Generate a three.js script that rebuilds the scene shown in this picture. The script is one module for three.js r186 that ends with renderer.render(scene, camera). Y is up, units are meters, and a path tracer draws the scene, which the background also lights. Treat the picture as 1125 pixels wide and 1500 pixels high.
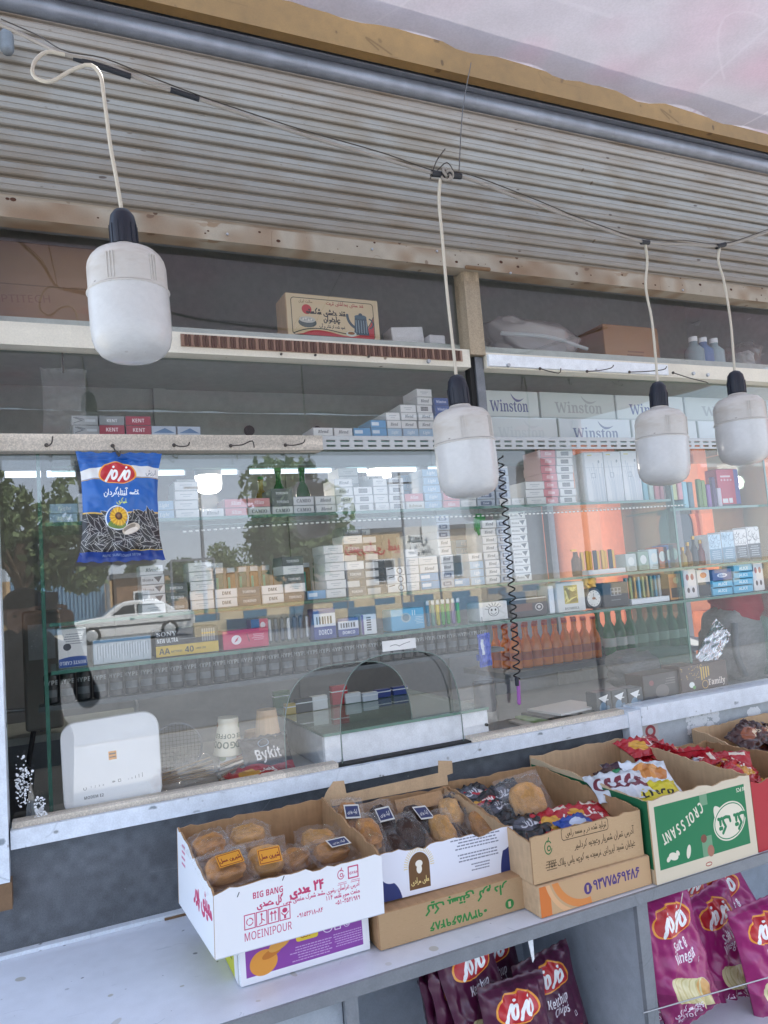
import * as THREE from 'three';
import { mergeGeometries, mergeVertices } from 'three/addons/utils/BufferGeometryUtils.js';
import { RoundedBoxGeometry } from 'three/addons/geometries/RoundedBoxGeometry.js';
import { ImprovedNoise } from 'three/addons/math/ImprovedNoise.js';
import { MarchingCubes } from 'three/addons/objects/MarchingCubes.js';

// ---------- camera, sky, sun, exposure ----------
const scene = new THREE.Scene();
const FOCAL = 1100, EYE = 1.5, DIST = 1.75, YAW = 24.4, PITCH = 5.1, ROLL = 4.57, DEG = Math.PI / 180;
const camera = new THREE.PerspectiveCamera(2 * Math.atan(750 / FOCAL) / DEG, 0.75, 0.02, 400);
camera.position.set(0, EYE, DIST);
camera.rotation.order = 'YXZ';
camera.rotation.set(PITCH * DEG, -YAW * DEG, -ROLL * DEG);
camera.updateMatrixWorld();

const SUN = new THREE.Vector3(3.2, 8.5, -5).normalize();
{
  const w = 256, h = 128, d = new Float32Array(w * h * 4), v = new THREE.Vector3();
  for (let j = 0; j < h; j++) for (let i = 0; i < w; i++) {
    const el = ((j + 0.5) / h - 0.5) * Math.PI, az = ((i + 0.5) / w - 0.5) * 2 * Math.PI, k = (j * w + i) * 4;
    v.set(Math.cos(el) * Math.cos(az), Math.sin(el), Math.cos(el) * Math.sin(az));
    const up = Math.max(0, Math.sin(el)), t = Math.pow(1 - up, 3), s = Math.pow(Math.max(0, v.dot(SUN)), 6) * 0.35;
    d[k] = 0.42 + 0.40 * t + s; d[k + 1] = 0.58 + 0.34 * t + s; d[k + 2] = 0.86 + 0.18 * t + s; d[k + 3] = 1;
  }
  const t = new THREE.DataTexture(d, w, h, THREE.RGBAFormat, THREE.FloatType);
  t.mapping = THREE.EquirectangularReflectionMapping; t.magFilter = THREE.LinearFilter; t.needsUpdate = true;
  scene.background = t; scene.environment = t;
}
const sun = new THREE.DirectionalLight(new THREE.Color(1, 0.95, 0.86), 4.2);
sun.position.copy(SUN).multiplyScalar(60); sun.castShadow = true; sun.shadow.mapSize.set(2048, 2048); sun.shadow.radius = 2;
Object.assign(sun.shadow.camera, { left: -60, right: 60, top: 60, bottom: -60, near: 1, far: 160 });
scene.add(sun, sun.target);
const renderer = new THREE.WebGLRenderer({ antialias: true });
renderer.toneMapping = THREE.LinearToneMapping; renderer.toneMappingExposure = 2.65; renderer.shadowMap.enabled = true;

// ---------- helpers ----------
const V3 = (x, y, z) => new THREE.Vector3(x, y, z);
const ray = (px, py) => V3((px - 562.5) / FOCAL, -(py - 750) / FOCAL, -1).applyQuaternion(camera.quaternion);
const at = (px, py, z) => { const d = ray(px, py), t = (z - DIST) / d.z; return camera.position.clone().addScaledVector(d, t); };      // a photo pixel on the plane z
const atY = (px, py, y) => { const d = ray(px, py), t = (y - EYE) / d.y; return camera.position.clone().addScaledVector(d, t); };      // a photo pixel on a level
const xAt = (px, y, z) => { let py = 750; for (let i = 0; i < 6; i++) { const p = at(px, py, z); py += (p.y - y) * FOCAL / 2.2; } return at(px, py, z).x; };
let seedN = 7;
const rng = (s) => () => { s |= 0; s = (s + 0x6D2B79F5) | 0; let t = Math.imul(s ^ (s >>> 15), 1 | s); t = (t + Math.imul(t ^ (t >>> 7), 61 | t)) ^ t; return ((t ^ (t >>> 14)) >>> 0) / 4294967296; };
const R = rng(12345);
const noise = new ImprovedNoise();
const N = (x, y, z = 0.37) => noise.noise(x, y, z);
const used = {};
const numbered = (n) => { const k = used[n] = (used[n] ?? -1) + 1; return k ? n + '_' + String(k).padStart(3, '0') : n; };
const shade = (o) => { o.castShadow = true; o.receiveShadow = true; return o; };
function tag(o, label, category, group) { o.userData.label = label; o.userData.category = category; if (group) o.userData.group = group; return o; }
function thing(name, label, category, pos = [0, 0, 0], group) {
  const o = new THREE.Group(); o.name = numbered(name); o.position.set(...(pos.isVector3 ? pos.toArray() : pos)); scene.add(o); return tag(o, label, category, group);
}
function part(parent, name, geo, mat, pos, rot) {
  const m = shade(new THREE.Mesh(geo, mat)); m.name = name;
  if (pos) m.position.set(...(pos.isVector3 ? pos.toArray() : pos));
  if (rot) m.rotation.set(...rot);
  parent.add(m); return m;
}
function solo(name, geo, mat, label, category, pos, rot, group) { const m = part(scene, numbered(name), geo, mat, pos, rot); return tag(m, label, category, group); }
function struct(name, geo, mat, pos, rot) { const m = part(scene, name, geo, mat, pos, rot); m.userData.kind = 'structure'; return m; }
const box = (w, h, d) => new THREE.BoxGeometry(w, h, d);
// metric uv from the face's main direction, so that a texture keeps its real size
function muv(g, s = 1, ou = 0, ov = 0) {
  g = g.index ? g.toNonIndexed() : g; g.computeVertexNormals === undefined; const p = g.attributes.position, n = g.attributes.normal, uv = new Float32Array(p.count * 2);
  for (let i = 0; i < p.count; i++) {
    const ax = Math.abs(n.getX(i)), ay = Math.abs(n.getY(i)), az = Math.abs(n.getZ(i));
    const [u, v] = az >= ax && az >= ay ? [p.getX(i), p.getY(i)] : ay >= ax ? [p.getX(i), p.getZ(i)] : [p.getZ(i), p.getY(i)];
    uv[2 * i] = u * s + ou; uv[2 * i + 1] = v * s + ov;
  }
  g.setAttribute('uv', new THREE.BufferAttribute(uv, 2)); return g;
}
const mbox = (w, h, d, s, ou, ov) => muv(box(w, h, d), s, ou, ov);
// box between two corners: returns geometry and centre
function span(parent, name, x0, x1, y0, y1, z0, z1, mat, s = 1) {
  const r = R(); return part(parent, name, mbox(x1 - x0, y1 - y0, z1 - z0, s, r * 3, r * 7), mat, [(x0 + x1) / 2, (y0 + y1) / 2, (z0 + z1) / 2]);
}
const tube = (pts, r, seg = 24, rs = 6) => new THREE.TubeGeometry(new THREE.CatmullRomCurve3(pts.map((p) => (p.isVector3 ? p : V3(...p)))), seg, r, rs, false);
const lathe = (pts, seg = 24) => new THREE.LatheGeometry(pts.map(([x, y]) => new THREE.Vector2(x, y)), seg);
function group0(g) { g.clearGroups(); return g; }

// ---------- textures ----------
function canvasTex(w, h, draw) {
  const c = document.createElement('canvas'); c.width = w; c.height = h; const g = c.getContext('2d'); draw(g, w, h);
  const t = new THREE.CanvasTexture(c); t.colorSpace = THREE.SRGBColorSpace; t.wrapS = t.wrapT = THREE.RepeatWrapping; t.anisotropy = 8; return t;
}
// tiling value noise
function tileNoise(seed, n) {
  const r = rng(seed), a = Array.from({ length: n * n }, () => r());
  return (u, v) => { u = ((u % 1) + 1) % 1 * n; v = ((v % 1) + 1) % 1 * n; const i = u | 0, j = v | 0, f = u - i, k = v - j, s = f * f * (3 - 2 * f), t = k * k * (3 - 2 * k), q = (x, y) => a[(y % n) * n + (x % n)];
    return (q(i, j) * (1 - s) + q(i + 1, j) * s) * (1 - t) + (q(i, j + 1) * (1 - s) + q(i + 1, j + 1) * s) * t; };
}
// a weathered surface: base colour, blotches, grain stretched by (gu, gv), then marks drawn on top
function surface(seed, base, { size = 512, blotch = 0.1, grain = 0.06, gu = 64, gv = 64, tint = [0.9, 0.85, 0.75], marks, tintAmount = 0 } = {}) {
  const c = new THREE.Color(base), b = [c.r, c.g, c.b].map((x) => (x <= 0.0031308 ? 12.92 * x : 1.055 * Math.pow(x, 1 / 2.4) - 0.055) * 255);
  return canvasTex(size, size, (g, w, h) => {
    const n1 = tileNoise(seed, 4), n2 = tileNoise(seed + 1, 11), n3 = tileNoise(seed + 2, 64), n4 = tileNoise(seed + 3, 27), im = g.createImageData(w, h), r = rng(seed);
    for (let j = 0; j < h; j++) for (let i = 0; i < w; i++) {
      const u = i / w, v = j / h, f = 1 + blotch * ((n1(u, v) + n2(u, v) * 0.7 + n4(u, v) * 0.4) / 2.1 - 0.5) * 2 + grain * ((n3(u * gu / 64, v * gv / 64) + r()) - 1);
      const t = tintAmount * Math.max(0, n2(u + 0.3, v + 0.1) * 0.6 + n4(u, v) * 0.6 - 0.55) * 2;
      for (let k = 0; k < 3; k++) im.data[(j * w + i) * 4 + k] = Math.max(0, Math.min(255, b[k] * f * (1 - t * (1 - tint[k]))));
      im.data[(j * w + i) * 4 + 3] = 255;
    }
    g.putImageData(im, 0, 0); if (marks) marks(g, w, h, r);
  });
}
const specks = (n, col, s0, s1) => (g, w, h, r) => { for (let i = 0; i < n; i++) { g.fillStyle = col; g.globalAlpha = 0.25 + 0.6 * r(); g.beginPath(); const x = r() * w, y = r() * h, s = s0 + (s1 - s0) * Math.pow(r(), 3); g.ellipse(x, y, s, s * (0.4 + 0.6 * r()), r() * 3, 0, 7); g.fill(); } g.globalAlpha = 1; };
const scratches = (n, col, len, wd = 1) => (g, w, h, r) => { g.strokeStyle = col; for (let i = 0; i < n; i++) { g.globalAlpha = 0.2 + 0.5 * r(); g.lineWidth = wd * (0.4 + r()); g.beginPath(); const x = r() * w, y = r() * h, a = r() * 6.3; g.moveTo(x, y); g.quadraticCurveTo(x + Math.cos(a) * len * r(), y + Math.sin(a) * len * r(), x + Math.cos(a + 0.4) * len * r(), y + Math.sin(a + 0.4) * len * r()); g.stroke(); } g.globalAlpha = 1; };
const chips = (n, col, size) => (g, w, h, r) => { for (let i = 0; i < n; i++) { g.fillStyle = col; g.globalAlpha = 0.5 + 0.5 * r(); const x = r() * w, y = r() * h, s = size * (0.3 + r() * r() * 2); g.beginPath(); for (let k = 0; k < 9; k++) { const a = k / 9 * 6.28, q = s * (0.4 + 0.8 * r()); g[k ? 'lineTo' : 'moveTo'](x + Math.cos(a) * q * 1.7, y + Math.sin(a) * q * 0.6); } g.fill(); } g.globalAlpha = 1; };
const all = (...f) => (...a) => f.forEach((k) => k(...a));
const std = (o) => new THREE.MeshStandardMaterial(o);
const phys = (o) => new THREE.MeshPhysicalMaterial(o);
const flat = (color, roughness = 0.6, metalness = 0) => std({ color, roughness, metalness });
const print = (w, h, draw, rough = 0.55, extra = {}) => phys({ map: canvasTex(w, h, draw), roughness: rough, ...extra });

// ---------- Persian lettering as pen strokes (x runs leftwards from the right edge) ----------
const FA = {
  tooth: { w: .32, s: [[0, 0, .13, .03, .16, .36, .19, .03, .32, 0]] }, boat: { w: .82, s: [[0, .26, .04, .03, .3, -.05, .56, -.03, .74, .08, .76, .32]] }, bowl: { w: .6, s: [[.02, .22, .03, -.1, .18, -.3, .38, -.3, .52, -.08, .52, .22]] },
  hm: { w: .5, s: [[.02, .36, .2, .42, .46, .16, .5, 0], [0, 0, .5, 0]] }, hf: { w: .58, s: [[0, .3, .22, .38, .5, .26, .26, .1, .12, -.16, .24, -.4, .56, -.42]] },
  dal: { w: .38, s: [[.2, .44, .06, .22, .07, .04, .32, 0]] }, re: { w: .34, s: [[.03, .2, .08, 0, .2, -.2, .42, -.3]] }, vav: { w: .42, c: [[.17, .14, .11]], s: [[.06, .12, .1, -.1, .24, -.26, .42, -.3]] },
  sm: { w: .66, s: [[0, 0, .08, .02, .1, .28, .14, 0, .28, 0, .3, .26, .34, 0, .48, 0, .5, .26, .54, 0, .66, 0]] }, sf: { w: 1, s: [[0, .26, .06, 0, .2, 0, .22, .24, .26, 0, .4, 0, .44, .1, .42, -.15, .58, -.34, .8, -.32, .92, -.06, .92, .16]] },
  xm: { w: .62, s: [[0, 0, .12, .26, .34, .32, .43, .12, .36, 0, 0, 0], [.42, .02, .45, .24, .48, 0, .62, 0]] }, tm: { w: .5, s: [[0, 0, .12, .26, .34, .32, .43, .12, .36, 0, 0, 0, .5, 0], [.1, .92, .1, .05]] },
  em: { w: .44, s: [[0, 0, .2, .02, .32, .3, .1, .32, .2, .06, .44, 0]] }, ef: { w: .52, s: [[.3, .38, .1, .34, .12, .16, .34, .15, .1, 0, .06, -.25, .25, -.44, .5, -.4]] },
  fm: { w: .38, c: [[.17, .2, .11]], s: [[0, 0, .38, 0]] }, ff: { w: .84, c: [[.15, .24, .11]], s: [[.04, .22, .1, .03, .4, -.04, .74, .04, .78, .28]] }, qf: { w: .6, c: [[.13, .2, .1]], s: [[.03, .2, .04, -.1, .2, -.3, .4, -.28, .54, -.05, .53, .2]] },
  km: { w: .46, s: [[0, .9, .28, .56, .18, .26, .24, .02, .46, 0]] }, kf: { w: .84, s: [[0, .9, .3, .56, .12, .22, .1, .03, .4, -.03, .72, .03, .78, .28]] },
  lm: { w: .32, s: [[0, 0, .13, .03, .16, .92, .19, .03, .32, 0]] }, lf: { w: .52, s: [[.05, .92, .06, 0, .1, -.24, .28, -.3, .45, -.14, .46, .12]] }, mm: { w: .34, c: [[.15, .07, .1]], s: [[0, 0, .34, 0]] }, mf: { w: .36, c: [[.13, .06, .1]], s: [[.2, .02, .29, -.1, .29, -.46]] },
  om: { w: .4, c: [[.2, .15, .12]], s: [[0, 0, .4, 0]] }, of: { w: .36, c: [[.17, .15, .13]] }, yf: { w: .76, s: [[.1, .24, .28, .22, .3, .06, .1, -.04, .06, -.25, .35, -.36, .64, -.25, .7, 0]] }, al: { w: .22, s: [[.11, .9, .11, 0]] },
};
const UP1 = [[.16, .62]], UP2 = [[.1, .6], [.24, .6]], UP3 = [[.08, .58], [.24, .58], [.16, .74]], DN1 = [[.16, -.26]], DN2 = [[.1, -.24], [.24, -.24]], DN3 = [[.08, -.22], [.24, -.22], [.16, -.36]];
const sh = (d, x, y = 0) => d.map(([a, b]) => [a + x, b + y]);
const FL = { ب: ['tooth', 'boat', DN1, sh(DN1, .22)], پ: ['tooth', 'boat', DN3, sh(DN3, .22)], ت: ['tooth', 'boat', UP2, sh(UP2, .2, -.12)], ث: ['tooth', 'boat', UP3, sh(UP3, .2, -.12)], ن: ['tooth', 'bowl', UP1, sh(UP1, .1, -.25)], ی: ['tooth', 'yf', DN2, []],
  ج: ['hm', 'hf', sh(DN1, .08), sh(DN1, .2, .1)], چ: ['hm', 'hf', sh(DN3, .08), sh(DN3, .2, .14)], ح: ['hm', 'hf', [], []], خ: ['hm', 'hf', sh(UP1, .08), sh(UP1, .08)], د: ['', 'dal'], ذ: ['', 'dal', , UP1], ر: ['', 're'], ز: ['', 're', , sh(UP1, 0, -.16)], ژ: ['', 're', , sh(UP3, 0, -.14)],
  س: ['sm', 'sf', [], []], ش: ['sm', 'sf', sh(UP3, .16), sh(UP3, .1)], ص: ['xm', 'xm', [], []], ض: ['xm', 'xm', sh(UP1, .1), sh(UP1, .1)], ط: ['tm', 'tm', [], []], ظ: ['tm', 'tm', UP1, UP1], ع: ['em', 'ef', [], []], غ: ['em', 'ef', UP1, UP1], ف: ['fm', 'ff', UP1, UP1], ق: ['fm', 'qf', UP2, UP2],
  ک: ['km', 'kf', [], []], گ: ['km', 'kf', [], []], ل: ['lm', 'lf', [], []], م: ['mm', 'mf', [], []], و: ['', 'vav'], ه: ['om', 'of', [], []], ا: ['', 'al'], آ: ['', 'al'] };
const FD = { '۰': { c: [[.25, .3, .09]], s: [] }, '۱': { s: [[.18, .8, .26, .5, .28, 0]] }, '۲': { s: [[.1, .8, .2, .4, .2, 0], [.14, .72, .25, .58, .42, .62, .44, .8]] }, '۳': { s: [[.06, .8, .18, .4, .18, 0], [.1, .74, .18, .6, .28, .62, .28, .78, .29, .62, .4, .6, .47, .8]] }, '۴': { s: [[.12, .8, .22, .4, .22, 0], [.46, .78, .24, .68, .24, .48, .46, .46]] },
  '۵': { s: [[.25, .8, .05, .3, .08, .06, .2, .04, .25, .2, .3, .04, .42, .06, .45, .3, .25, .8]] }, '۶': { s: [[.42, .76, .2, .8, .12, .62, .4, .52, .2, .3, .1, 0]] }, '۷': { s: [[.05, .8, .25, 0, .45, .8]] }, '۸': { s: [[.05, 0, .25, .8, .45, 0]] }, '۹': { c: [[.24, .62, .15]], s: [[.39, .62, .4, .3, .42, 0]] } };
function faLayout(text) {
  const out = []; let x = 0;
  for (const run of text.match(/[۰-۹\-]+|[^۰-۹\-]+/g) || []) {
    if (/[۰-۹]/.test(run)) { const n = run.length; [...run].forEach((ch, i) => out.push({ d: FD[ch], x: x + (n - i) * .54, dir: -1, dash: ch === '-' })); x += n * .54 + .1; continue; }
    const cs = [...run];
    cs.forEach((ch, i) => {
      if (!FL[ch]) { x += .3; return; }
      const [m, f, dm, df] = FL[ch], nextJoin = FL[cs[i + 1]] && m, form = FA[nextJoin ? m : f];
      out.push({ d: form, x, dir: 1, dots: (nextJoin ? dm : df) || [], extra: ch }); x += form.w + (nextJoin ? 0 : .06);
    });
  }
  return [out, x];
}
function fa(g, text, x, y, size, { w = .12, align = 'right', col } = {}) {
  const [gl, width] = faLayout(text), x0 = align === 'center' ? x + width * size / 2 : align === 'left' ? x + width * size : x;
  if (col) g.fillStyle = g.strokeStyle = col;
  g.lineWidth = w * size; g.lineCap = g.lineJoin = 'round';
  for (const { d, x: gx, dir, dots = [], extra, dash } of gl) {
    const X = (u) => x0 - (gx + (dir > 0 ? u : -u)) * size, Y = (v) => y - v * size;
    if (dash) { g.beginPath(); g.moveTo(X(.1), Y(.3)); g.lineTo(X(.4), Y(.3)); g.stroke(); continue; }
    if (!d) continue;
    for (const s of d.s || []) { g.beginPath(); for (let i = 0; i < s.length; i += 2) g[i ? 'lineTo' : 'moveTo'](X(s[i]), Y(s[i + 1])); g.stroke(); }
    for (const [a, b, r] of d.c || []) { g.beginPath(); g.arc(X(a), Y(b), r * size, 0, 7); g.stroke(); }
    for (const [a, b] of dots) { g.beginPath(); g.arc(X(a), Y(b), w * .62 * size, 0, 7); g.fill(); }
    if (extra === 'گ') { g.beginPath(); g.moveTo(X(-.06), Y(1.08)); g.lineTo(X(.2), Y(.8)); g.stroke(); }
    if (extra === 'آ') { g.beginPath(); g.moveTo(X(-.06), Y(1.02)); g.lineTo(X(.08), Y(1.1)); g.lineTo(X(.28), Y(1.06)); g.stroke(); }
  }
  return width * size;
}
function latin(g, text, x, y, font, col, align = 'left', squeeze = 1) { g.save(); g.translate(x, y); g.scale(squeeze, 1); g.font = font; g.textAlign = align; if (col) g.fillStyle = col; g.fillText(text, 0, 0); g.restore(); }
const oval = (g, x, y, rx, ry, col, rot = 0) => { g.fillStyle = col; g.beginPath(); g.ellipse(x, y, rx, ry, rot, 0, 7); g.fill(); };
// the red badge with two white hooks on every snack bag
function badge(g, x, y, s) {
  const shape = (k, col) => { g.fillStyle = col; g.beginPath(); g.moveTo(x - 1.05 * s * k, y + .1 * s * k); g.bezierCurveTo(x - 1.05 * s * k, y - .45 * s * k, x - .5 * s * k, y - .7 * s * k, x, y - .68 * s * k); g.bezierCurveTo(x + .6 * s * k, y - .66 * s * k, x + 1.08 * s * k, y - .25 * s * k, x + 1.04 * s * k, y + .12 * s * k); g.bezierCurveTo(x + .9 * s * k, y + .62 * s * k, x - .9 * s * k, y + .66 * s * k, x - 1.05 * s * k, y + .1 * s * k); g.fill(); };
  shape(1.1, '#f6a43a'); shape(1, '#c2202c');
  g.strokeStyle = g.fillStyle = '#fff'; g.lineWidth = s * .15; g.lineCap = g.lineJoin = 'round';
  for (const o of [-.36, .4]) {
    g.beginPath(); g.moveTo(x + (o + .02) * s, y - .22 * s); g.lineTo(x + (o - .36) * s, y + .38 * s); g.stroke();
    g.beginPath(); g.ellipse(x + (o + .16) * s, y + .05 * s, .13 * s, .25 * s, .35, 0, 7); g.stroke();
    g.beginPath(); g.arc(x + (o + .12) * s, y - .42 * s, .07 * s, 0, 7); g.fill();
  }
}
const fakeText = (g, x, y, w, lh, n, col, seed = 3) => { const r = rng(seed); g.fillStyle = col; for (let i = 0; i < n; i++) { let u = x + w - w * (1 - .25 * r()) ; while (u < x + w) { const k = w * (.03 + .07 * r()); g.globalAlpha = .75; g.fillRect(u, y + i * lh, k, lh * .4); u += k + w * .015; } } g.globalAlpha = 1; };
// ---------- materials ----------
const M = {
  sill: std({ map: surface(11, '#dfe6ee', { blotch: .07, marks: all(chips(60, '#8b949b', 5), specks(160, '#5c5c58', .5, 2.5), scratches(50, '#7d868e', 60)) }), roughness: .45 }),
  white: std({ map: surface(12, '#e9ecef', { blotch: .04, marks: all(specks(60, '#777', .5, 3), scratches(14, '#999', 50)) }), roughness: .5 }),
  board: std({ map: surface(13, '#e3dccb', { blotch: .06, grain: .05, gu: 4, gv: 64, marks: all(specks(60, '#5a4632', .5, 3)) }), roughness: .6 }),
  wood: std({ map: surface(14, '#cbc1b2', { blotch: .1, grain: .22, gu: 3, gv: 64, marks: all(specks(40, '#4a2f22', .6, 4)) }), roughness: .75 }),
  woodV: std({ map: surface(15, '#a8977f', { blotch: .1, grain: .16, gu: 64, gv: 3, marks: specks(26, '#4a2f22', .6, 3) }), roughness: .8 }),
  slat: std({ map: surface(16, '#91897e', { size: 1024, blotch: .05, grain: .04, tint: [.72, .6, .45], tintAmount: .35, marks: all(specks(260, '#5d4a38', .6, 5), scratches(60, '#8d7a63', 40), specks(14, '#3c2a1e', 3, 9)) }), roughness: .5, metalness: .1 }),
  lintel: std({ map: surface(17, '#a79a87', { size: 1024, blotch: .09, grain: .05, tint: [.7, .55, .42], tintAmount: .7, marks: all(specks(200, '#4f3524', .8, 8), chips(30, '#8c7257', 10), specks(22, '#3f2416', 5, 16), scratches(70, '#6b5440', 60)) }), roughness: .6 }),
  galv: std({ map: surface(18, '#7c8085', { blotch: .13, grain: .1, gu: 20, gv: 64, marks: scratches(60, '#6c747c', 70) }), roughness: .45, metalness: .55 }),
  yellow: std({ map: surface(19, '#7d6034', { blotch: .12, marks: all(scratches(40, '#5a4018', 80, 2), specks(60, '#4a3413', .6, 6)) }), roughness: .7 }),
  darkPanel: std({ map: surface(20, '#5d6166', { size: 1024, blotch: .1, grain: .2, marks: all(specks(500, '#7b8085', .4, 1.6), scratches(60, '#43474b', 60), scratches(40, '#858a8f', 90), chips(14, '#4a4e52', 10), specks(40, '#b3b7ba', .5, 2.5)) }), roughness: .55 }),
  palePanel: std({ map: surface(21, '#b9bfc3', { blotch: .08, grain: .06, marks: all(specks(60, '#777', .5, 3), chips(26, '#e8eef2', 9)) }), roughness: .6 }),
  counter: std({ map: surface(22, '#d9dde6', { size: 1024, blotch: .045, grain: .025, marks: all(specks(130, '#5b5f68', .6, 4.5), specks(24, '#a9a598', 4, 16), scratches(70, '#9aa1ae', 40), chips(16, '#bfc5d0', 9)) }), roughness: .35 }),
  trim: std({ map: surface(23, '#82868b', { blotch: .06, marks: scratches(40, '#5b5e62', 60) }), roughness: .5 }),
  unit: std({ map: surface(24, '#aab1b9', { blotch: .05, marks: all(specks(50, '#4e5358', .6, 4), scratches(20, '#7c848c', 40)) }), roughness: .45 }),
  grey: std({ map: surface(25, '#868a8d', { blotch: .06, grain: .03 }), roughness: .6 }),
  greyDark: std({ map: surface(26, '#6f7376', { blotch: .08 }), roughness: .7 }),
  cab: std({ map: surface(27, '#a7ada6', { blotch: .05, marks: specks(20, '#444', .6, 2) }), roughness: .5 }),
  card: std({ map: surface(28, '#a98560', { blotch: .06, grain: .08, gu: 64, gv: 6, marks: all(scratches(40, '#8a6a49', 60), specks(40, '#6e5238', .5, 2)) }), roughness: .85 }),
  cardPale: std({ map: surface(29, '#c3a582', { blotch: .05, grain: .07, gu: 64, gv: 6, marks: scratches(30, '#9c7e5b', 50) }), roughness: .85 }),
  cardDark: std({ map: surface(30, '#7d6248', { blotch: .08, grain: .08 }), roughness: .85 }),
  steel: flat('#b8bcc0', .35, .8), blackPlastic: flat('#1c2230', .45), blackRubber: flat('#151515', .7), whitePlastic: phys({ color: '#e6e7e6', roughness: .35, clearcoat: .2 }),
  cord: flat('#cfc8b8', .6), wire: flat('#4a443e', .6), tape: flat('#2a2d33', .5),
  glass: phys({ color: '#ffffff', roughness: 0, transmission: 1, thickness: 0, ior: 1.8 }),
  shelfGlass: phys({ color: '#d3e6de', roughness: .02, transmission: .82, thickness: 0, ior: 1.5 }),
  glassEdge: phys({ color: '#3f7060', roughness: .15, clearcoat: 1 }),
  film: phys({ color: '#ffffff', roughness: .07, transmission: .97, thickness: 0, ior: 1.36 }),
  milky: phys({ color: '#e8ecec', roughness: .5, transmission: .75, thickness: 0, ior: 1.4 }),
  gold: flat('#c39a45', .3, .8), pewter: flat('#6d7177', .4, .6),
};
M.lampBody = std({ map: surface(31, '#cbc8c3', { size: 256, blotch: .03, grain: .02, tint: [.75, .68, .6], tintAmount: .2, marks: specks(26, '#77706a', .5, 2.2) }), roughness: .38 });
M.lampGlobe = std({ map: surface(32, '#cfd0d0', { size: 256, blotch: .045, grain: .02, marks: specks(16, '#8c8882', .5, 3) }), roughness: .2 });
M.tarp = phys({ map: surface(33, '#cac3ca', { size: 1024, blotch: .08, grain: .05, gu: 64, gv: 64, tint: [1, .82, .87], tintAmount: .5, marks: all(scratches(60, '#e6dfe4', 160, 3), scratches(40, '#b7a3b2', 120, 3), chips(40, '#d8a9b5', 22)) }), roughness: .95, transmission: .11, thickness: 0 });

// ---------- the setting: ground, road, kiosk ----------
struct('ground', muv(new THREE.PlaneGeometry(260, 260).rotateX(-Math.PI / 2), .25), std({ map: surface(40, '#b5a890', { size: 1024, blotch: .12, grain: .12, marks: specks(400, '#7d7260', .5, 3) }), roughness: .95 }));
struct('road', muv(new THREE.PlaneGeometry(240, 27).rotateX(-Math.PI / 2), .3), std({ map: surface(41, '#7b7b7a', { blotch: .1, grain: .15 }), roughness: .9 }), [0, .008, 20.5]);
struct('pavement', muv(new THREE.PlaneGeometry(60, 7).rotateX(-Math.PI / 2), .5), std({ map: surface(42, '#9d9b97', { blotch: .1, grain: .1, marks: specks(200, '#6d675c', .5, 3) }), roughness: .9 }), [2, .004, 3.45]);

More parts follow.
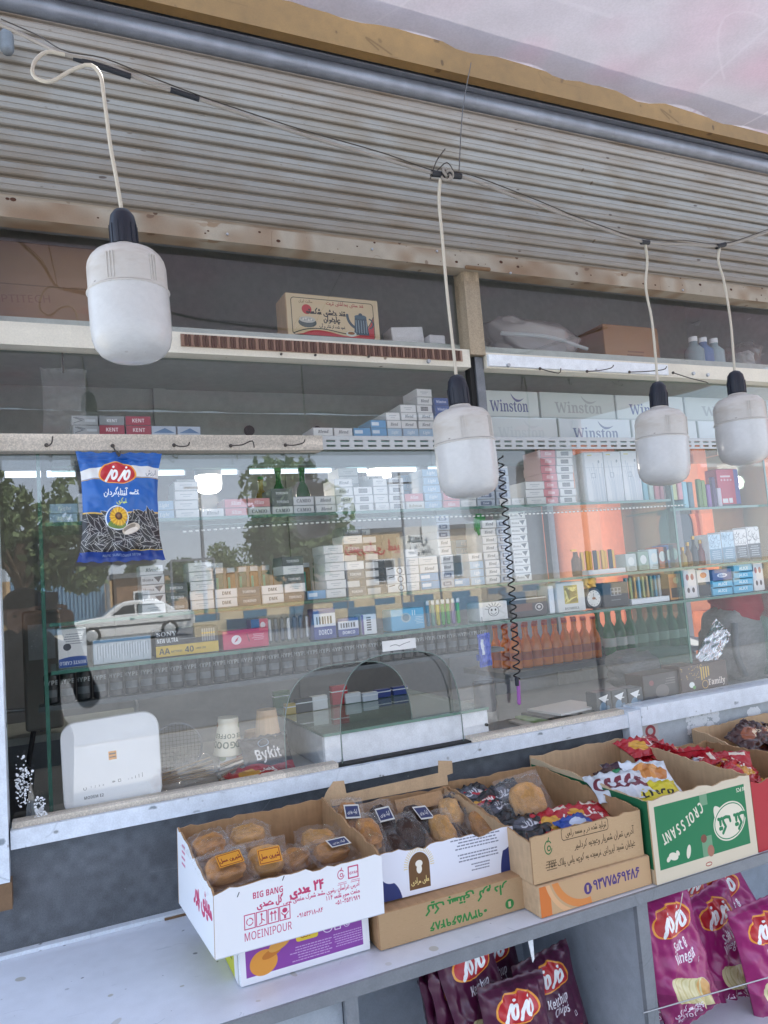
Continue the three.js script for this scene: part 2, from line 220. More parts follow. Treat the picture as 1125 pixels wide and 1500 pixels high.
const XL = -.45, XR = 2.75, ZB = -2, YT = 3.0;
const kiosk = thing('kiosk', 'glazed street kiosk with white sill, grey lower panels and wooden window rails', 'kiosk');
{
  const k = kiosk;
  span(k, 'floor', XL, XR, .01, .05, ZB, -.06, M.greyDark);
  span(k, 'roof', XL - .05, XR + .05, YT, YT + .06, ZB - .05, .12, M.greyDark);
  span(k, 'side_wall', XL - .06, XL, 0, YT - .002, ZB, .0, M.grey);
  // back wall with a slot of high windows
  span(k, 'back_wall', XL, XR, 0, 2.09, ZB - .06, ZB, M.grey); span(k, 'back_wall', XL, XR, 2.156, YT - .002, ZB - .06, ZB, M.grey);
  for (const [a, b] of [[XL, -.16], [-.01, .015], [.138, .19], [.46, .508], [.645, .705], [.912, .965], [1.432, 1.5], [1.95, 2.0], [2.5, XR]]) span(k, 'slot_mullion', a, b, 2.0905, 2.1555, ZB - .055, ZB - .005, M.grey);
  for (const x of [.28, 1.15, 2.02]) span(k, 'wall_batten', x, x + .04, .05, 2.08, ZB + .001, ZB + .014, M.grey);
  // right side: low wall, glazing bars and panes that look out to the orange building
  span(k, 'side_wall', XR, XR + .05, 0, 1.0, ZB, -.04, M.palePanel); span(k, 'side_wall', XR, XR + .05, 2.08, YT - .002, ZB, -.04, M.palePanel);
  for (const [z, w] of [[-.08, .06], [-.98, .04], [-1.97, .05]]) span(k, 'glazing_bar', XR, XR + .045, 1.002, 2.078, z - w / 2, z + w / 2, M.trim);
  for (const [a, b] of [[-.96, -.11], [-1.945, -1.0]]) part(k, 'side_pane', new THREE.PlaneGeometry(b - a, 1.07).rotateY(Math.PI / 2), M.glass, [XR + .02, 1.54, (a + b) / 2]);
  // attic shelf and cabinet behind the upper panes
  span(k, 'attic_floor', XL, XR - .002, 2.108, 2.135, -.75, -.02, M.cab); span(k, 'attic_back', XL, XR - .002, 2.136, YT - .01, -.77, -.75, M.cab);
  span(k, 'cabinet_back', XL + .02, XR - .01, 1.872, 2.107, -.5, -.48, M.cab); span(k, 'cabinet_batten', .3, .335, 1.886, 2.106, -.479, -.465, M.cab);
  for (const x of [.09, .58, .8]) part(k, 'cable_hole', new THREE.CylinderGeometry(.016, .016, .008, 16).rotateX(Math.PI / 2), M.blackRubber, [x, 1.985, -.478]);
  // interior counter
  span(k, 'counter', -.05, XR - .002, 1.02, 1.052, -.62, -.012, M.grey); span(k, 'counter_front', -.05, XR - .01, .05, 1.018, -.6, -.58, M.greyDark);
  // front wall under the windows
  span(k, 'lower_panel', XL, 1.488, .0, 1.026, -.05, 0, M.darkPanel); span(k, 'lower_panel', 1.536, XR + .05, .0, 1.026, -.05, .004, M.palePanel);
  span(k, 'sill', -.085, 1.489, 1.0265, 1.062, -.045, .028, M.sill); span(k, 'sill', 1.535, XR + .05, 1.024, 1.076, -.045, .032, M.sill); span(k, 'sill_post', 1.4895, 1.5345, .88, 1.07, -.045, .03, M.sill);
  span(k, 'window_bead', -.082, .615, 1.0625, 1.074, -.02, .016, M.wood); span(k, 'window_bead', .985, 1.488, 1.0625, 1.075, -.02, .016, M.wood); span(k, 'window_track', .616, .984, 1.0625, 1.067, -.02, .012, M.blackRubber);
  span(k, 'corner_post', -.145, -.088, .97, 2.33, -.05, .04, M.sill); span(k, 'wall_end', XL, -.146, .0, 2.33, -.05, .02, M.palePanel);
  part(k, 'corner_foot', box(.06, .05, .08), M.cardDark, [-.115, .944, 0]);
  // rails
  span(k, 'rail', -.087, 1.075, 2.056, 2.106, -.012, .03, M.board); span(k, 'rail', 1.125, XR + .03, 2.056, 2.1, -.012, .032, M.board); span(k, 'rail_lip', 1.127, 1.78, 2.06, 2.092, .0325, .042, M.white);
  span(k, 'mullion', 1.076, 1.124, 2.092, 2.345, -.02, .034, M.woodV); span(k, 'mullion', 1.096, 1.122, 1.875, 2.09, -.01, .02, M.galv); span(k, 'mullion', 1.08, 1.095, 1.868, 2.09, -.01, .014, M.blackRubber);
  span(k, 'rail', -.087, .63, 1.828, 1.864, -.012, .03, M.wood);
  span(k, 'head', XL, XR + .05, 2.346, YT - .003, -.05, -.004, M.greyDark);
  // strip of brown plastic comb on the upper rail
  for (let i = 0, x = .305; x < 1.045; i++) { const w = .0035 + .003 * R(); part(k, 'comb_tooth', box(w, .026 + .002 * R(), .004), i % 3 ? M.combA ??= flat('#5b3f35', .6) : M.combB ??= flat('#8a6a5a', .6), [x, 2.086, .033]); x += w + .0022; }
  part(k, 'comb_backing', box(.75, .03, .0015), M.combC ??= flat('#a98d7a', .7), [.675, 2.086, .0312]);
  // perforated steel angle carrying the top glass shelf
  const s = new THREE.Shape(); s.moveTo(.63, 0); s.lineTo(XR - .01, 0); s.lineTo(XR - .01, .032); s.lineTo(.63, .032); s.closePath();
  for (let r = 0; r < 2; r++) for (let x = .645; x < XR - .04; x += .0375) { const h = new THREE.Path(), y = .0065 + r * .0125; h.moveTo(x, y); h.lineTo(x + .024, y); h.lineTo(x + .024, y + .0055); h.lineTo(x, y + .0055); h.closePath(); s.holes.push(h); }
  part(k, 'slotted_angle', new THREE.ExtrudeGeometry(s, { depth: .003, bevelEnabled: false }), M.slotted ??= flat('#b9bcbc', .4, .4), [0, 1.832, .012]);
  part(k, 'slotted_angle', box(XR - .64, .003, .05), M.slotted, [(.63 + XR - .01) / 2, 1.866, -.013]);
  // panes
  const pane = (x0, x1, y0, y1, z = 0) => part(k, 'glass_pane', new THREE.PlaneGeometry(x1 - x0, y1 - y0), M.glass, [(x0 + x1) / 2, (y0 + y1) / 2, z]);
  pane(-.086, 1.075, 2.107, 2.345); pane(1.125, XR, 2.101, 2.345); pane(-.086, 1.079, 1.868, 2.055); pane(1.123, XR, 1.87, 2.055); pane(1.0805, XR - .01, 1.077, 1.83);
  const arch = (x0, x1, y0, y1, hx0, hx1, hy, z) => {
    const sh2 = new THREE.Shape(); sh2.moveTo(x0, y0); sh2.lineTo(hx0, y0); const pts = [];
    for (let i = 0; i <= 26; i++) { const t = Math.PI - i / 26 * Math.PI, e = .62; const c = Math.cos(t), q = Math.sin(t); pts.push([(hx0 + hx1) / 2 + Math.sign(c) * Math.pow(Math.abs(c), e) * (hx1 - hx0) / 2, y0 + .02 + Math.pow(q, e) * (hy - y0 - .02)]); }
    for (const [a, b] of pts) sh2.lineTo(a, b);
    sh2.lineTo(hx1, y0); sh2.lineTo(x1, y0); sh2.lineTo(x1, y1); sh2.lineTo(x0, y1); sh2.closePath();
    part(k, 'glass_pane', new THREE.ShapeGeometry(sh2), M.glass, [0, 0, z]);
    part(k, 'hatch_edge', tube([[hx0, y0, z], ...pts.map(([a, b]) => [a, b, z]), [hx1, y0, z]], .0018, 90, 5), M.hatchEdge ??= phys({ color: '#6d7d77', roughness: .2, clearcoat: 1 }));
  };
  arch(-.086, 1.079, 1.068, 1.829, .632, .968, 1.312, 0); arch(-.08, 1.078, 1.07, 1.826, .50, .84, 1.30, -.028);
  // hooks, nails and screws on the rails
  const hook = (px, py, px2, py2, z, up) => { const a = at(px, py, z), b = at(px2, py2, z + .05); part(k, 'hook', tube([a, a.clone().lerp(b, .5).add(V3(0, -.004, .004)), b, b.clone().add(V3(.002, up, .004))], .0016, 14, 5), M.wire); part(k, 'hook_head', new THREE.SphereGeometry(.0045, 8, 6), M.wire, a); };
  hook(68, 652, 76, 648, .031, .012); hook(165, 653, 175, 668, .031, .01); hook(255, 652, 276, 652, .031, .006); hook(338, 653, 370, 646, .031, -.016); hook(418, 652, 445, 648, .031, .006);
  hook(791, 540, 820, 546, .043, .012); hook(860, 544, 897, 538, .043, .006); hook(922, 545, 975, 540, .043, .006); hook(986, 546, 1035, 560, .043, -.004);
  for (const [px, py] of [[628, 529], [745, 535], [1016, 547], [1037, 549]]) part(k, 'screw', new THREE.CylinderGeometry(.005, .006, .006, 10).rotateX(Math.PI / 2), M.steel, at(px, py, .045));
  for (const px of [412, 462, 540]) part(k, 'nail', new THREE.CylinderGeometry(.003, .003, .004, 8).rotateX(Math.PI / 2), M.wire, at(px, 520 + (px - 460) * .03, .036));
}
// interior light bulbs, lit
for (const [px, py, z] of [[305, 702, -1.1], [555, 692, -1.1]]) {
  const p = at(px, py, z), g = thing('ceiling_bulb', px < 400 ? 'lit white bulb inside the kiosk behind the seed bag shelf' : 'lit white bulb inside the kiosk above the stacked packs', 'light bulb', [p.x, p.y, p.z], 'lit bulbs inside the kiosk');
  part(g, 'globe', lathe([[0, -.055], [.03, -.052], [.046, -.04], [.05, -.02], [.05, .012]], 28), std({ color: '#ffffff', emissive: '#fffaf0', emissiveIntensity: 2.2, roughness: .4 }));
  part(g, 'housing', lathe([[.05, .0125], [.05, .04], [.035, .06], [.018, .07], [.018, .1], [0, .1]], 28), M.whitePlastic);
  part(g, 'cord', tube([[0, .1, 0], [.003, .5, 0], [0, YT - .005 - p.y, 0]], .003, 8, 5), M.cord);
  const l = new THREE.PointLight('#fff6ea', .16, 0, 2); l.position.set(0, -.09, .03); l.castShadow = true; l.shadow.radius = 2; g.add(l);
}
// roller shutter with its slats, bottom rail and head tubes
const shutter = thing('roller_shutter', 'half lowered beige metal roller shutter with dirty ribbed slats', 'shutter');
{
  const pitch = .0372, x0 = -.5, x1 = 2.85, prof = new THREE.Shape();
  prof.moveTo(0, 0); prof.lineTo(.003, 0); prof.lineTo(.0045, .0055); prof.lineTo(.0115, .007); prof.lineTo(.0138, .0095); prof.lineTo(.0146, .0175); prof.lineTo(.0134, .0188); prof.lineTo(.0134, .0198); prof.lineTo(.0147, .021); prof.lineTo(.0142, .031); prof.lineTo(.0118, .0345); prof.lineTo(.003, .0364); prof.lineTo(0, .0364); prof.closePath();
  const variants = [0, 1, 2, 3].map((i) => { const g = new THREE.ExtrudeGeometry(prof, { depth: x1 - x0, bevelEnabled: false, curveSegments: 6 }).rotateY(-Math.PI / 2); g.translate(x1, 0, 0); g.computeVertexNormals(); const p = g.attributes.position, uv = g.attributes.uv; for (let k = 0; k < p.count; k++) uv.setXY(k, p.getX(k) * .55 + i * .31, (p.getY(k) * 2 - p.getZ(k)) * .8 + i * .27); return g; });
  for (let i = 0; i < 14; i++) part(shutter, 'slat', variants[(i * 7 + (i >> 2)) % 4], M.slat, [(i * 0.171) % .04, 2.385 + i * pitch, .03 + (i === 5 ? .001 : 0)]);
  span(shutter, 'bottom_rail', x0, x1, 2.328, 2.372, .0, .05, M.lintel, .8); span(shutter, 'rail_flange', x0, x1, 2.3725, 2.386, .01, .034, M.lintel);
  part(shutter, 'grip', new THREE.CapsuleGeometry(.006, .07, 4, 8).rotateZ(Math.PI / 2), M.cardDark, at(700, 393, .056));
  for (const [px, py] of [[175, 330], [333, 343], [545, 365], [640, 368], [748, 400], [1000, 425]]) part(shutter, 'rivet', new THREE.CylinderGeometry(.003, .0035, .004, 8).rotateX(Math.PI / 2), M.steel, at(px, py, .0515));
  for (let i = 0; i < 34; i++) { const x = -.3 + R() * 2.8, y = 2.34 + R() * .03; part(shutter, 'rust_spot', new THREE.CircleGeometry(.0015 + .006 * R() * R(), 8).scale(1, .7, 1), M.rust ??= flat('#4b2c1b', .9), [x, y, .0504]); }
}
const headTube = thing('shutter_head_tube', 'twin ribbed galvanised metal guide above the roller shutter', 'metal guide');
{
  for (const [y, r] of [[2.826, .024], [2.866, .022]]) part(headTube, 'tube', muv(new THREE.CylinderGeometry(r, r, 3.4, 14).rotateZ(Math.PI / 2), 2), M.galv, [1.15, y, .045]);
  span(headTube, 'flange', -.52, 2.85, 2.844, 2.847, .05, .08, M.galv);
  span(headTube, 'backing', -.52, 2.85, 2.872, 2.93, .052, .066, M.galv);
}
solo('fascia_board', mbox(3.4, .15, .03), M.yellow, 'scuffed mustard yellow fascia board above the shutter guide', 'fascia board', [1.15, 2.925, .1]);
// awning: a tarpaulin with a wavy cut edge over a light frame
{
  const aw = thing('awning', 'faded pink and white tarpaulin awning with a wavy cut edge over the kiosk front', 'awning');
  const nx = 150, nz = 40, X0 = -1.6, X1 = 4.2, Z0 = .36, Z1 = 3.3, pos = [], uv = [], idx = [], r = rng(5);
  const edge = (x) => { const p = ((x - .62) / .27), f = p - Math.floor(p); return .035 * Math.pow(Math.sin(f * Math.PI), .55) * (.6 + .5 * N(Math.floor(p) * 3.3, .2)) + .015 * N(x * 1.3, 5) + .004 * N(x * 40, 2); };
  for (let j = 0; j <= nz; j++) for (let i = 0; i <= nx; i++) {
    const x = X0 + (X1 - X0) * i / nx, t = j / nz, z = Z0 + (edge(x) + .03 * (2 - x)) * (1 - t) + (Z1 - Z0) * t;
    pos.push(x, 2.665 + .012 * N(x * 2.1, z * 1.7) + .014 * t * N(x * 3.1, z * .9, 6) + .01 * N(x * 6, z * 2.4, 4) - .05 * Math.sin(Math.PI * t) + .06 * t + .006 * N(x * 14, z * 3, 8), z); uv.push(x * .32, z * .32);
  }
  for (let j = 0; j < nz; j++) for (let i = 0; i < nx; i++) { const a = j * (nx + 1) + i; idx.push(a, a + nx + 1, a + 1, a + 1, a + nx + 1, a + nx + 2); }
  const g = new THREE.BufferGeometry(); g.setAttribute('position', new THREE.Float32BufferAttribute(pos, 3)); g.setAttribute('uv', new THREE.Float32BufferAttribute(uv, 2)); g.setIndex(idx); g.computeVertexNormals();
  part(aw, 'tarpaulin', g, M.tarp);
  // torn under-layer that shows behind the wavy edge
  const lp = [], li = [], ln = 120; for (let i = 0; i <= ln; i++) { const x = X0 + (X1 - X0) * i / ln, z = Z0 + .03 * (2 - x) + .006 - .012 * Math.max(-.2, N(x * 3.7, 9)); lp.push(x, 2.682 + .008 * N(x * 5, 3), z, x, 2.69, Z0 + .03 * (2 - x) + .07); if (i < ln) { const k = i * 2; li.push(k, k + 1, k + 2, k + 2, k + 1, k + 3); } }
  const lg = new THREE.BufferGeometry(); lg.setAttribute('position', new THREE.Float32BufferAttribute(lp, 3)); lg.setIndex(li); lg.computeVertexNormals(); part(aw, 'lining', muv(lg, .32), M.tarp);
  part(aw, 'valance', muv(new THREE.PlaneGeometry(5.8, .2), .4), M.tarp, [1.3, 2.62, 3.3]);
  for (const x of [-1.5, 4.1]) part(aw, 'post', new THREE.CylinderGeometry(.025, .025, 2.7, 12), M.trim, [x, 1.35, 3.26]);
  part(aw, 'front_bar', new THREE.CylinderGeometry(.02, .02, 5.7, 10).rotateZ(Math.PI / 2), M.trim, [1.3, 2.745, 3.26]);
}
// ---------- the street behind the photographer and the orange house beside the kiosk: what the panes mirror and look out on ----------
{
  // white saloon car, nose to the left
  const car = thing('parked_car', 'white four door saloon car standing across the street from the kiosk', 'car', [2.75, 0, 28]);
  const paint = phys({ color: '#f0f0ee', roughness: .25, clearcoat: 1 }), dark = flat('#20262a', .4), trim = flat('#3a3d40', .5);
  const ext = (pts, d, m, name, z, bev = .05) => { const s = new THREE.Shape(); s.moveTo(...pts[0]); s.splineThru(pts.slice(1).map(([x, y]) => new THREE.Vector2(x, y))); s.closePath(); const g = new THREE.ExtrudeGeometry(s, { depth: d, bevelEnabled: bev > 0, bevelSize: bev, bevelThickness: bev, bevelSegments: 3, curveSegments: 40 }); return part(car, name, g, m, [0, 0, z]); };
  ext([[-2.15, .32], [-2.2, .6], [-2.0, .78], [-1.1, .9], [0, .93], [1.3, .93], [2.05, .9], [2.2, .8], [2.18, .4], [1.8, .28], [0, .26], [-1.8, .28], [-2.15, .32]], 1.5, paint, 'body', -.75);
  ext([[-.95, .9], [-.3, 1.34], [.3, 1.4], [.9, 1.37], [1.5, .92], [.3, .9], [-.95, .9]], 1.24, paint, 'cabin', -.62, .06);
  for (const sd of [-1, 1]) {
    for (const pts of [[[-.72, .95], [-.25, 1.28], [.12, 1.32], [.14, .95]], [[.2, .95], [.2, 1.32], [.8, 1.3], [1.1, .95]]]) { const s = new THREE.Shape(pts.map(([x, y]) => new THREE.Vector2(x, y))); const w = part(car, 'side_window', new THREE.ExtrudeGeometry(s, { depth: .01, bevelEnabled: false }), dark, [0, 0, sd * .69 - .005]); }
    part(car, 'rub_strip', box(4.2, .06, .02), trim, [0, .58, sd * .81]);
    for (const x of [.02, 1.02]) part(car, 'door_handle', box(.16, .03, .03), trim, [x, .8, sd * .81]);
    for (const x of [-1.38, 1.32]) {
      const wh = part(car, 'wheel', new THREE.CylinderGeometry(.31, .31, .2, 28).rotateX(Math.PI / 2), M.blackRubber, [x, .31, sd * .74]);
      part(wh, 'hub_cap', lathe([[0, .03], [.12, .028], [.2, .012], [.215, -.02]], 24).rotateX(sd * Math.PI / 2), flat('#cfd2d3', .3, .3), [0, 0, sd * .1]);
    }
    part(car, 'headlight', box(.06, .14, .36), flat('#d8e0e4', .1), [-2.2, .68, sd * .5]); part(car, 'tail_light', box(.06, .16, .34), flat('#8e1d1d', .2), [2.2, .72, sd * .5]);
  }
  // painted kerbs, cream and blue blocks
  const cream = std({ map: surface(50, '#d8c9aa', { size: 256, blotch: .1, grain: .06 }), roughness: .8 }), blue = std({ map: surface(51, '#4d7f9f', { size: 256, blotch: .12, grain: .06 }), roughness: .8 }), kb = mbox(1.14, .5, .3);
  for (const [z, x0, n, lab] of [[34.8, 3.4, 46, 'low kerb of cream and blue painted blocks behind the white car'], [25.4, 5.2, 34, 'low kerb of cream and blue painted blocks on the near side of the street']]) {
    const k = thing('painted_kerb', lab, 'kerb', [x0, 0, z]);
    for (let i = 0; i < n; i++) part(k, 'block', kb, i % 2 ? blue : cream, [i * 1.16, .25 + .01 * R(), .01 * R()]);
  }
  // trees
  const leafGeo = (seed, rad, n, lob) => { const r = rng(seed), pos = [], nor = [], q = new THREE.Quaternion(), a = V3(0, 0, 0), L = Array.from({ length: lob }, () => [(r() - .5) * 1.5, (r() - .4) * 1.3, (r() - .5) * 1.3, .3 + .38 * r()]);
    for (let i = 0; i < n; i++) { const [lx, ly, lz, lr] = L[(r() * lob) | 0]; a.set(r() - .5, r() - .5, r() - .5).normalize().multiplyScalar(lr * Math.cbrt(.25 + .75 * r())).add(V3(lx, ly, lz)).multiplyScalar(rad); q.setFromEuler(new THREE.Euler(r() * 6, r() * 6, r() * 6)); const s = rad * .075 * (.5 + r());
      for (const [u, v] of [[-.5, 0], [0, -1], [.5, 0], [-.5, 0], [.5, 0], [0, 1]]) { const p = V3(u * s, v * s, 0).applyQuaternion(q).add(a); pos.push(p.x, p.y, p.z); } }
    const g = new THREE.BufferGeometry(); g.setAttribute('position', new THREE.Float32BufferAttribute(pos, 3)); g.computeVertexNormals(); return g; };
  const leafMat = (c) => phys({ color: c, roughness: .8, transmission: .25, thickness: 0 }), bark = flat('#5a4a3a', .95), LG = [leafGeo(1, 1, 5200, 13), leafGeo(2, 1, 4200, 10), leafGeo(3, 1, 3600, 9)], LM = [leafMat('#6b7f50'), leafMat('#77875a'), leafMat('#60764f')];
  const tree = (x, z, h, rad, k, lab) => { const t = thing('street_tree', lab, 'tree', [x, 0, z], 'trees across the street'); part(t, 'trunk', tube([[0, 0, 0], [.1 * rad, h * .35, 0], [-.05 * rad, h * .7, .05], [0, h, 0]], .09 * rad, 10, 8), bark);
    for (let i = 0; i < 4; i++) { const a = i * 1.6 + k; part(t, 'limb', tube([[0, h * .62, 0], [Math.cos(a) * rad * .3, h * .85, Math.sin(a) * rad * .3], [Math.cos(a) * rad * .55, h * 1.02, Math.sin(a) * rad * .5]], .035 * rad, 6, 5), bark); }
    const c = part(t, 'crown', LG[k], LM[k], [0, h, 0], [0, x, 0]); c.scale.set(rad * 1.05, rad, rad); };
  tree(8.3, 24, 3.7, 2.0, 0, 'leafy tree with a broad crown beside the red lettered banner'); tree(-.55, 19, 3.1, 1.7, 1, 'leafy tree in front of the blue corrugated fence'); tree(-2.8, 21, 3.4, 2.0, 2, 'leafy tree to the far end of the blue corrugated fence');
  tree(8.2, 48, 2.6, 1.5, 2, 'small round tree in front of the long tan wall'); tree(11.5, 52, 3, 1.6, 1, 'small tree just behind the long tan wall'); tree(6, 55, 3.4, 1.3, 0, 'slim small tree beyond the long tan wall');
  // long tan wall, fence, houses, signs
  const tan = std({ map: surface(52, '#bfa27c', { blotch: .08, grain: .05 }), roughness: .9 });
  solo('tan_wall', mbox(40, 3.2, .3), tan, 'long plain tan plastered wall across the street', 'wall', [12, 1.6, 50.5]);
  { const f = thing('corrugated_fence', 'light blue corrugated metal fence across the street', 'fence', [.4, 0, 40]); const bm = flat('#7fa3bf', .5, .2); for (let i = 0; i < 24; i++) part(f, 'sheet_rib', new THREE.CylinderGeometry(  .09, .09, 3.3, 6, 1, false, 0, Math.PI).rotateY(Math.PI / 2 * 2), bm, [-2 + i * .18, 1.65, 0]); part(f, 'backing', box(4.4, 3.3, .02), bm, [.1, 1.65, .03]); for (const x of [-2.05, 2.25]) part(f, 'post', box(.08, 2.9, .08), M.trim, [x, 1.45, .1]); }
  { const s = thing('white_sign', 'white roadside sign with black hand lettering beside the tan banner', 'sign', [0, 0, 0]); const a = at(592, 772, -30), b = at(645, 815, -30), w = b.x - a.x, h = a.y - b.y; part(s, 'board', box(w, h, .08), M.white, [(a.x + b.x) / 2, (a.y + b.y) / 2, 30]);
    part(s, 'lettering', new THREE.PlaneGeometry(w * .98, h * .96).rotateY(Math.PI), print(256, 192, (g, W, H) => { g.fillStyle = '#e9e6df'; g.fillRect(0, 0, W, H); fa(g, 'عسل', W - 14, 92, 92, { w: .13, col: '#1c1c1c' }); fa(g, 'شمال سبلان', W - 14, 166, 46, { w: .13, col: '#1c1c1c' }); }), [(a.x + b.x) / 2, (a.y + b.y) / 2, 29.955]); for (const x of [a.x + .1, b.x - .1]) part(s, 'post', box(.08, b.y, .08), M.trim, [x, b.y / 2, 30.02]); }
  { const s = thing('tan_banner', 'long tan banner with red lettering beside the white roadside sign', 'banner', [0, 0, 0]); const a = at(500, 786, -30), b = at(588, 817, -30), w = b.x - a.x, h = a.y - b.y; part(s, 'cloth', box(w, h, .03), flat('#d9bd92', .9), [(a.x + b.x) / 2, (a.y + b.y) / 2, 30]);
    part(s, 'lettering', new THREE.PlaneGeometry(w * .98, h * .96).rotateY(Math.PI), print(320, 128, (g, W, H) => { g.fillStyle = '#d9bd92'; g.fillRect(0, 0, W, H); fa(g, 'زنبورداری طبیعت', W - 12, 84, 58, { w: .15, col: '#c23a22' }); }, .9), [(a.x + b.x) / 2, (a.y + b.y) / 2, 29.98]); for (const x of [a.x + .1, b.x - .1]) part(s, 'post', box(.08, b.y, .08), M.trim, [x, b.y / 2, 30.03]); }
  const house = (name, lab, x0, x1, z0, z1, h, mat, wins) => { const g = thing(name, lab, 'building', [(x0 + x1) / 2, 0, z0]); const w = x1 - x0; part(g, 'wall', mbox(w, h, z1 - z0), mat, [0, h / 2, (z1 - z0) / 2]); part(g, 'roof', mbox(w + .5, .25, z1 - z0 + .5), M.greyDark, [0, h + .125, (z1 - z0) / 2]);
    for (const [x, y, ww, hh] of wins) { const f = part(g, 'window', box(ww, hh, .1), M.white, [x, y, -.02]); part(f, 'pane', box(ww - .16, hh - .16, .04), M.darkGlass ??= flat('#28333a', .1), [0, 0, -.05]); } };
  house('low_house', 'low cream house with two windows behind the roadside signs', 15.5, 26, 38, 46, 4.2, std({ map: surface(53, '#d3c4ae', { blotch: .06 }), roughness: .9 }), [[-3, 2, 1.4, 1.3], [1.5, 2, 1.4, 1.3]]);
  house('brick_shed', 'small brown shed beside the tree across the street', 3.2, 5.6, 39, 42, 2.6, std({ map: surface(54, '#8d6f56', { blotch: .1 }), roughness: .9 }), [[0, 1.5, .8, .8]]);
  { const p = thing('street_gantry', 'thin grey steel gantry frame across the street', 'gantry', [0, 0, 33]); const a = at(250, 822, -33), b = at(313, 818, -33); for (const x of [a.x, b.x]) part(p, 'post', new THREE.CylinderGeometry(.06, .06, b.y, 8), M.trim, [x, b.y / 2, 0]); part(p, 'beam', box(b.x - a.x, .1, .1), M.trim, [(a.x + b.x) / 2, b.y, 0]); }
  for (const [px, lab] of [[150, 'thin utility pole behind the white car'], [291, 'thin utility pole beside the grey gantry'], [585, 'thin utility pole beside the white roadside sign']]) { const a = at(px, 700, -36); const t = thing('utility_pole', lab, 'pole', [a.x, 0, 36]); part(t, 'shaft', new THREE.CylinderGeometry(.07, .11, 7.4, 10), M.trim, [0, 3.7, 0]); part(t, 'cross_arm', box(1.5, .09, .09), bark, [0, 6.8, 0]); }
  // orange house seen through the side panes
  const og = thing('orange_house', 'orange plastered house with columns and dark arched openings beside the kiosk', 'building', [7.2, 0, -3.4]);
  const om = std({ map: surface(55, '#c96f48', { blotch: .08, grain: .05 }), roughness: .85 }), pm = std({ map: surface(56, '#cc835f', { blotch: .06, grain: .04 }), roughness: .85 });
  part(og, 'wall', mbox(.4, 4.4, 11), pm, [.3, 2.2, 0]); part(og, 'plinth', mbox(.2, .8, 11), om, [0, .4, 0]); part(og, 'cornice', mbox(.5, .35, 11.2), om, [0, 3.3, 0]);
  for (let i = 0; i < 6; i++) { const c = part(og, 'column', new THREE.CylinderGeometry(.2, .24, 2.0, 16), om, [-.12, 1.8, -4.6 + i * 1.75]); part(c, 'capital', mbox(.6, .16, .6), om, [0, 1.06, 0]); part(c, 'base', mbox(.6, .14, .6), om, [0, -1.02, 0]); }
  for (let i = 1; i < 5; i += 2) { const s = new THREE.Shape(); s.moveTo(-.3, 0); s.lineTo(.3, 0); s.lineTo(.3, .9); s.absarc(0, .9, .3, 0, Math.PI); s.closePath(); const w = part(og, 'arched_window', new THREE.ExtrudeGeometry(s, { depth: .05, bevelEnabled: false }).rotateY(-Math.PI / 2), om, [.1, 1.0, -3.72 + i * 1.75]); w.scale.set(1, 1, 1.1); part(w, 'pane', new THREE.ExtrudeGeometry(s, { depth: .02, bevelEnabled: false }).scale(.82, .92, 1).rotateY(-Math.PI / 2), M.darkGlass, [-.055, .03, 0]); }
}
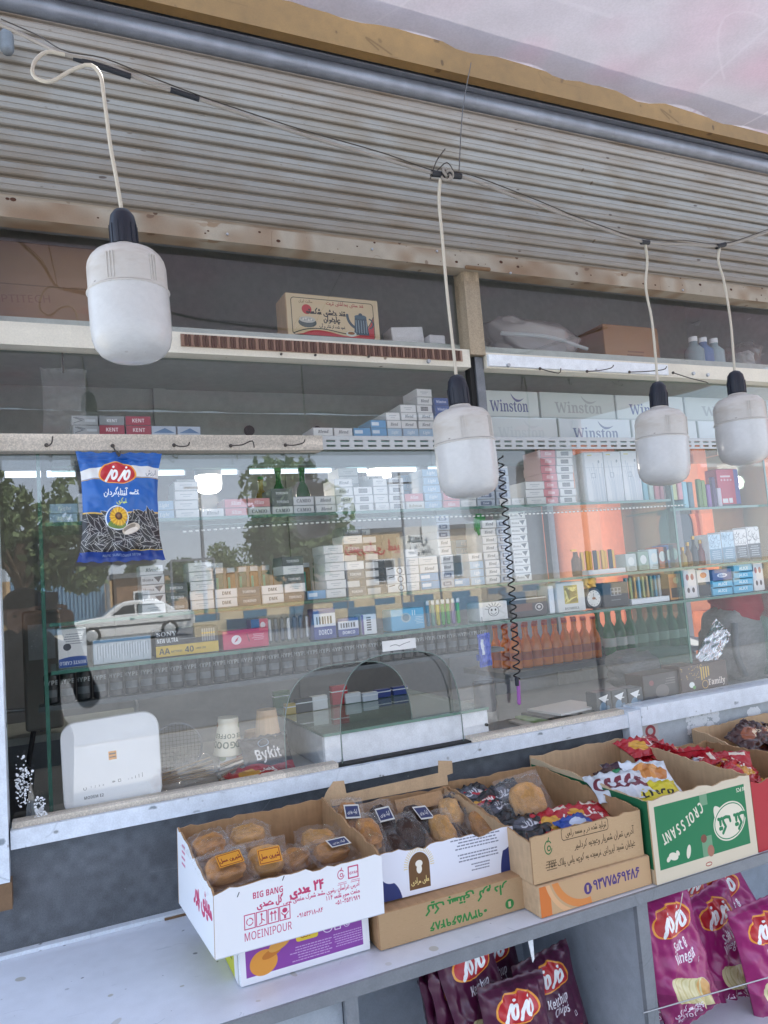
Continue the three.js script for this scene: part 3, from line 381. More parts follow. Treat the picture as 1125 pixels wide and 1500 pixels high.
// ---------- photographer: seen only as a mirror image in the pane ----------
{
  const caps = (list, res, c, size, name, mat, parent) => {   // smooth union of tapered capsules
    const mc = new MarchingCubes(res, new THREE.MeshStandardMaterial(), false, false, 60000), f = mc.field, k = 28 / size * 2;
    for (let z = 0, i = 0; z < res; z++) for (let y = 0; y < res; y++) for (let x = 0; x < res; x++, i++) {
      const p = [((x - res / 2) / (res / 2)) * size + c[0], ((y - res / 2) / (res / 2)) * size + c[1], ((z - res / 2) / (res / 2)) * size + c[2]]; let acc = 0;
      for (const [a, b, ra, rb] of list) { const ab = [b[0] - a[0], b[1] - a[1], b[2] - a[2]], ap = [p[0] - a[0], p[1] - a[1], p[2] - a[2]], t = Math.max(0, Math.min(1, (ap[0] * ab[0] + ap[1] * ab[1] + ap[2] * ab[2]) / (ab[0] ** 2 + ab[1] ** 2 + ab[2] ** 2 + 1e-9))), d = Math.hypot(ap[0] - ab[0] * t, ap[1] - ab[1] * t, ap[2] - ab[2] * t) - ra - (rb - ra) * t; acc += Math.exp(-Math.max(-.5, Math.min(1, d)) * k); }
      f[i] = Math.log(acc + 1e-12) / k;
    }
    mc.isolation = 0; mc.update(); const n = mc.count, g = new THREE.BufferGeometry(), P = mc.positionArray.slice(0, n * 3); for (let i = 0; i < n * 3; i++) P[i] = P[i] * size + c[i % 3];
    g.setAttribute('position', new THREE.BufferAttribute(P, 3)); const m = mergeVertices(g, 1e-5); m.computeVertexNormals(); return part(parent, name, m, mat);
  };
  const p = thing('person', 'person in dark clothes and a cap holding up a phone, mirrored in the window', 'person', [-.1, 0, 2.0]);
  const skin = flat('#8d6a55', .6), cloth = flat('#23262b', .9), hair = flat('#181512', .9);
  const arm = (s) => [[[s * .19, 1.24, .02], [s * .25, 1.08, -.06], .05, .042], [[s * .25, 1.08, -.06], [.1 + s * .075, 1.4, -.2], .04, .03]];
  caps([[[0, 1.3, 0], [0, .95, 0], .13, .14], [[-.12, 1.26, 0], [.12, 1.26, 0], .08, .08], [[0, 1.3, 0], [0, 1.37, -.01], .055, .05], [[-.09, .9, 0], [-.1, .48, -.02], .095, .065], [[.09, .9, 0], [.1, .48, -.02], .095, .065], [[-.1, .48, -.02], [-.1, .08, .03], .06, .042], [[.1, .48, -.02], [.1, .08, .03], .06, .042], [[-.1, .05, .04], [-.11, .04, -.12], .042, .038], [[.1, .05, .04], [.11, .04, -.12], .042, .038], ...arm(-1), ...arm(1)], 84, [0, .74, -.05], .82, 'body', cloth, p);
  const head = caps([[[0, 1.49, .0], [0, 1.46, -.02], .088, .082], [[0, 1.42, -.05], [0, 1.405, -.065], .055, .042], [[0, 1.38, 0], [0, 1.3, .01], .05, .052], [[0, 1.47, -.1], [0, 1.445, -.115], .01, .014], [[-.035, 1.485, -.088], [.035, 1.485, -.088], .014, .014], [[-.088, 1.47, 0], [-.09, 1.44, 0], .014, .012], [[.088, 1.47, 0], [.09, 1.44, 0], .014, .012], [[-.02, 1.408, -.102], [.02, 1.408, -.102], .008, .008]], 56, [0, 1.44, -.01], .17, 'head', skin, p);
  part(p, 'hair', new THREE.SphereGeometry(.1, 24, 16, 0, Math.PI * 2, 0, Math.PI * .5).scale(.96, .92, 1.08), hair, [0, 1.5, .006]); for (const s of [-1, 1]) part(p, 'eye', new THREE.SphereGeometry(.011, 10, 8), hair, [s * .034, 1.468, -.088]);
  for (const s of [-1, 1]) { const L = [[[.1 + s * .075, 1.4, -.2], [.1 + s * .07, 1.45, -.21], .026, .03]]; for (let i = 0; i < 4; i++) { const y = 1.425 + i * .022, l = [.03, .035, .034, .027][i]; L.push([[.1 + s * .066, y, -.212], [.1 + s * .052, y + .004, -.236], .0095, .0085], [[.1 + s * .052, y + .004, -.236], [.1 + s * (.052 - l * .5), y + .006, -.2375], .0085, .0075]); } L.push([[.1 + s * .066, 1.44, -.2], [.1 + s * .04, 1.475, -.198], .011, .009]); caps(L, 44, [.1 + s * .06, 1.45, -.21], .085, 'hand', skin, p); }
  const ph = thing('phone', 'dark phone held up by the person mirrored in the window', 'phone', [0, 1.5, 1.775]); part(ph, 'case', new RoundedBoxGeometry(.08, .16, .01, 3, .005), M.blackPlastic, [.0, -.02, 0]); part(ph, 'screen', box(.072, .148, .0006), flat('#0a0c10', .1), [0, -.02, .0056]); part(ph, 'camera_bump', new RoundedBoxGeometry(.03, .035, .003, 2, .001), M.blackRubber, [.018, .033, -.0065]);
}
// ---------- hanging lamps and the overhead cable ----------
const cablePts = [[0, 35, .42], [52, 60, .45], [95, 80, .5], [150, 92, .5], [215, 120, .5], [300, 148, .5], [430, 193, .5], [560, 232, .49], [640, 255, .48], [672, 258, .48], [760, 290, .46], [860, 327, .43], [945, 355, .42], [1000, 358, .43], [1055, 360, .45], [1125, 340, .47], [1250, 300, .5]].map(([a, b, z]) => at(a, b, z));
{
  const c = thing('lamp_cable', 'grey cable strung across the shutter with the lamp cords tied to it', 'cable');
  part(c, 'cable', tube(cablePts, .0036, 120, 7), M.cableM ??= flat('#a09a92', .6)); part(c, 'wire', tube(cablePts.map((p, i) => p.clone().add(V3(.002, .007 + .003 * Math.sin(i * 2.1), .003))), .0012, 120, 5), M.wire);
  const tapeAt = (i, j, f0, f1, r) => { const cv = new THREE.CatmullRomCurve3(cablePts); const pts = [0, .33, .66, 1].map((t) => cablePts[i].clone().lerp(cablePts[j], f0 + (f1 - f0) * t)); part(c, 'tape', tube(pts, r, 12, 8), M.tape); };
  tapeAt(2, 4, .1, .8, .005); tapeAt(4, 5, .4, .9, .0048); tapeAt(8, 9, -.25, 1.1, .0065); tapeAt(12, 13, -.1, .1, .006); tapeAt(14, 15, -.08, .1, .006);
  const k = at(672, 258, .48); part(c, 'tie_wire', tube([k, at(678, 160, .3), at(690, 92, .13)], .0012, 12, 4), M.wire);
  part(c, 'tie_wire', tube([at(630, 262, .48), at(640, 235, .485), at(652, 218, .49)], .0012, 8, 4), M.wire); part(c, 'tie_wire', tube([at(640, 250, .48), at(655, 238, .49), at(664, 252, .485), at(655, 262, .49)], .0012, 12, 4), M.wire);
  part(c, 'knot', new THREE.TorusKnotGeometry(.009, .003, 40, 6, 2, 3), M.cableM, at(655, 256, .486)); part(c, 'wall_clip', new THREE.CapsuleGeometry(.014, .03, 4, 8), M.greyDark, at(10, 62, .08)); part(c, 'tie_wire', tube([at(10, 40, .1), at(50, 62, .3), at(95, 80, .5)], .0013, 10, 4), M.wire);
}
const bodyProf = [[.15, .70], [.17, .685], [.2, .66], [.30, .648], [.385, .63], [.44, .60], [.475, .565], [.488, .53], [.49, .47], [.49, .375]];
const globeProf = [[.49, .373], [.505, .37], [.508, .355], [.498, .35], [.5, .25], [.498, .12], [.488, .05], [.46, .0], [.40, -.045], [.3, -.075], [.15, -.092], [0, -.096]];
function lamp(top, bottom, z, dia, cordPts, label) {
  const a = at(...top, z), b = at(...bottom, z), axis = a.clone().sub(b), len = axis.length(), g = thing('hanging_lamp', label, 'lamp', [0, 0, 0], 'lamps hanging on cords before the kiosk');
  g.position.copy(b); g.quaternion.setFromUnitVectors(V3(0, 1, 0), axis.clone().normalize()); const s = len / 1.9 / 1; const R0 = dia;
  // local profile: radius in diameters, height scaled so that the body takes three quarters of the length
  const H = len * .76 / .796, P = (pr) => pr.map(([r, y]) => [r * dia, (y + .096) * H]);
  part(g, 'housing', lathe(P(bodyProf), 40), M.lampBody); part(g, 'diffuser', lathe(P(globeProf).reverse(), 40), M.lampGlobe);
  const ring = part(g, 'seam', new THREE.TorusGeometry(.497 * dia, .0022, 6, 48).rotateX(Math.PI / 2), M.lampBody, [0, (.362 + .096) * H, 0]);
  for (const an of [-.6, -.52, -.44, .5, .58, .66, 1.6, 1.68, 2.6, 2.7, 3.6, 3.7]) part(g, 'rib', box(.0016, .17 * H, .002), M.lampBody, [Math.sin(an) * .491 * dia, (.47 + .096) * H, Math.cos(an) * .491 * dia], [0, an, 0]);
  const y0 = .775 * H, y1 = len; part(g, 'socket', lathe([[.0, y0], [.165 * dia, y0], [.172 * dia, y0 + .006], [.172 * dia, y0 + (y1 - y0) * .55], [.15 * dia, y0 + (y1 - y0) * .8], [.1 * dia, y1 - .004], [.03 * dia, y1], [0, y1]], 24), M.blackPlastic);
  for (const an of [0, .52, 1.05, 1.57, 2.1, 2.6, 3.14, 3.7, 4.2, 4.7, 5.2, 5.76]) part(g, 'grip_rib', box(.002, (y1 - y0) * .5, .0016), M.blackPlastic, [Math.sin(an) * .173 * dia, y0 + (y1 - y0) * .3, Math.cos(an) * .173 * dia], [0, an, 0]);
  const inv = g.matrix; g.updateMatrixWorld(); const im = g.matrixWorld.clone().invert();
  part(g, 'cord', tube([a.clone().addScaledVector(axis, -.01), ...cordPts.map(([x, y, zz]) => at(x, y, zz ?? z))].map((p) => p.applyMatrix4(im)), .0032, 50, 6), M.cord);
}
lamp([178, 306], [197, 530], .56, .122, [[172, 270], [162, 215], [152, 140], [146, 108, .55], [132, 95, .54], [105, 103, .53], [72, 120, .53], [50, 112, .52], [50, 92, .51], [70, 76, .5], [95, 80, .5]], 'largest looking white bulb lamp with a looped cord beside the blue seed bag');
lamp([668, 549], [690, 730], .47, .122, [[665, 520], [655, 430], [648, 350], [643, 290], [645, 262, .48]], 'white bulb lamp hanging before the wooden mullion');
lamp([963, 559], [974, 711], .4, .122, [[962, 545], [955, 470], [946, 420], [948, 380], [945, 356, .42]], 'white bulb lamp hanging before the stacked cartons');
lamp([1076, 543], [1092, 681], .44, .122, [[1075, 530], [1070, 470], [1060, 410], [1052, 380], [1055, 360, .45]], 'white bulb lamp hanging before the red standing box');

// ---------- bags ----------
function pillow(W, H, T, { seed = 1, crimp = .07, wr = .006, nx = 26, ny = 36, fold = 0, waist = .06 } = {}) {
  const pos = [], uv = [], idx = [];
  for (const s of [1, -1]) { const o = pos.length / 3;
    for (let j = 0; j <= ny; j++) for (let i = 0; i <= nx; i++) {
      const u = i / nx * 2 - 1, v = j / ny * 2 - 1, e = Math.min(1, Math.max(0, (1 - Math.abs(v)) / (crimp * 2) - 1)), env = Math.pow(Math.max(0, 1 - Math.pow(Math.abs(u), 2.6)), .6) * Math.pow(Math.min(1, e * .55), .7), flatEnd = Math.abs(v) > 1 - crimp * 2;
      const narrow = 1 - waist * Math.pow(Math.max(0, 1 - Math.pow(Math.abs(v), 3)), 1) + .012 * N(v * 5, seed * 3.1 + (u > 0 ? 4 : 0));
      const edge = Math.max(0, 1 - Math.abs(u)), n = wr * (N(u * 2.2, v * 3 + seed, s * 2) + .6 * N(u * 5 + seed, v * 4, s * 5) + .35 * N(u * 11, v * 9 + seed, s)) * Math.min(1, edge * 8) * (flatEnd ? .15 : 1) + (flatEnd ? .0012 * Math.sin(v * 160) : 0) + wr * .6 * Math.sin(u * 17 + seed) * Math.exp(-Math.pow((Math.abs(v) - .8) / .12, 2));
      pos.push(u * W / 2 * narrow, v * H / 2 + .003 * N(u * 3, seed) + (Math.abs(v) === 1 ? .0015 * Math.sin(u * 60) : 0), s * (T / 2 * env + .0006) + n * (s > 0 ? 1 : .7) + fold * (v > .5 ? (v - .5) ** 2 : 0)); uv.push(s > 0 ? i / nx : 1 - i / nx, j / ny);
    }
    for (let j = 0; j < ny; j++) for (let i = 0; i < nx; i++) { const a = o + j * (nx + 1) + i, b = a + 1, c = a + nx + 1, d = c + 1; s > 0 ? idx.push(a, b, c, b, d, c) : idx.push(a, c, b, b, c, d); } }
  const g = new THREE.BufferGeometry(); g.setAttribute('position', new THREE.Float32BufferAttribute(pos, 3)); g.setAttribute('uv', new THREE.Float32BufferAttribute(uv, 2)); g.setIndex(idx); g.computeVertexNormals(); return g;
}
const foilPrint = (w, h, draw, rough = .32) => print(w, h, draw, rough, { clearcoat: .35, clearcoatRoughness: .25, metalness: .05 });
// sunflower seed bag on its hook
{
  const m = foilPrint(512, 700, (g, W, H) => {
    g.fillStyle = '#1763b6'; g.fillRect(0, 0, W, H); g.fillStyle = '#0f4a94'; for (let i = 0; i < 9; i++) g.fillRect(0, 6 + i * 9, W, 3);
    g.fillStyle = '#e4e4e2'; g.beginPath(); g.moveTo(0, 128); g.quadraticCurveTo(W * .3, 88, W * .5, 96); g.quadraticCurveTo(W * .8, 92, W, 104); g.lineTo(W, 172); g.quadraticCurveTo(W * .8, 164, W * .5, 170); g.quadraticCurveTo(W * .2, 170, 0, 186); g.fill();
    g.strokeStyle = '#d9a94e'; g.lineWidth = 4; g.beginPath(); g.moveTo(0, 190); g.quadraticCurveTo(W * .3, 172, W * .5, 173); g.quadraticCurveTo(W * .8, 168, W, 176); g.stroke();
    fa(g, 'ارزش', W - 20, 150, 34, { w: .12, col: '#8a8f96' }); badge(g, W * .46, 150, 108);
    fa(g, 'تخمه آفتابگردان', W * .5, 282, 42, { w: .15, align: 'center', col: '#eef2f6' }); fa(g, 'نمکی', W * .5, 332, 36, { w: .15, align: 'center', col: '#cfd96a' });
    g.fillStyle = '#d9b25a'; g.fillRect(0, 392, W, 10); g.fillStyle = '#1b1a1c'; g.fillRect(0, 402, W, 240); const r = rng(9);
    for (let i = 0; i < 120; i++) { const x = r() * W, y = 404 + r() * 236, a = (r() - .5) * 2.6, l = 48 + 22 * r(); g.save(); g.translate(x, y); g.rotate(a); g.fillStyle = '#19181b'; g.strokeStyle = '#c9c7c3'; g.lineWidth = 2.2; g.beginPath(); g.moveTo(-l, 0); g.quadraticCurveTo(0, -30, l, 0); g.quadraticCurveTo(0, 30, -l, 0); g.fill(); g.stroke(); g.strokeStyle = '#77757a'; g.lineWidth = 1.2; g.beginPath(); g.moveTo(-l * .8, 0); g.quadraticCurveTo(0, -9, l * .8, 0); g.moveTo(-l * .7, 4); g.quadraticCurveTo(0, 12, l * .7, 4); g.stroke(); g.restore(); }
    g.lineWidth = 8; g.strokeStyle = '#dfe8f2'; oval(g, W * .44, 430, 74, 74, '#2a62a8'); g.beginPath(); g.arc(W * .44, 430, 74, 0, 7); g.stroke(); oval(g, W * .44, 470, 60, 30, '#6d8a3c');
    for (let i = 0; i < 26; i++) { const a = i / 26 * 6.283; g.save(); g.translate(W * .46, 420); g.rotate(a); g.fillStyle = i % 2 ? '#eebf33' : '#d99f22'; g.beginPath(); g.ellipse(38, 0, 24, 8, 0, 0, 7); g.fill(); g.restore(); } oval(g, W * .46, 420, 24, 24, '#5c351a'); oval(g, W * .46, 420, 12, 12, '#8a5a2a');
    oval(g, W * .62, 500, 60, 34, '#cdbfae', -.25); oval(g, W * .6, 492, 44, 16, '#8f8373', -.35); oval(g, W * .62, 512, 46, 16, '#e6dccf', -.25);
    g.fillStyle = '#12398a'; g.fillRect(0, 640, W, 60); g.fillStyle = '#c9b06a'; g.fillRect(W * .6, 634, W * .4, 5); latin(g, 'NUTS  SUNFLOWER SEEDS', W * .5, 668, '20px sans-serif', '#b9c4da', 'center');
  });
  const p = at(177, 742, .065), b = thing('seed_bag', 'blue bag of sunflower seeds with a red badge hanging from the wooden rail', 'snack bag', [p.x, p.y, p.z]); b.rotation.set(-.06, 0, -.03);
  part(b, 'bag', pillow(.178, .236, .05, { seed: 3, crimp: .055, wr: .008, waist: .14 }), m); part(b, 'hang_hook', tube([[-.012, .125, -.02], [-.005, .118, .008], [-.003, .108, .012]], .0022, 10, 5), M.wire);
}
// crisps
const chipsArt = (base, edge, l1, l2, chipCol, seedN2, low) => foilPrint(512, 768, (g, W, H) => {
  g.fillStyle = base; g.fillRect(0, 0, W, H); g.fillStyle = edge; g.fillRect(0, 0, W, 34); g.fillRect(0, H - 34, W, 34);
  g.fillStyle = edge; g.beginPath(); g.moveTo(0, H); g.lineTo(0, H * .66); g.quadraticCurveTo(W * .4, H * .78, W, H * .7); g.lineTo(W, H); g.fill();
  badge(g, W * .5, 168, 150); latin(g, l1, W * .52, 340, 'italic bold 80px sans-serif', '#f4eef2', 'center', .62); latin(g, l2, W * .54, 410, 'italic bold 82px sans-serif', '#f4eef2', 'center', .62);
  const r = rng(seedN2); for (let i = 0; i < 9; i++) { oval(g, 150 + i * 27, 545 + i * 9, 52, 82, i % 2 ? '#cfc187' : '#ded3a0', -.35); oval(g, 156 + i * 27, 545 + i * 9, 44, 74, i > 6 ? '#dba860' : '#e3d9ab', -.35); }
  oval(g, 360, 680, 58, 34, '#e5d9a4', -.1); if (low) { oval(g, 400, 560, 34, 40, '#b03a20'); oval(g, 440, 590, 30, 34, '#c2502a'); }
  fa(g, 'چیپس سرکه نمکی', 300, 668, 34, { w: .14, col: '#efe6ec' }); latin(g, 'POTATO CHIPS', 90, 706, 'bold 28px sans-serif', '#efe6ec'); g.strokeStyle = '#efe6ec'; g.lineWidth = 4; g.strokeRect(380, 430, 20, 26);
});
const art = { vinegar: chipsArt('#a3236f', '#8d1c5f', 'Salt &', 'Vinegar', 0, 1, false), ketchup: chipsArt('#551a3c', '#45132f', 'Ketchup', 'Chips', 0, 2, true) };
const pillowG = [1, 2, 3].map((s) => pillow(.175, .265, .062, { seed: s * 5, crimp: .04, wr: .011, waist: .05 }));
function chipBag(kind, px, py, z, rot, k, label) { const p = at(px, py, z), b = thing('crisp_bag', label, 'crisp bag', [p.x, p.y, p.z], kind === 'vinegar' ? 'crimson crisp bags on the lower shelf' : 'dark purple crisp bags on the lower shelf'); b.rotation.set(...rot, 'YXZ'); if (kind === 'ketchup') b.scale.setScalar(.88); part(b, 'bag', pillowG[k], art[kind]); }
chipBag('vinegar', 990, 1400, .40, [-.16, .06, .1], 0, 'crimson salt and vinegar crisp bag leaning beside the grey divider, front one');
chipBag('vinegar', 1128, 1408, .40, [-.14, -.05, .06], 1, 'crimson salt and vinegar crisp bag standing in front, farther from the divider');
chipBag('vinegar', 1058, 1385, .30, [-.2, .1, .12], 2, 'crimson crisp bag wedged between the two front crimson bags');
chipBag('vinegar', 952, 1408, .29, [-.1, .05, .03], 1, 'crimson crisp bag half hidden right behind the one at the divider');
chipBag('vinegar', 1075, 1340, .14, [-.25, -.2, .35], 0, 'crimson crisp bag at the back of the shelf, tilted'); chipBag('vinegar', 1010, 1340, .15, [-.2, .1, -.1], 2, 'crimson crisp bag at the back of the shelf, upright');
chipBag('ketchup', 762, 1530, .40, [-.2, .0, -.03], 1, 'dark purple crisp bag in front of the leaning dark bags'); chipBag('ketchup', 700, 1462, .33, [-.3, .22, .1], 0, 'dark purple crisp bag with a folded top behind the front dark bag');
chipBag('ketchup', 812, 1478, .3, [-.16, .02, .12], 2, 'dark purple ketchup crisp bag leaning toward the grey divider'); chipBag('ketchup', 672, 1488, .3, [-.1, .5, .03], 2, 'dark purple crisp bag standing edge on behind the folded one'); chipBag('ketchup', 650, 1490, .27, [-.1, .7, .02], 1, 'dark purple crisp bag turned edge on beside the white board'); chipBag('ketchup', 725, 1440, .18, [-.3, 0, .03], 0, 'dark purple crisp bag at the back of the pile');

// ---------- outer counter with open shelves ----------
{
  const c = thing('display_counter', 'white topped outdoor counter with grey edge and open shelves below', 'counter');
  span(c, 'top_board', -.6, 2.4, .803, .82, .001, .47, M.counter); span(c, 'edge_trim', -.6, 2.4, .797, .8195, .4705, .477, M.trim); span(c, 'back_strip', -.6, .34, .8205, .828, .001, .02, M.sill); span(c, 'back_strip', .2, .33, .8205, .824, .0205, .026, M.cardDark);
  span(c, 'divider', 1.076, 1.1, .02, .802, .02, .462, M.unit); span(c, 'divider_edge', 1.074, 1.102, .02, .7965, .4625, .474, M.trim);
  span(c, 'divider', .436, .455, .02, .802, .02, .462, M.unit); span(c, 'divider_edge', .434, .457, .02, .7965, .4625, .474, M.trim); span(c, 'front_board', -.59, .4335, .02, .7965, .44, .458, M.unit); span(c, 'divider', 2.3, 2.32, .02, .802, .02, .462, M.unit);
  span(c, 'shelf', 1.1005, 2.299, .43, .445, .02, .46, M.counter); span(c, 'shelf', .4555, 1.0755, .30, .315, .02, .46, M.counter); span(c, 'back_board', .4555, 2.299, .02, .802, .006, .0195, M.unit);
  part(c, 'guard_rod', tube([at(942, 1484, .476), at(1040, 1456, .476), at(1125, 1432, .476), at(1250, 1396, .476)], .0016, 8, 5), M.steel);
}
solo('paint_flake', new THREE.ExtrudeGeometry((() => { const s = new THREE.Shape(); s.moveTo(0, 0); s.lineTo(.012, .002); s.lineTo(.011, -.04); s.lineTo(.007, -.046); s.closePath(); return s; })(), { depth: .002, bevelEnabled: false }), M.white, 'loose white strip hanging under the counter edge above the dark crisp bags', 'strip', at(772, 1374, .466));
solo('counter_string', tube([at(1000, 1308, .478), at(996, 1330, .48), at(990, 1348, .482), at(988, 1362, .482)], .0012, 10, 4), M.cord, 'thin string hanging from the counter edge over the crimson crisp bag', 'string');
// ---------- cardboard boxes on the counter ----------
function panelGeo(w, h0, h1, t, jag, seed) {   // upright board, base on y = 0, outer face towards +z, top edge torn by jag
  const r = rng(seed), s = new THREE.Shape(), n = Math.max(6, Math.round(w / .014)), H = Math.max(h0, h1) + jag; s.moveTo(-w / 2, 0); s.lineTo(w / 2, 0);
  for (let i = n; i >= 0; i--) { const f = i / n, x = -w / 2 + w * f; s.lineTo(x, h0 + (h1 - h0) * f - jag * (r() * .45 + Math.max(0, N(x * 25, seed)) * 1.1)); }
  s.closePath(); const g = new THREE.ExtrudeGeometry(s, { depth: t, bevelEnabled: false }); const p = g.attributes.position, nn = g.attributes.normal, uv = g.attributes.uv; g.clearGroups();
  for (let i = 0; i < p.count; i++) uv.setXY(i, (p.getX(i) + w / 2) / w, p.getY(i) / H);
  let cur = -1, st = 0; const kind = (i) => (nn.getZ(i) > .5 ? 0 : 1); for (let i = 0; i <= p.count; i += 3) { const k = i < p.count ? kind(i) : -2; if (k !== cur) { if (cur >= 0) g.addGroup(st, i - st, cur); cur = k; st = i; } }
  return g;
}
function openBox(name, label, cat, { x0, x1, z0, z1, y, hf, hb, hl0, hl1, hr0, hr1, front, left, outer = M.card, inner = M.card, jag = .008, seed = 1, turn = 0, group, tilt = 0 }) {
  const W = x1 - x0, D = z1 - z0, g = thing(name, label, cat, [(x0 + x1) / 2, y, (z0 + z1) / 2], group), t = .004; g.rotation.y = turn; g.rotation.z = tilt;
  part(g, 'base', box(W - .012, .004, D - .012), inner, [0, .003, 0]);
  part(g, 'front_panel', panelGeo(W, hf, hf, t, jag, seed), [front || outer, inner], [0, 0, D / 2 - t]);
  part(g, 'back_panel', panelGeo(W, hb, hb, t, jag * .7, seed + 1), [outer, inner], [0, 0, -D / 2 + t], [0, Math.PI, 0]);
  part(g, 'side_panel', panelGeo(D - .0085, hl0 ?? hb, hl1 ?? hf, t, jag, seed + 2), [left || outer, inner], [-W / 2 + t, 0, 0], [0, -Math.PI / 2, 0]);
  part(g, 'side_panel', panelGeo(D - .0085, hr1 ?? hf, hr0 ?? hb, t, jag, seed + 3), [outer, inner], [W / 2 - t, 0, 0], [0, Math.PI / 2, 0]);
  return g;
}
// one shared sheet for the many small prints: each takes a rectangle of it
let sheetCtx, sheetMat, sx, sy, sRow;
function newSheet() { const c = document.createElement('canvas'); c.width = c.height = 2048; sheetCtx = c.getContext('2d'); const t = new THREE.CanvasTexture(c); t.colorSpace = THREE.SRGBColorSpace; sheetMat = phys({ map: t, roughness: .4, clearcoat: .35, clearcoatRoughness: .1 }); sx = sy = 4; sRow = 0; }
newSheet();
function P2(w, h, bg, f) { if (sx + w + 6 > 2048) { sx = 4; sy += sRow + 6; sRow = 0; } if (sy + h > 2044) newSheet(); const g = sheetCtx, x = sx, y = sy; g.save(); g.fillStyle = bg; g.fillRect(x - 2, y - 2, w + 4, h + 4); g.beginPath(); g.rect(x, y, w, h); g.clip(); g.translate(x, y); f(g, w, h); g.restore(); sx += w + 6; sRow = Math.max(sRow, h); return { mat: sheetMat, uv: [x / 2048, 1 - (y + h) / 2048, w / 2048, h / 2048] }; }
function intoAtlas(geo, m) { if (m && m.uv) { const uv = geo.attributes.uv; for (let i = 0; i < uv.count; i++) uv.setXY(i, m.uv[0] + Math.min(1, Math.max(0, uv.getX(i))) * m.uv[2], m.uv[1] + Math.min(1, Math.max(0, uv.getY(i))) * m.uv[3]); } return geo; }
function closedBox(name, label, cat, x0, x1, y0, y1, z0, z1, front, side, group, turn = 0) {
  const g = thing(name, label, cat, [(x0 + x1) / 2, y0, (z0 + z1) / 2], group); g.rotation.y = turn; const W = x1 - x0, H = y1 - y0, D = z1 - z0;
  part(g, 'carton', new RoundedBoxGeometry(W, H, D, 2, Math.min(.004, H * .08)), side, [0, H / 2, 0]); if (front) part(g, 'front_print', intoAtlas(new THREE.PlaneGeometry(W * .985, H * .96), front), front.mat || front, [0, H / 2, D / 2 + .0006]); return g;
}
const apple = (g, x, y, s, col) => { g.strokeStyle = col; g.lineWidth = s * .14; g.beginPath(); g.ellipse(x, y, s * .6, s * .72, 0, .3, 5.6); g.stroke(); g.beginPath(); g.arc(x + s * .1, y + s * .1, s * .26, 0, 7); g.stroke(); g.beginPath(); g.moveTo(x, y - s * .6); g.lineTo(x + s * .18, y - s * 1.05); g.stroke(); };
// purple and yellow biscuit box under the white one
const purpleP = print(640, 220, (g, W, H) => { g.fillStyle = '#eeeef2'; g.fillRect(0, 0, W, H); g.fillStyle = '#8d46a0'; g.fillRect(26, 0, W - 60, H - 38); oval(g, 110, 120, 66, 72, '#e49a3c', .3); oval(g, 150, 80, 50, 22, '#c9792a', -.4); oval(g, 190, 40, 60, 30, '#e2a24a', -.5);
  g.fillStyle = '#e9c93a'; g.beginPath(); g.roundRect(270, -10, 110, 70, 14); g.fill(); fa(g, 'شیرین', 362, 34, 30, { w: .13, col: '#a05a1a' }); fakeText(g, 230, 86, 200, 15, 6, '#d9c3e2', 5); g.strokeStyle = '#eadcf0'; g.lineWidth = 5; g.beginPath(); g.arc(430, 30, 22, 0, 7); g.stroke(); g.strokeRect(466, 10, 28, 40); apple(g, 528, 32, 24, '#eadcf0'); fakeText(g, 450, 76, 150, 14, 6, '#d9c3e2', 8); g.fillStyle = '#fff'; g.fillRect(555, 0, 60, 22); g.fillStyle = '#222'; for (let i = 0; i < 18; i++) g.fillRect(558 + i * 3.1, 0, i % 3 ? 1 : 2, 16); });
const yellowP = print(160, 160, (g, W, H) => { g.fillStyle = '#c9c93f'; g.fillRect(0, 0, W, H); g.fillStyle = '#eeeef2'; g.fillRect(W - 24, 0, 24, H); g.fillStyle = '#8d9a2c'; g.fillRect(20, 40, 60, 14); fa(g, 'موز', 120, 100, 50, { w: .12, col: '#4f5a1c' }); });
{ const g = closedBox('biscuit_box', 'purple printed biscuit box under the white open box', 'box', .277, .522, .821, .889, .17, .385, purpleP, M.white); part(g, 'side_print', new THREE.PlaneGeometry(.2, .066).rotateY(-Math.PI / 2), yellowP, [-.1232, .034, 0]); }
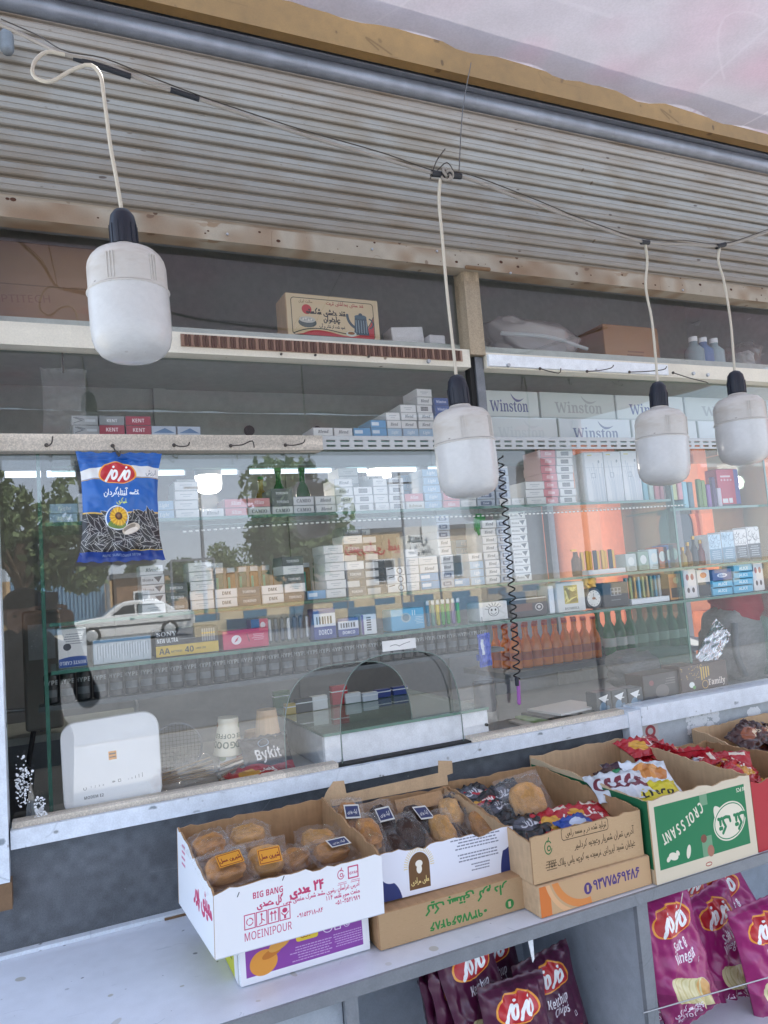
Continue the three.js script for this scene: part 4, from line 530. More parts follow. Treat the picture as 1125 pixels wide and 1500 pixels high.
// white box of cakes
const whiteFront = print(1024, 400, (g, W, H) => {
  g.fillStyle = '#eef0f4'; g.fillRect(0, 0, W, H); const c = '#c33a68'; g.fillStyle = '#dfe2e8'; g.fillRect(0, 2, W, 3); g.strokeStyle = '#2b3035'; g.lineWidth = 5; for (const [x, y] of [[130, 92], [392, 62], [712, 26]]) { g.beginPath(); g.moveTo(x, y + 14); g.lineTo(x + 12, y - 10); g.stroke(); }
  latin(g, 'BIG BANG', 215, 136, 'bold 46px sans-serif', c, 'left', .82); fa(g, 'گل محمدی', 388, 186, 40, { w: .17, col: c }); g.strokeStyle = g.fillStyle = c; g.lineWidth = 5;
  for (let i = 0; i < 4; i++) g.strokeRect(166 + i * 68, 212, 60, 74);
  g.beginPath(); g.arc(196, 250, 18, .3, 2); g.stroke(); g.beginPath(); g.arc(196, 250, 18, 2.5, 4.1); g.stroke(); g.beginPath(); g.arc(196, 250, 18, 4.6, 6.1); g.stroke(); g.beginPath(); g.moveTo(264, 232); g.lineTo(264, 270); g.lineTo(250, 276); g.moveTo(264, 250); g.lineTo(280, 262); g.stroke(); oval(g, 264, 226, 6, 6, c); for (const x of [322, 342]) { g.beginPath(); g.moveTo(x, 274); g.lineTo(x, 226); g.moveTo(x - 7, 238); g.lineTo(x, 226); g.lineTo(x + 7, 238); g.stroke(); } oval(g, 400, 236, 15, 13, c); g.beginPath(); g.moveTo(380, 246); g.quadraticCurveTo(400, 278, 420, 246); g.stroke(); g.fillRect(394, 262, 12, 18);
  latin(g, 'MOEINIPOUR', 160, 346, '58px sans-serif', c, 'left', .78);
  fa(g, '۲۴ عددی', 640, 168, 58, { w: .2, col: c }); apple(g, 752, 120, 34, c); g.lineWidth = 7; g.strokeRect(800, 88, 62, 64); latin(g, 'GYAH', 806, 132, 'bold 22px sans-serif', c); fakeText(g, 722, 164, 60, 9, 2, c, 2); fakeText(g, 800, 164, 70, 9, 2, c, 4);
  fa(g, 'آدرس خراسان رضوی مشهد شهرک صنعتی توس', 868, 204, 27, { w: .13, col: c }); fa(g, 'صنعت سوم قطعه ۱۱۴', 868, 242, 27, { w: .13, col: c }); fa(g, '۰۵۱-۳۵۴۱۹۸۹', 868, 280, 27, { w: .13, col: c }); fa(g, '۰۹۱۵۳۶۱۸۰۸۴', 630, 296, 27, { w: .13, col: c }); g.fillStyle = '#c9ced6'; g.fillRect(0, H - 4, W, 4);
}, .5);
const whiteLeft = print(512, 256, (g, W, H) => { g.fillStyle = '#e8ebf0'; g.fillRect(0, 0, W, H); g.save(); g.translate(250, 130); fa(g, 'معینی پور', 120, 30, 64, { w: .2, col: '#c33a68', align: 'center' }); g.restore(); fakeText(g, 60, 60, 60, 18, 4, '#c33a68', 4); }, .5);
openBox('cake_box', 'white open carton with crimson print full of wrapped cakes', 'box', { x0: .222, x1: .538, z0: .135, z1: .415, y: .8905, hf: .112, hb: .148, hl0: .15, hl1: .106, hr0: .15, hr1: .112, front: whiteFront, left: whiteLeft, outer: M.white, inner: M.card, jag: .012, seed: 4, tilt: -.03, turn: .06 });
// cardboard tray with green writing, upside down
const greenWr = print(768, 200, (g, W, H) => { g.fillStyle = '#b3946f'; g.fillRect(0, 0, W, H); const r = rng(4); for (let i = 0; i < 500; i++) { g.fillStyle = r() > .5 ? '#a88862' : '#bd9f7b'; g.fillRect(r() * W, r() * H, 14 * r(), 1.5); } g.save(); g.translate(W / 2 + 60, H / 2); g.rotate(Math.PI); fa(g, 'کیک بستنی کرم دار', 210, 76, 58, { w: .17, col: '#2e7d3c' }); fa(g, '۰۹۳۷۷۵۶۹۴۸۶', 200, -30, 52, { w: .16, col: '#2e7d3c' }); oval(g, -230, -48, 24, 30, '#2e7d3c'); g.fillStyle = '#c9b08c'; g.fillRect(-237, -66, 14, 34); g.restore(); }, .85);
closedBox('cardboard_tray', 'worn brown cardboard tray with upside down green writing', 'box', .533, .858, .821, .886, .1, .405, greenWr, M.card, undefined, -.01);
// white and navy cake box
const navyP = print(768, 220, (g, W, H) => { g.fillStyle = '#e6e8f3'; g.fillRect(0, 0, W, H); g.fillStyle = '#27336e'; g.beginPath(); g.moveTo(0, H); g.lineTo(0, H * .55); g.quadraticCurveTo(20, H * .72, 70, H * .7); g.quadraticCurveTo(100, H * .8, 110, H); g.fill(); g.beginPath(); g.moveTo(W, H); g.lineTo(W, H * .35); g.quadraticCurveTo(W - 20, H * .55, W - 70, H * .58); g.quadraticCurveTo(W - 90, H * .8, W - 90, H); g.fill();
  g.strokeStyle = '#e0cf9f'; g.lineWidth = 4; for (let i = 0; i < 26; i++) { const a = Math.PI + i / 25 * Math.PI; g.beginPath(); g.moveTo(210 + Math.cos(a) * 62, 112 + Math.sin(a) * 62); g.lineTo(210 + Math.cos(a) * 84, 112 + Math.sin(a) * 84); g.stroke(); } g.fillStyle = '#6d4c2b'; g.beginPath(); g.moveTo(152, 200); g.lineTo(152, 112); g.arc(210, 112, 58, Math.PI, 0); g.lineTo(268, 200); g.fill(); oval(g, 210, 100, 20, 14, '#efe9dc'); oval(g, 210, 122, 15, 18, '#efe9dc'); fa(g, 'علی مرادی', 210, 176, 24, { w: .14, align: 'center', col: '#e6cf8a' }); fakeText(g, 390, 26, 270, 13, 5, '#55586c', 6); fakeText(g, 430, 104, 230, 13, 3, '#55586c', 7); fakeText(g, 500, 152, 110, 12, 3, '#55586c', 9); });
const navySide = print(256, 200, (g, W, H) => { g.fillStyle = '#d5d8e8'; g.fillRect(0, 0, W, H); g.fillStyle = '#27336e'; g.beginPath(); g.moveTo(0, H); g.lineTo(0, H * .6); g.lineTo(W * .5, H * .7); g.lineTo(W, H * .5); g.lineTo(W, H); g.fill(); });
{ const g = openBox('cake_box', 'white open carton with navy corners and a tall back flap on the cardboard tray', 'box', { x0: .556, x1: .858, z0: .1, z1: .372, y: .8875, hf: .09, hb: .112, hl0: .112, hl1: .085, hr0: .115, hr1: .085, front: navyP, left: navySide, outer: M.cardPale, inner: M.card, jag: .012, seed: 21, tilt: -.02 });
  const s = new THREE.Shape(); s.moveTo(-.155, 0); s.lineTo(.15, 0); s.lineTo(.15, .022); s.lineTo(.166, .024); s.lineTo(.168, .052); s.lineTo(.132, .058); s.lineTo(.128, .03); s.lineTo(-.11, .022); s.lineTo(-.113, .05); s.lineTo(-.138, .052); s.lineTo(-.158, .03); s.lineTo(-.168, .012); s.closePath(); part(g, 'back_flap', new THREE.ExtrudeGeometry(s, { depth: .003, bevelEnabled: false }), M.cardPale, [0, .113, -.137], [-.12, 0, 0]);
  part(g, 'inner_flap', box(.12, .03, .003), M.card, [.05, .1, -.09], [-.5, 0, .02]); }
// brown box on the orange one
const orangeP = print(768, 160, (g, W, H) => { g.fillStyle = '#c5a27a'; g.fillRect(0, 0, W, H); g.fillStyle = '#d5793a'; g.fillRect(0, 0, 70, H); for (const [r, col] of [[210, '#d5793a'], [160, '#e0b48a'], [125, '#d5793a'], [70, '#c5a27a']]) { } g.lineWidth = 40; g.strokeStyle = '#d98a4a'; g.beginPath(); g.arc(300, -60, 205, 1.4, 3.0); g.stroke(); g.lineWidth = 26; g.strokeStyle = '#dcae80'; g.beginPath(); g.arc(300, -60, 252, 1.4, 3.0); g.stroke(); fa(g, '۰۹۳۷۷۵۶۹۴۸۶', 690, 96, 62, { w: .15, col: '#4f3a78' }); oval(g, 318, 78, 26, 32, '#4f3a78'); g.fillStyle = '#c5a27a'; g.fillRect(311, 60, 14, 36); }, .8);
closedBox('orange_striped_box', 'flat cardboard box with orange stripes and a purple phone number', 'box', .848, 1.132, .821, .88, .12, .462, orangeP, M.cardPale);
const brownP = print(900, 280, (g, W, H) => { g.fillStyle = '#c2a27c'; g.fillRect(0, 0, W, H); const r = rng(7); for (let i = 0; i < 600; i++) { g.fillStyle = r() > .5 ? '#b5946d' : '#cbae89'; g.fillRect(r() * W, r() * H, 18 * r(), 1.5); } g.strokeStyle = '#4b3a28'; g.lineWidth = 4; g.beginPath(); g.roundRect(240, 34, 380, 62, 18); g.stroke(); fa(g, 'تولید شده در مؤسسه راعی', 604, 76, 34, { w: .11, col: '#43331f' }); fa(g, 'آدرس تهران شهریار وحیدیه کردامیر', 830, 150, 38, { w: .11, col: '#43331f' }); fa(g, 'خیابان شهید ایروانی نرسیده به کوچه یاس پلاک ۶۵۷', 830, 216, 36, { w: .11, col: '#43331f' }); apple(g, 130, 112, 46, '#2f6a3a'); fakeText(g, 90, 180, 90, 14, 4, '#43331f', 3); }, .85);
openBox('pastry_box', 'brown open carton with dark address print on the orange striped box', 'box', { x0: .845, x1: 1.124, z0: .085, z1: .455, y: .8815, hf: .095, hb: .118, hl0: .118, hl1: .082, hr0: .12, hr1: .098, front: brownP, outer: M.cardPale, inner: M.card, jag: .01, seed: 33, tilt: -.01 });
// green croissant box (printed upside down)
const greenP = print(900, 520, (g, W, H) => {
  g.fillStyle = '#d9ccb4'; g.fillRect(0, 0, W, H); g.fillStyle = '#167a4c'; g.fillRect(40, 86, W - 100, H - 160); g.save(); g.translate(W / 2, H / 2); g.rotate(Math.PI); g.translate(-W / 2, -H / 2); const c = '#e6ddc8';
  g.fillStyle = c; g.font = 'bold 92px sans-serif'; for (const [i, ch] of [...'CROISSANT'].entries()) { g.save(); g.translate(462 + i * 42, 398 - i * 15 - Math.sin(i / 8 * 3.1) * 14); g.rotate(-.34); g.scale(.62, 1); g.fillText(ch, 0, 0); g.restore(); }
  g.beginPath(); g.ellipse(225, 240, 150, 112, -.2, 0, 7); g.fill(); g.beginPath(); g.moveTo(300, 330); g.quadraticCurveTo(400, 400, 330, 190); g.fill(); g.strokeStyle = '#167a4c'; g.lineWidth = 6; g.beginPath(); g.ellipse(225, 240, 138, 100, -.2, 0, 7); g.stroke();
  fa(g, 'تک تک', 325, 266, 96, { w: .2, col: '#167a4c' }); oval(g, 740, 130, 40, 22, c, .3); oval(g, 782, 122, 20, 14, c, -.6); oval(g, 702, 142, 18, 12, c, .9); oval(g, 610, 132, 18, 40, c, .3); g.restore();
  latin(g, '36 PCS', 0, 0, '10px sans-serif'); g.save(); g.translate(790, 112); g.rotate(Math.PI); latin(g, '36 PCS', -60, 10, 'bold 34px sans-serif', '#e6ddc8', 'left', .8); g.restore(); g.globalAlpha = .5; g.fillStyle = '#cdbfa6'; g.fillRect(430, 70, 66, 80); g.fillRect(410, 330, 90, 120); g.globalAlpha = 1; oval(g, 430, 340, 26, 24, '#7c4a3a'); oval(g, 480, 420, 30, 34, '#a5705c'); g.strokeStyle = '#a8453a'; g.lineWidth = 5; g.beginPath(); g.ellipse(450, 492, 26, 10, 0, 0, 7); g.stroke(); }, .6);
const greenSide = print(700, 300, (g, W, H) => { g.fillStyle = '#c9b596'; g.fillRect(0, 0, W, H); g.fillStyle = '#15633f'; g.fillRect(0, 46, W, H - 90); g.save(); g.translate(620, 90); g.rotate(Math.PI); latin(g, '36 PCS', -40, 8, 'bold 30px sans-serif', '#cfc3a8', 'left', .8); g.restore(); }, .6);
openBox('croissant_box', 'green and cream open carton printed upside down with croissants', 'box', { x0: 1.135, x1: 1.434, z0: .045, z1: .472, y: .821, hf: .176, hb: .19, hl0: .188, hl1: .172, hr0: .19, hr1: .176, front: greenP, left: greenSide, outer: M.cardPale, inner: M.cardPale, jag: .011, seed: 44 });
const redP = print(256, 256, (g, W, H) => { g.fillStyle = '#b3202e'; g.fillRect(0, 0, W, H); oval(g, 150, 150, 70, 60, '#e0a02e'); oval(g, 90, 90, 40, 36, '#d98f2a'); badge(g, 140, 60, 50); });
openBox('red_snack_box', 'red printed open carton of red packets beside the green carton', 'box', { x0: 1.438, x1: 1.7, z0: .1, z1: .47, y: .821, hf: .158, hb: .15, front: redP, left: redP, outer: M.card, inner: M.card, jag: .014, seed: 55 });
openBox('snack_carton', 'plain cardboard carton of chocolate bars behind the red packets', 'box', { x0: 1.72, x1: 2.15, z0: .03, z1: .3, y: .821, hf: .13, hb: .17, outer: M.cardPale, inner: M.cardPale, jag: .012, seed: 66 });

// ---------- wrapped cakes and packets lying in the boxes ----------
const cakeMat = [surface(71, '#ab7742', { size: 256, blotch: .25, grain: .1, marks: specks(60, '#6d4220', .6, 3) }), surface(72, '#b9894f', { size: 256, blotch: .2, grain: .1, marks: specks(70, '#7a4c22', .6, 3) }), surface(73, '#3b2418', { size: 256, blotch: .2, grain: .12 }), surface(74, '#c79a63', { size: 256, blotch: .15, grain: .1, marks: specks(50, '#9a6b38', .6, 3) })].map((map) => std({ map, roughness: .8 }));
function lump(w, h, d, seed, rough = .12) { const g = new THREE.SphereGeometry(1, 28, 20), p = g.attributes.position; for (let i = 0; i < p.count; i++) { const x = p.getX(i), y = p.getY(i), z = p.getZ(i), q = 1 + rough * (N(x * 2 + seed, y * 2, z * 2) + .5 * N(x * 5, y * 5 + seed, z * 5)), e = (t) => Math.sign(t) * Math.pow(Math.abs(t), .72); p.setXYZ(i, e(x) * w / 2 * q, e(y) * h / 2 * q, e(z) * d / 2 * q); } g.computeVertexNormals(); return g; }
const wrapG = [1, 2, 3, 4].map((s) => pillow(1, 1, .62, { seed: s * 7, crimp: .07, wr: .055, nx: 34, ny: 34, waist: .04 }).rotateX(-Math.PI / 2)), lumpG = [1, 2, 3, 4].map((s) => lump(.8, .46, .72, s * 3, .14));
const stickers = [print(256, 160, (g, W, H) => { g.fillStyle = '#d6932a'; g.beginPath(); g.roundRect(0, 0, W, H, 40); g.fillRect(0, 0, W, H); fa(g, 'شیرین عسل', W / 2, 100, 50, { w: .15, align: 'center', col: '#7a2412' }); g.strokeStyle = '#7a2412'; g.lineWidth = 7; g.strokeRect(14, 14, W - 28, H - 28); }), print(256, 160, (g, W, H) => { g.fillStyle = '#d9d5cc'; g.fillRect(0, 0, W, H); g.fillStyle = '#3a3f66'; g.fillRect(18, 18, W - 36, H - 36); fa(g, 'کیک یزدی', W / 2, 96, 44, { w: .14, align: 'center', col: '#e4e0d4' }); }), print(256, 160, (g, W, H) => { g.fillStyle = '#a31f2a'; g.fillRect(0, 0, W, H); oval(g, 120, 80, 90, 50, '#d6d0c6'); fa(g, 'کلوچه', W / 2, 96, 48, { w: .16, align: 'center', col: '#a31f2a' }); })];
function cake(px, py, z, size, rot, cm, k, label, group, sticker) {
  const p = at(px, py, z), t = thing('wrapped_cake', label, 'cake', [p.x, p.y, p.z], group); t.rotation.set(...rot, 'YXZ');
  const c = part(t, 'cake', lumpG[k % 4], cakeMat[cm]), w = part(t, 'wrapper', wrapG[(k + 1) % 4], M.film); c.scale.set(size[0], size[1] * 1.45, size[2]); w.scale.set(size[0] * 1.18, size[1] * 1.6, size[2] * 1.18);
  if (sticker !== undefined) part(t, 'label', new THREE.PlaneGeometry(size[0] * .52, size[2] * .4).rotateX(-Math.PI / 2), stickers[sticker], [size[0] * .05, size[1] * .5, size[2] * .12]);
}
const gA = 'wrapped cakes in the white carton', gB = 'wrapped cakes in the navy cornered carton', gC = 'packets in the brown carton';
cake(306, 1240, .24, [.075, .06, .07], [.15, .1, .1], 0, 0, 'plastic wrapped cake at the torn corner of the white carton', gA); cake(362, 1228, .22, [.085, .07, .07], [.1, -.2, .05], 1, 1, 'plastic wrapped cake against the back of the white carton', gA); cake(330, 1273, .35, [.085, .06, .075], [.45, .1, .05], 0, 2, 'wrapped cake with an orange label lying low in the white carton', gA, 0);
cake(388, 1262, .33, [.08, .07, .075], [.75, -.05, .02], 1, 3, 'wrapped cake with an orange label standing up in the white carton', gA, 0); cake(430, 1260, .29, [.08, .05, .07], [.1, .4, .1], 0, 1, 'wrapped cake with no label in the middle of the white carton', gA); cake(466, 1232, .24, [.085, .06, .07], [.2, -.3, -.1], 1, 0, 'wrapped cake at the far side of the white carton', gA); cake(486, 1248, .31, [.09, .05, .06], [.35, .25, -.1], 0, 2, 'wrapped cake with a navy label in the white carton', gA, 1);
for (const [i, [px, py, z, cm, st, lab]] of [[512, 1198, .19, 0, 1, 'long wrapped cake with a navy label at the near end of the row'], [560, 1202, .2, 3, 1, 'long wrapped cake with a navy label, second in the row'], [612, 1200, .2, 2, 1, 'long wrapped cake with a navy label, third in the row'], [660, 1190, .19, 3, undefined, 'long wrapped pale cake in the back of the row'], [540, 1222, .27, 3, undefined, 'wrapped pale cake behind the torn white front'], [600, 1222, .27, 0, undefined, 'wrapped brown cake behind the torn white front'], [582, 1240, .275, 2, undefined, 'wrapped dark chocolate cake pressed on the torn white front'], [648, 1216, .27, 0, undefined, 'wrapped golden cake in the front row'], [668, 1228, .275, 2, undefined, 'wrapped dark chocolate cake in the front row'], [706, 1208, .27, 1, undefined, 'wrapped golden cake at the far side of the navy cornered carton']].entries()) cake(px, py, z, [.062, .05, .125], [.3, -.28 + .12 * (i % 3), .08 * (i % 2 ? 1 : -1)], [0, 2, 2, 3, 0, 2, 2, 1, 2, 0][i], i, lab, gB, st);
cake(772, 1172, .25, [.105, .06, .105], [.9, .1, .1], 1, 1, 'large round bun in clear film standing in the brown carton', gC);
// printed packets: small pillows
const pk = (draw) => foilPrint(256, 160, draw, .28);
const packArt = { dark: pk((g, W, H) => { g.fillStyle = '#1a1a20'; g.fillRect(0, 0, W, H); oval(g, 120, 80, 60, 40, '#4b4b55'); fa(g, 'شکلات', 190, 96, 40, { w: .14, col: '#c9c9cf' }); }), red: pk((g, W, H) => { g.fillStyle = '#b21f2e'; g.fillRect(0, 0, W, H); oval(g, 90, 90, 56, 44, '#d9a03a'); g.fillStyle = '#e8d9c9'; g.fillRect(150, 20, 80, 20); fa(g, 'پفک', 220, 110, 52, { w: .16, col: '#f4e9e0' }); }), croissant: pk((g, W, H) => { g.fillStyle = '#dfe6ee'; g.fillRect(0, 0, W, H); g.fillStyle = '#3b1a2a'; g.fillRect(0, 0, 60, H); for (let i = 0; i < 6; i++) oval(g, 100 + i * 22, 84 - Math.sin(i / 5 * 3) * 22, 24, 36, i % 2 ? '#c27a36' : '#d9964e', .5); oval(g, 30, 50, 22, 16, '#2e8a5a'); }), swirl: pk((g, W, H) => { g.fillStyle = '#cfd3da'; g.fillRect(0, 0, W, H); g.strokeStyle = '#6d1f33'; g.lineWidth = 16; for (let i = 0; i < 5; i++) { g.beginPath(); g.arc(40 + i * 48, 80, 26, 0, 5); g.stroke(); } }), yellow: pk((g, W, H) => { g.fillStyle = '#d9c92e'; g.fillRect(0, 0, W, H); latin(g, 'croco', 60, 100, 'bold 60px sans-serif', '#1d1d1d'); }), choco: pk((g, W, H) => { g.fillStyle = '#3a1512'; g.fillRect(0, 0, W, H); oval(g, 130, 80, 70, 36, '#8a4a2a'); fa(g, 'ویفر', 220, 100, 50, { w: .15, col: '#e0c9a8' }); }), blue: pk((g, W, H) => { g.fillStyle = '#27479a'; g.fillRect(0, 0, W, H); oval(g, 130, 80, 70, 36, '#c7d2e6'); }) };
const packG = [1, 2, 3].map((s) => pillow(.13, .085, .034, { seed: s * 11, crimp: .05, wr: .008, nx: 24, ny: 18 }).rotateX(-Math.PI / 2));
function packet(kind, px, py, z, rot, k, label, group, sc = 1) { const p = at(px, py, z), m = solo('snack_packet', packG[k % 3], packArt[kind], label, 'packet', p, undefined, group); m.rotation.set(...rot, 'YXZ'); m.scale.setScalar(sc); }
packet('dark', 690, 1168, .15, [.2, .3, .1], 0, 'black foil packet at the near end of the brown carton', gC); packet('red', 700, 1174, .17, [.3, -.2, 0], 1, 'red packet half under the black ones in the brown carton', gC, .8); packet('dark', 730, 1188, .22, [.2, .6, 0], 2, 'black foil packet in the middle of the brown carton', gC); packet('dark', 735, 1168, .17, [.4, .1, .2], 1, 'crumpled black foil packet behind the round bun', gC);
packet('dark', 770, 1214, .33, [.25, .2, 0], 0, 'black foil packet pressed on the front of the brown carton', gC); packet('red', 815, 1206, .33, [.4, .1, 0], 2, 'red packet beside the round bun', gC); packet('red', 850, 1196, .33, [.3, -.3, .1], 0, 'red packet at the far side of the brown carton', gC); packet('blue', 845, 1208, .38, [.3, .2, 0], 1, 'small blue packet in the brown carton', gC, .7);
const gD = 'packets in the green carton'; packet('croissant', 938, 1140, .3, [.5, -.35, -.05], 0, 'white croissant packet lying in the green carton', gD, 1.25); packet('swirl', 908, 1152, .33, [.4, -.25, 0], 1, 'grey packet with maroon swirls in the green carton', gD, 1.1); packet('yellow', 960, 1166, .38, [.45, -.3, 0], 2, 'yellow packet in the green carton', gD); packet('choco', 905, 1136, .27, [.3, .2, 0], 1, 'dark maroon packet behind the croissant packet', gD, .8);
const gE = 'red packets in the red carton'; for (let i = 0; i < 12; i++) packet(i === 5 ? 'swirl' : 'red', 940 + i * 14 + (i % 3) * 6, 1094 + i * 3.4 + (i % 2) * 14, .14 + i * .018, [.3 + .2 * (i % 3), i * .7, .2 * (i % 2)], i, i === 5 ? 'grey swirled packet among the red packets' : 'shiny red snack packet heaped in the red carton, ' + ['at the sill post', 'next to the sill post', 'beside the green carton rim', 'on the torn flap', 'under the torn flap', '', 'beside the swirled packet', 'past the swirled packet', 'in the middle of the heap', 'near the plain carton', 'against the front panel', 'at the outer corner'][i], gE);
for (let i = 0; i < 5; i++) packet('choco', 1095 + i * 14, 1078 + (i % 2) * 12, .12, [.5, .4 + i * .3, .3], i, 'dark brown chocolate bar packet in the plain carton, ' + ['at its torn corner', 'second from the torn corner', 'in the middle', 'leaning on the back panel', 'at the outer end'][i], 'chocolate packets in the plain carton');
// ---------- glass shelves behind the main pane ----------
const SH = { s0: 1.868, s1: 1.684, s2: 1.462, s3: 1.358 };
const glassShelf = (y, x0, x1, z0, z1, label) => { const g = thing('glass_shelf', label, 'shelf', [(x0 + x1) / 2, y, (z0 + z1) / 2], 'green edged glass shelves'); part(g, 'sheet', box(x1 - x0, .006, z1 - z0), M.shelfGlass, [0, -.0035, 0]); part(g, 'front_edge', box(x1 - x0, .008, .003), M.glassEdge, [0, -.004, (z1 - z0) / 2 + .0018]); return g; };
glassShelf(SH.s0, .02, 2.7, -.46, -.06, 'top glass shelf right behind the slotted steel angle'); glassShelf(SH.s1, .0, 1.84, -.34, -.07, 'glass shelf with a lit bead strip under its edge'); glassShelf(SH.s2, .0, 2.36, -.34, -.07, 'glass shelf crowded with tall stacks of packs'); glassShelf(SH.s3, .0, 2.4, -.3, -.07, 'lowest glass shelf carrying batteries and lighters');
glassShelf(1.655, 1.86, 2.35, -.3, -.1, 'short glass shelf holding the red standing box');
for (const [x, l] of [[-.01, 'tall green glass side sheet at the seed bag end of the shelves'], [1.86, 'tall green glass divider beside the white cartons'], [2.3, 'tall green glass side sheet at the far end of the shelves']]) { const g = thing('glass_upright', l, 'glass sheet', [x, 1.06, -.2], 'glass uprights between the shelves'); part(g, 'sheet', box(.006, .8, .24), M.shelfGlass, [0, .4, 0]); part(g, 'front_edge', box(.008, .8, .003), M.glassEdge, [0, .4, .1218]); }
{ const b = thing('bead_strip', 'strip of small white light beads along the second glass shelf', 'light strip'); const bm = flat('#f0f4ee', .3), bg = new THREE.CapsuleGeometry(.0022, .005, 3, 6).rotateZ(Math.PI / 2); const a = [at(300, 782, -.06), at(700, 757, -.06), at(992, 743, -.06)]; for (let i = 0; i < 110; i++) { const x = .3 + i * .0145; part(b, 'bead', bg, bm, [x, 1.658 + .003 * Math.sin(i * .07) + (x < 1 ? (x - 1) * .012 : 0), -.062]); } part(b, 'backing', box(1.6, .0015, .006), M.shelfGlass, [1.1, 1.663, -.066]); }

// ---------- cigarette packs ----------
const PK = {};
function packMat(key, base, side, draw) { PK[key] = null; const m = P2(128, 52, base, (g, W, H) => { g.strokeStyle = 'rgba(70,75,80,.55)'; g.lineWidth = 2; g.strokeRect(1, 1, W - 2, H - 2); draw(g, W, H); }), s = flat(side, .4), geo = box(1, 1, 1), uv = geo.attributes.uv; for (let i = 16; i < 20; i++) uv.setXY(i, m.uv[0] + uv.getX(i) * m.uv[2], m.uv[1] + uv.getY(i) * m.uv[3]); PK[key] = { mats: [s, s, s, s, m.mat, s], geo }; }
const txt = (t, col, f = 'bold 26px serif') => (g, W, H) => latin(g, t, W / 2, H / 2 + 9, f, col, 'center', .9);
packMat('kgrey', '#a9b0b3', '#c3c8ca', (g, W, H) => { g.strokeStyle = '#56606a'; g.lineWidth = 5; g.beginPath(); g.moveTo(10, 10); g.lineTo(50, 26); g.lineTo(10, 42); g.moveTo(20, 10); g.lineTo(60, 20); g.stroke(); g.fillStyle = '#c9d0d4'; g.fillRect(66, 20, 50, 14); });
packMat('usa', '#8f9799', '#b9bfc2', txt('KENT', '#e8ecee', 'bold 24px sans-serif')); packMat('red', '#a83e50', '#c9cdd0', txt('KENT', '#f2e4e6', 'bold 28px sans-serif')); packMat('bluewhite', '#b9c9d9', '#d3dae0', (g, W, H) => { g.fillStyle = '#5f87b0'; g.beginPath(); g.moveTo(10, 40); g.lineTo(70, 12); g.lineTo(120, 40); g.fill(); });
packMat('white', '#e4e6e4', '#e9ebea', txt('Blend', '#5c6268', 'italic bold 26px serif')); packMat('whiteplain', '#e9ebe9', '#eceeec', (g, W, H) => { g.fillStyle = '#c2c7c8'; g.fillRect(30, 18, 66, 5); g.fillRect(44, 30, 40, 4); }); packMat('whitegold', '#dfe0da', '#e6e7e3', txt('Bahman', '#7a6d45', 'bold 24px serif')); packMat('camio', '#d5d8d8', '#dfe2e2', txt('CAMIO', '#3c4146', 'bold 28px serif'));
packMat('dark', '#63686a', '#8f9495', txt('TORINO', '#d9dcdc', 'bold 22px sans-serif')); packMat('darkwhite', '#c9ccca', '#7b7f80', (g, W, H) => { g.fillStyle = '#3c4042'; g.fillRect(0, 0, W, 14); g.fillRect(84, 0, 44, H); }); packMat('pink', '#d98f95', '#e0c0c2', txt('Slim', '#f4e6e6', 'italic bold 28px serif')); packMat('pale', '#a9c8de', '#c6dae6', txt('Light', '#e9f2f8', 'italic bold 26px serif')); packMat('sky', '#6aa6d2', '#9cc4de', (g, W, H) => { g.fillStyle = '#dcebf5'; g.fillRect(8, 14, 60, 22); }); packMat('circle', '#e6e8e6', '#e9ebe9', (g, W, H) => { g.strokeStyle = '#222'; g.lineWidth = 5; g.beginPath(); g.arc(92, 26, 17, 0, 7); g.stroke(); g.beginPath(); g.moveTo(10, 14); g.lineTo(50, 8); g.stroke(); }); packMat('navy', '#4d6aa8', '#7f95c2', txt('Winston', '#dfe6f4', 'bold 24px serif')); packMat('label', '#b9c4d0', '#ccd4dc', (g, W, H) => { g.fillStyle = '#5b6b85'; g.beginPath(); g.roundRect(24, 12, 80, 28, 8); g.fill(); latin(g, 'Esse', 64, 33, 'bold 20px serif', '#e6ebf2', 'center'); }); packMat('bar', '#e6e8e6', '#e9ebea', (g, W, H) => { g.fillStyle = '#34383c'; g.fillRect(34, 12, 60, 26); g.fillStyle = '#e6e8e6'; for (let i = 0; i < 12; i++) g.fillRect(37 + i * 4.8, 15, 2, 20); }); packMat('dunk', '#e9ebe9', '#eceeec', txt('DMK', '#2c3034', 'bold 26px sans-serif')); packMat('kite', '#e2e5e3', '#e9ebe9', (g, W, H) => { g.fillStyle = '#6d7478'; g.beginPath(); g.moveTo(70, 12); g.lineTo(116, 8); g.lineTo(96, 42); g.fill(); latin(g, 'Homa', 8, 34, 'bold 20px serif', '#777'); });
const DESC = { kgrey: 'grey cross marked cigarette pack', usa: 'dark grey cigarette pack', red: 'crimson cigarette pack', bluewhite: 'blue peaked white cigarette pack', white: 'white scripted cigarette pack', whiteplain: 'plain white cigarette pack', whitegold: 'gold lettered white cigarette pack', camio: 'pale dark lettered cigarette pack', dark: 'dark lettered grey cigarette pack', darkwhite: 'black and white cigarette pack', pink: 'pink slim cigarette pack', pale: 'pale blue cigarette pack', sky: 'sky blue cigarette pack', circle: 'black ringed white cigarette pack', navy: 'navy blue cigarette pack', label: 'grey blue cigarette pack', bar: 'barcoded white cigarette pack', dunk: 'black lettered white cigarette pack', kite: 'kite marked white cigarette pack' };
const names = ['one', 'two', 'three', 'four', 'five', 'six', 'seven', 'eight', 'nine', 'ten'];
const rp = rng(99);
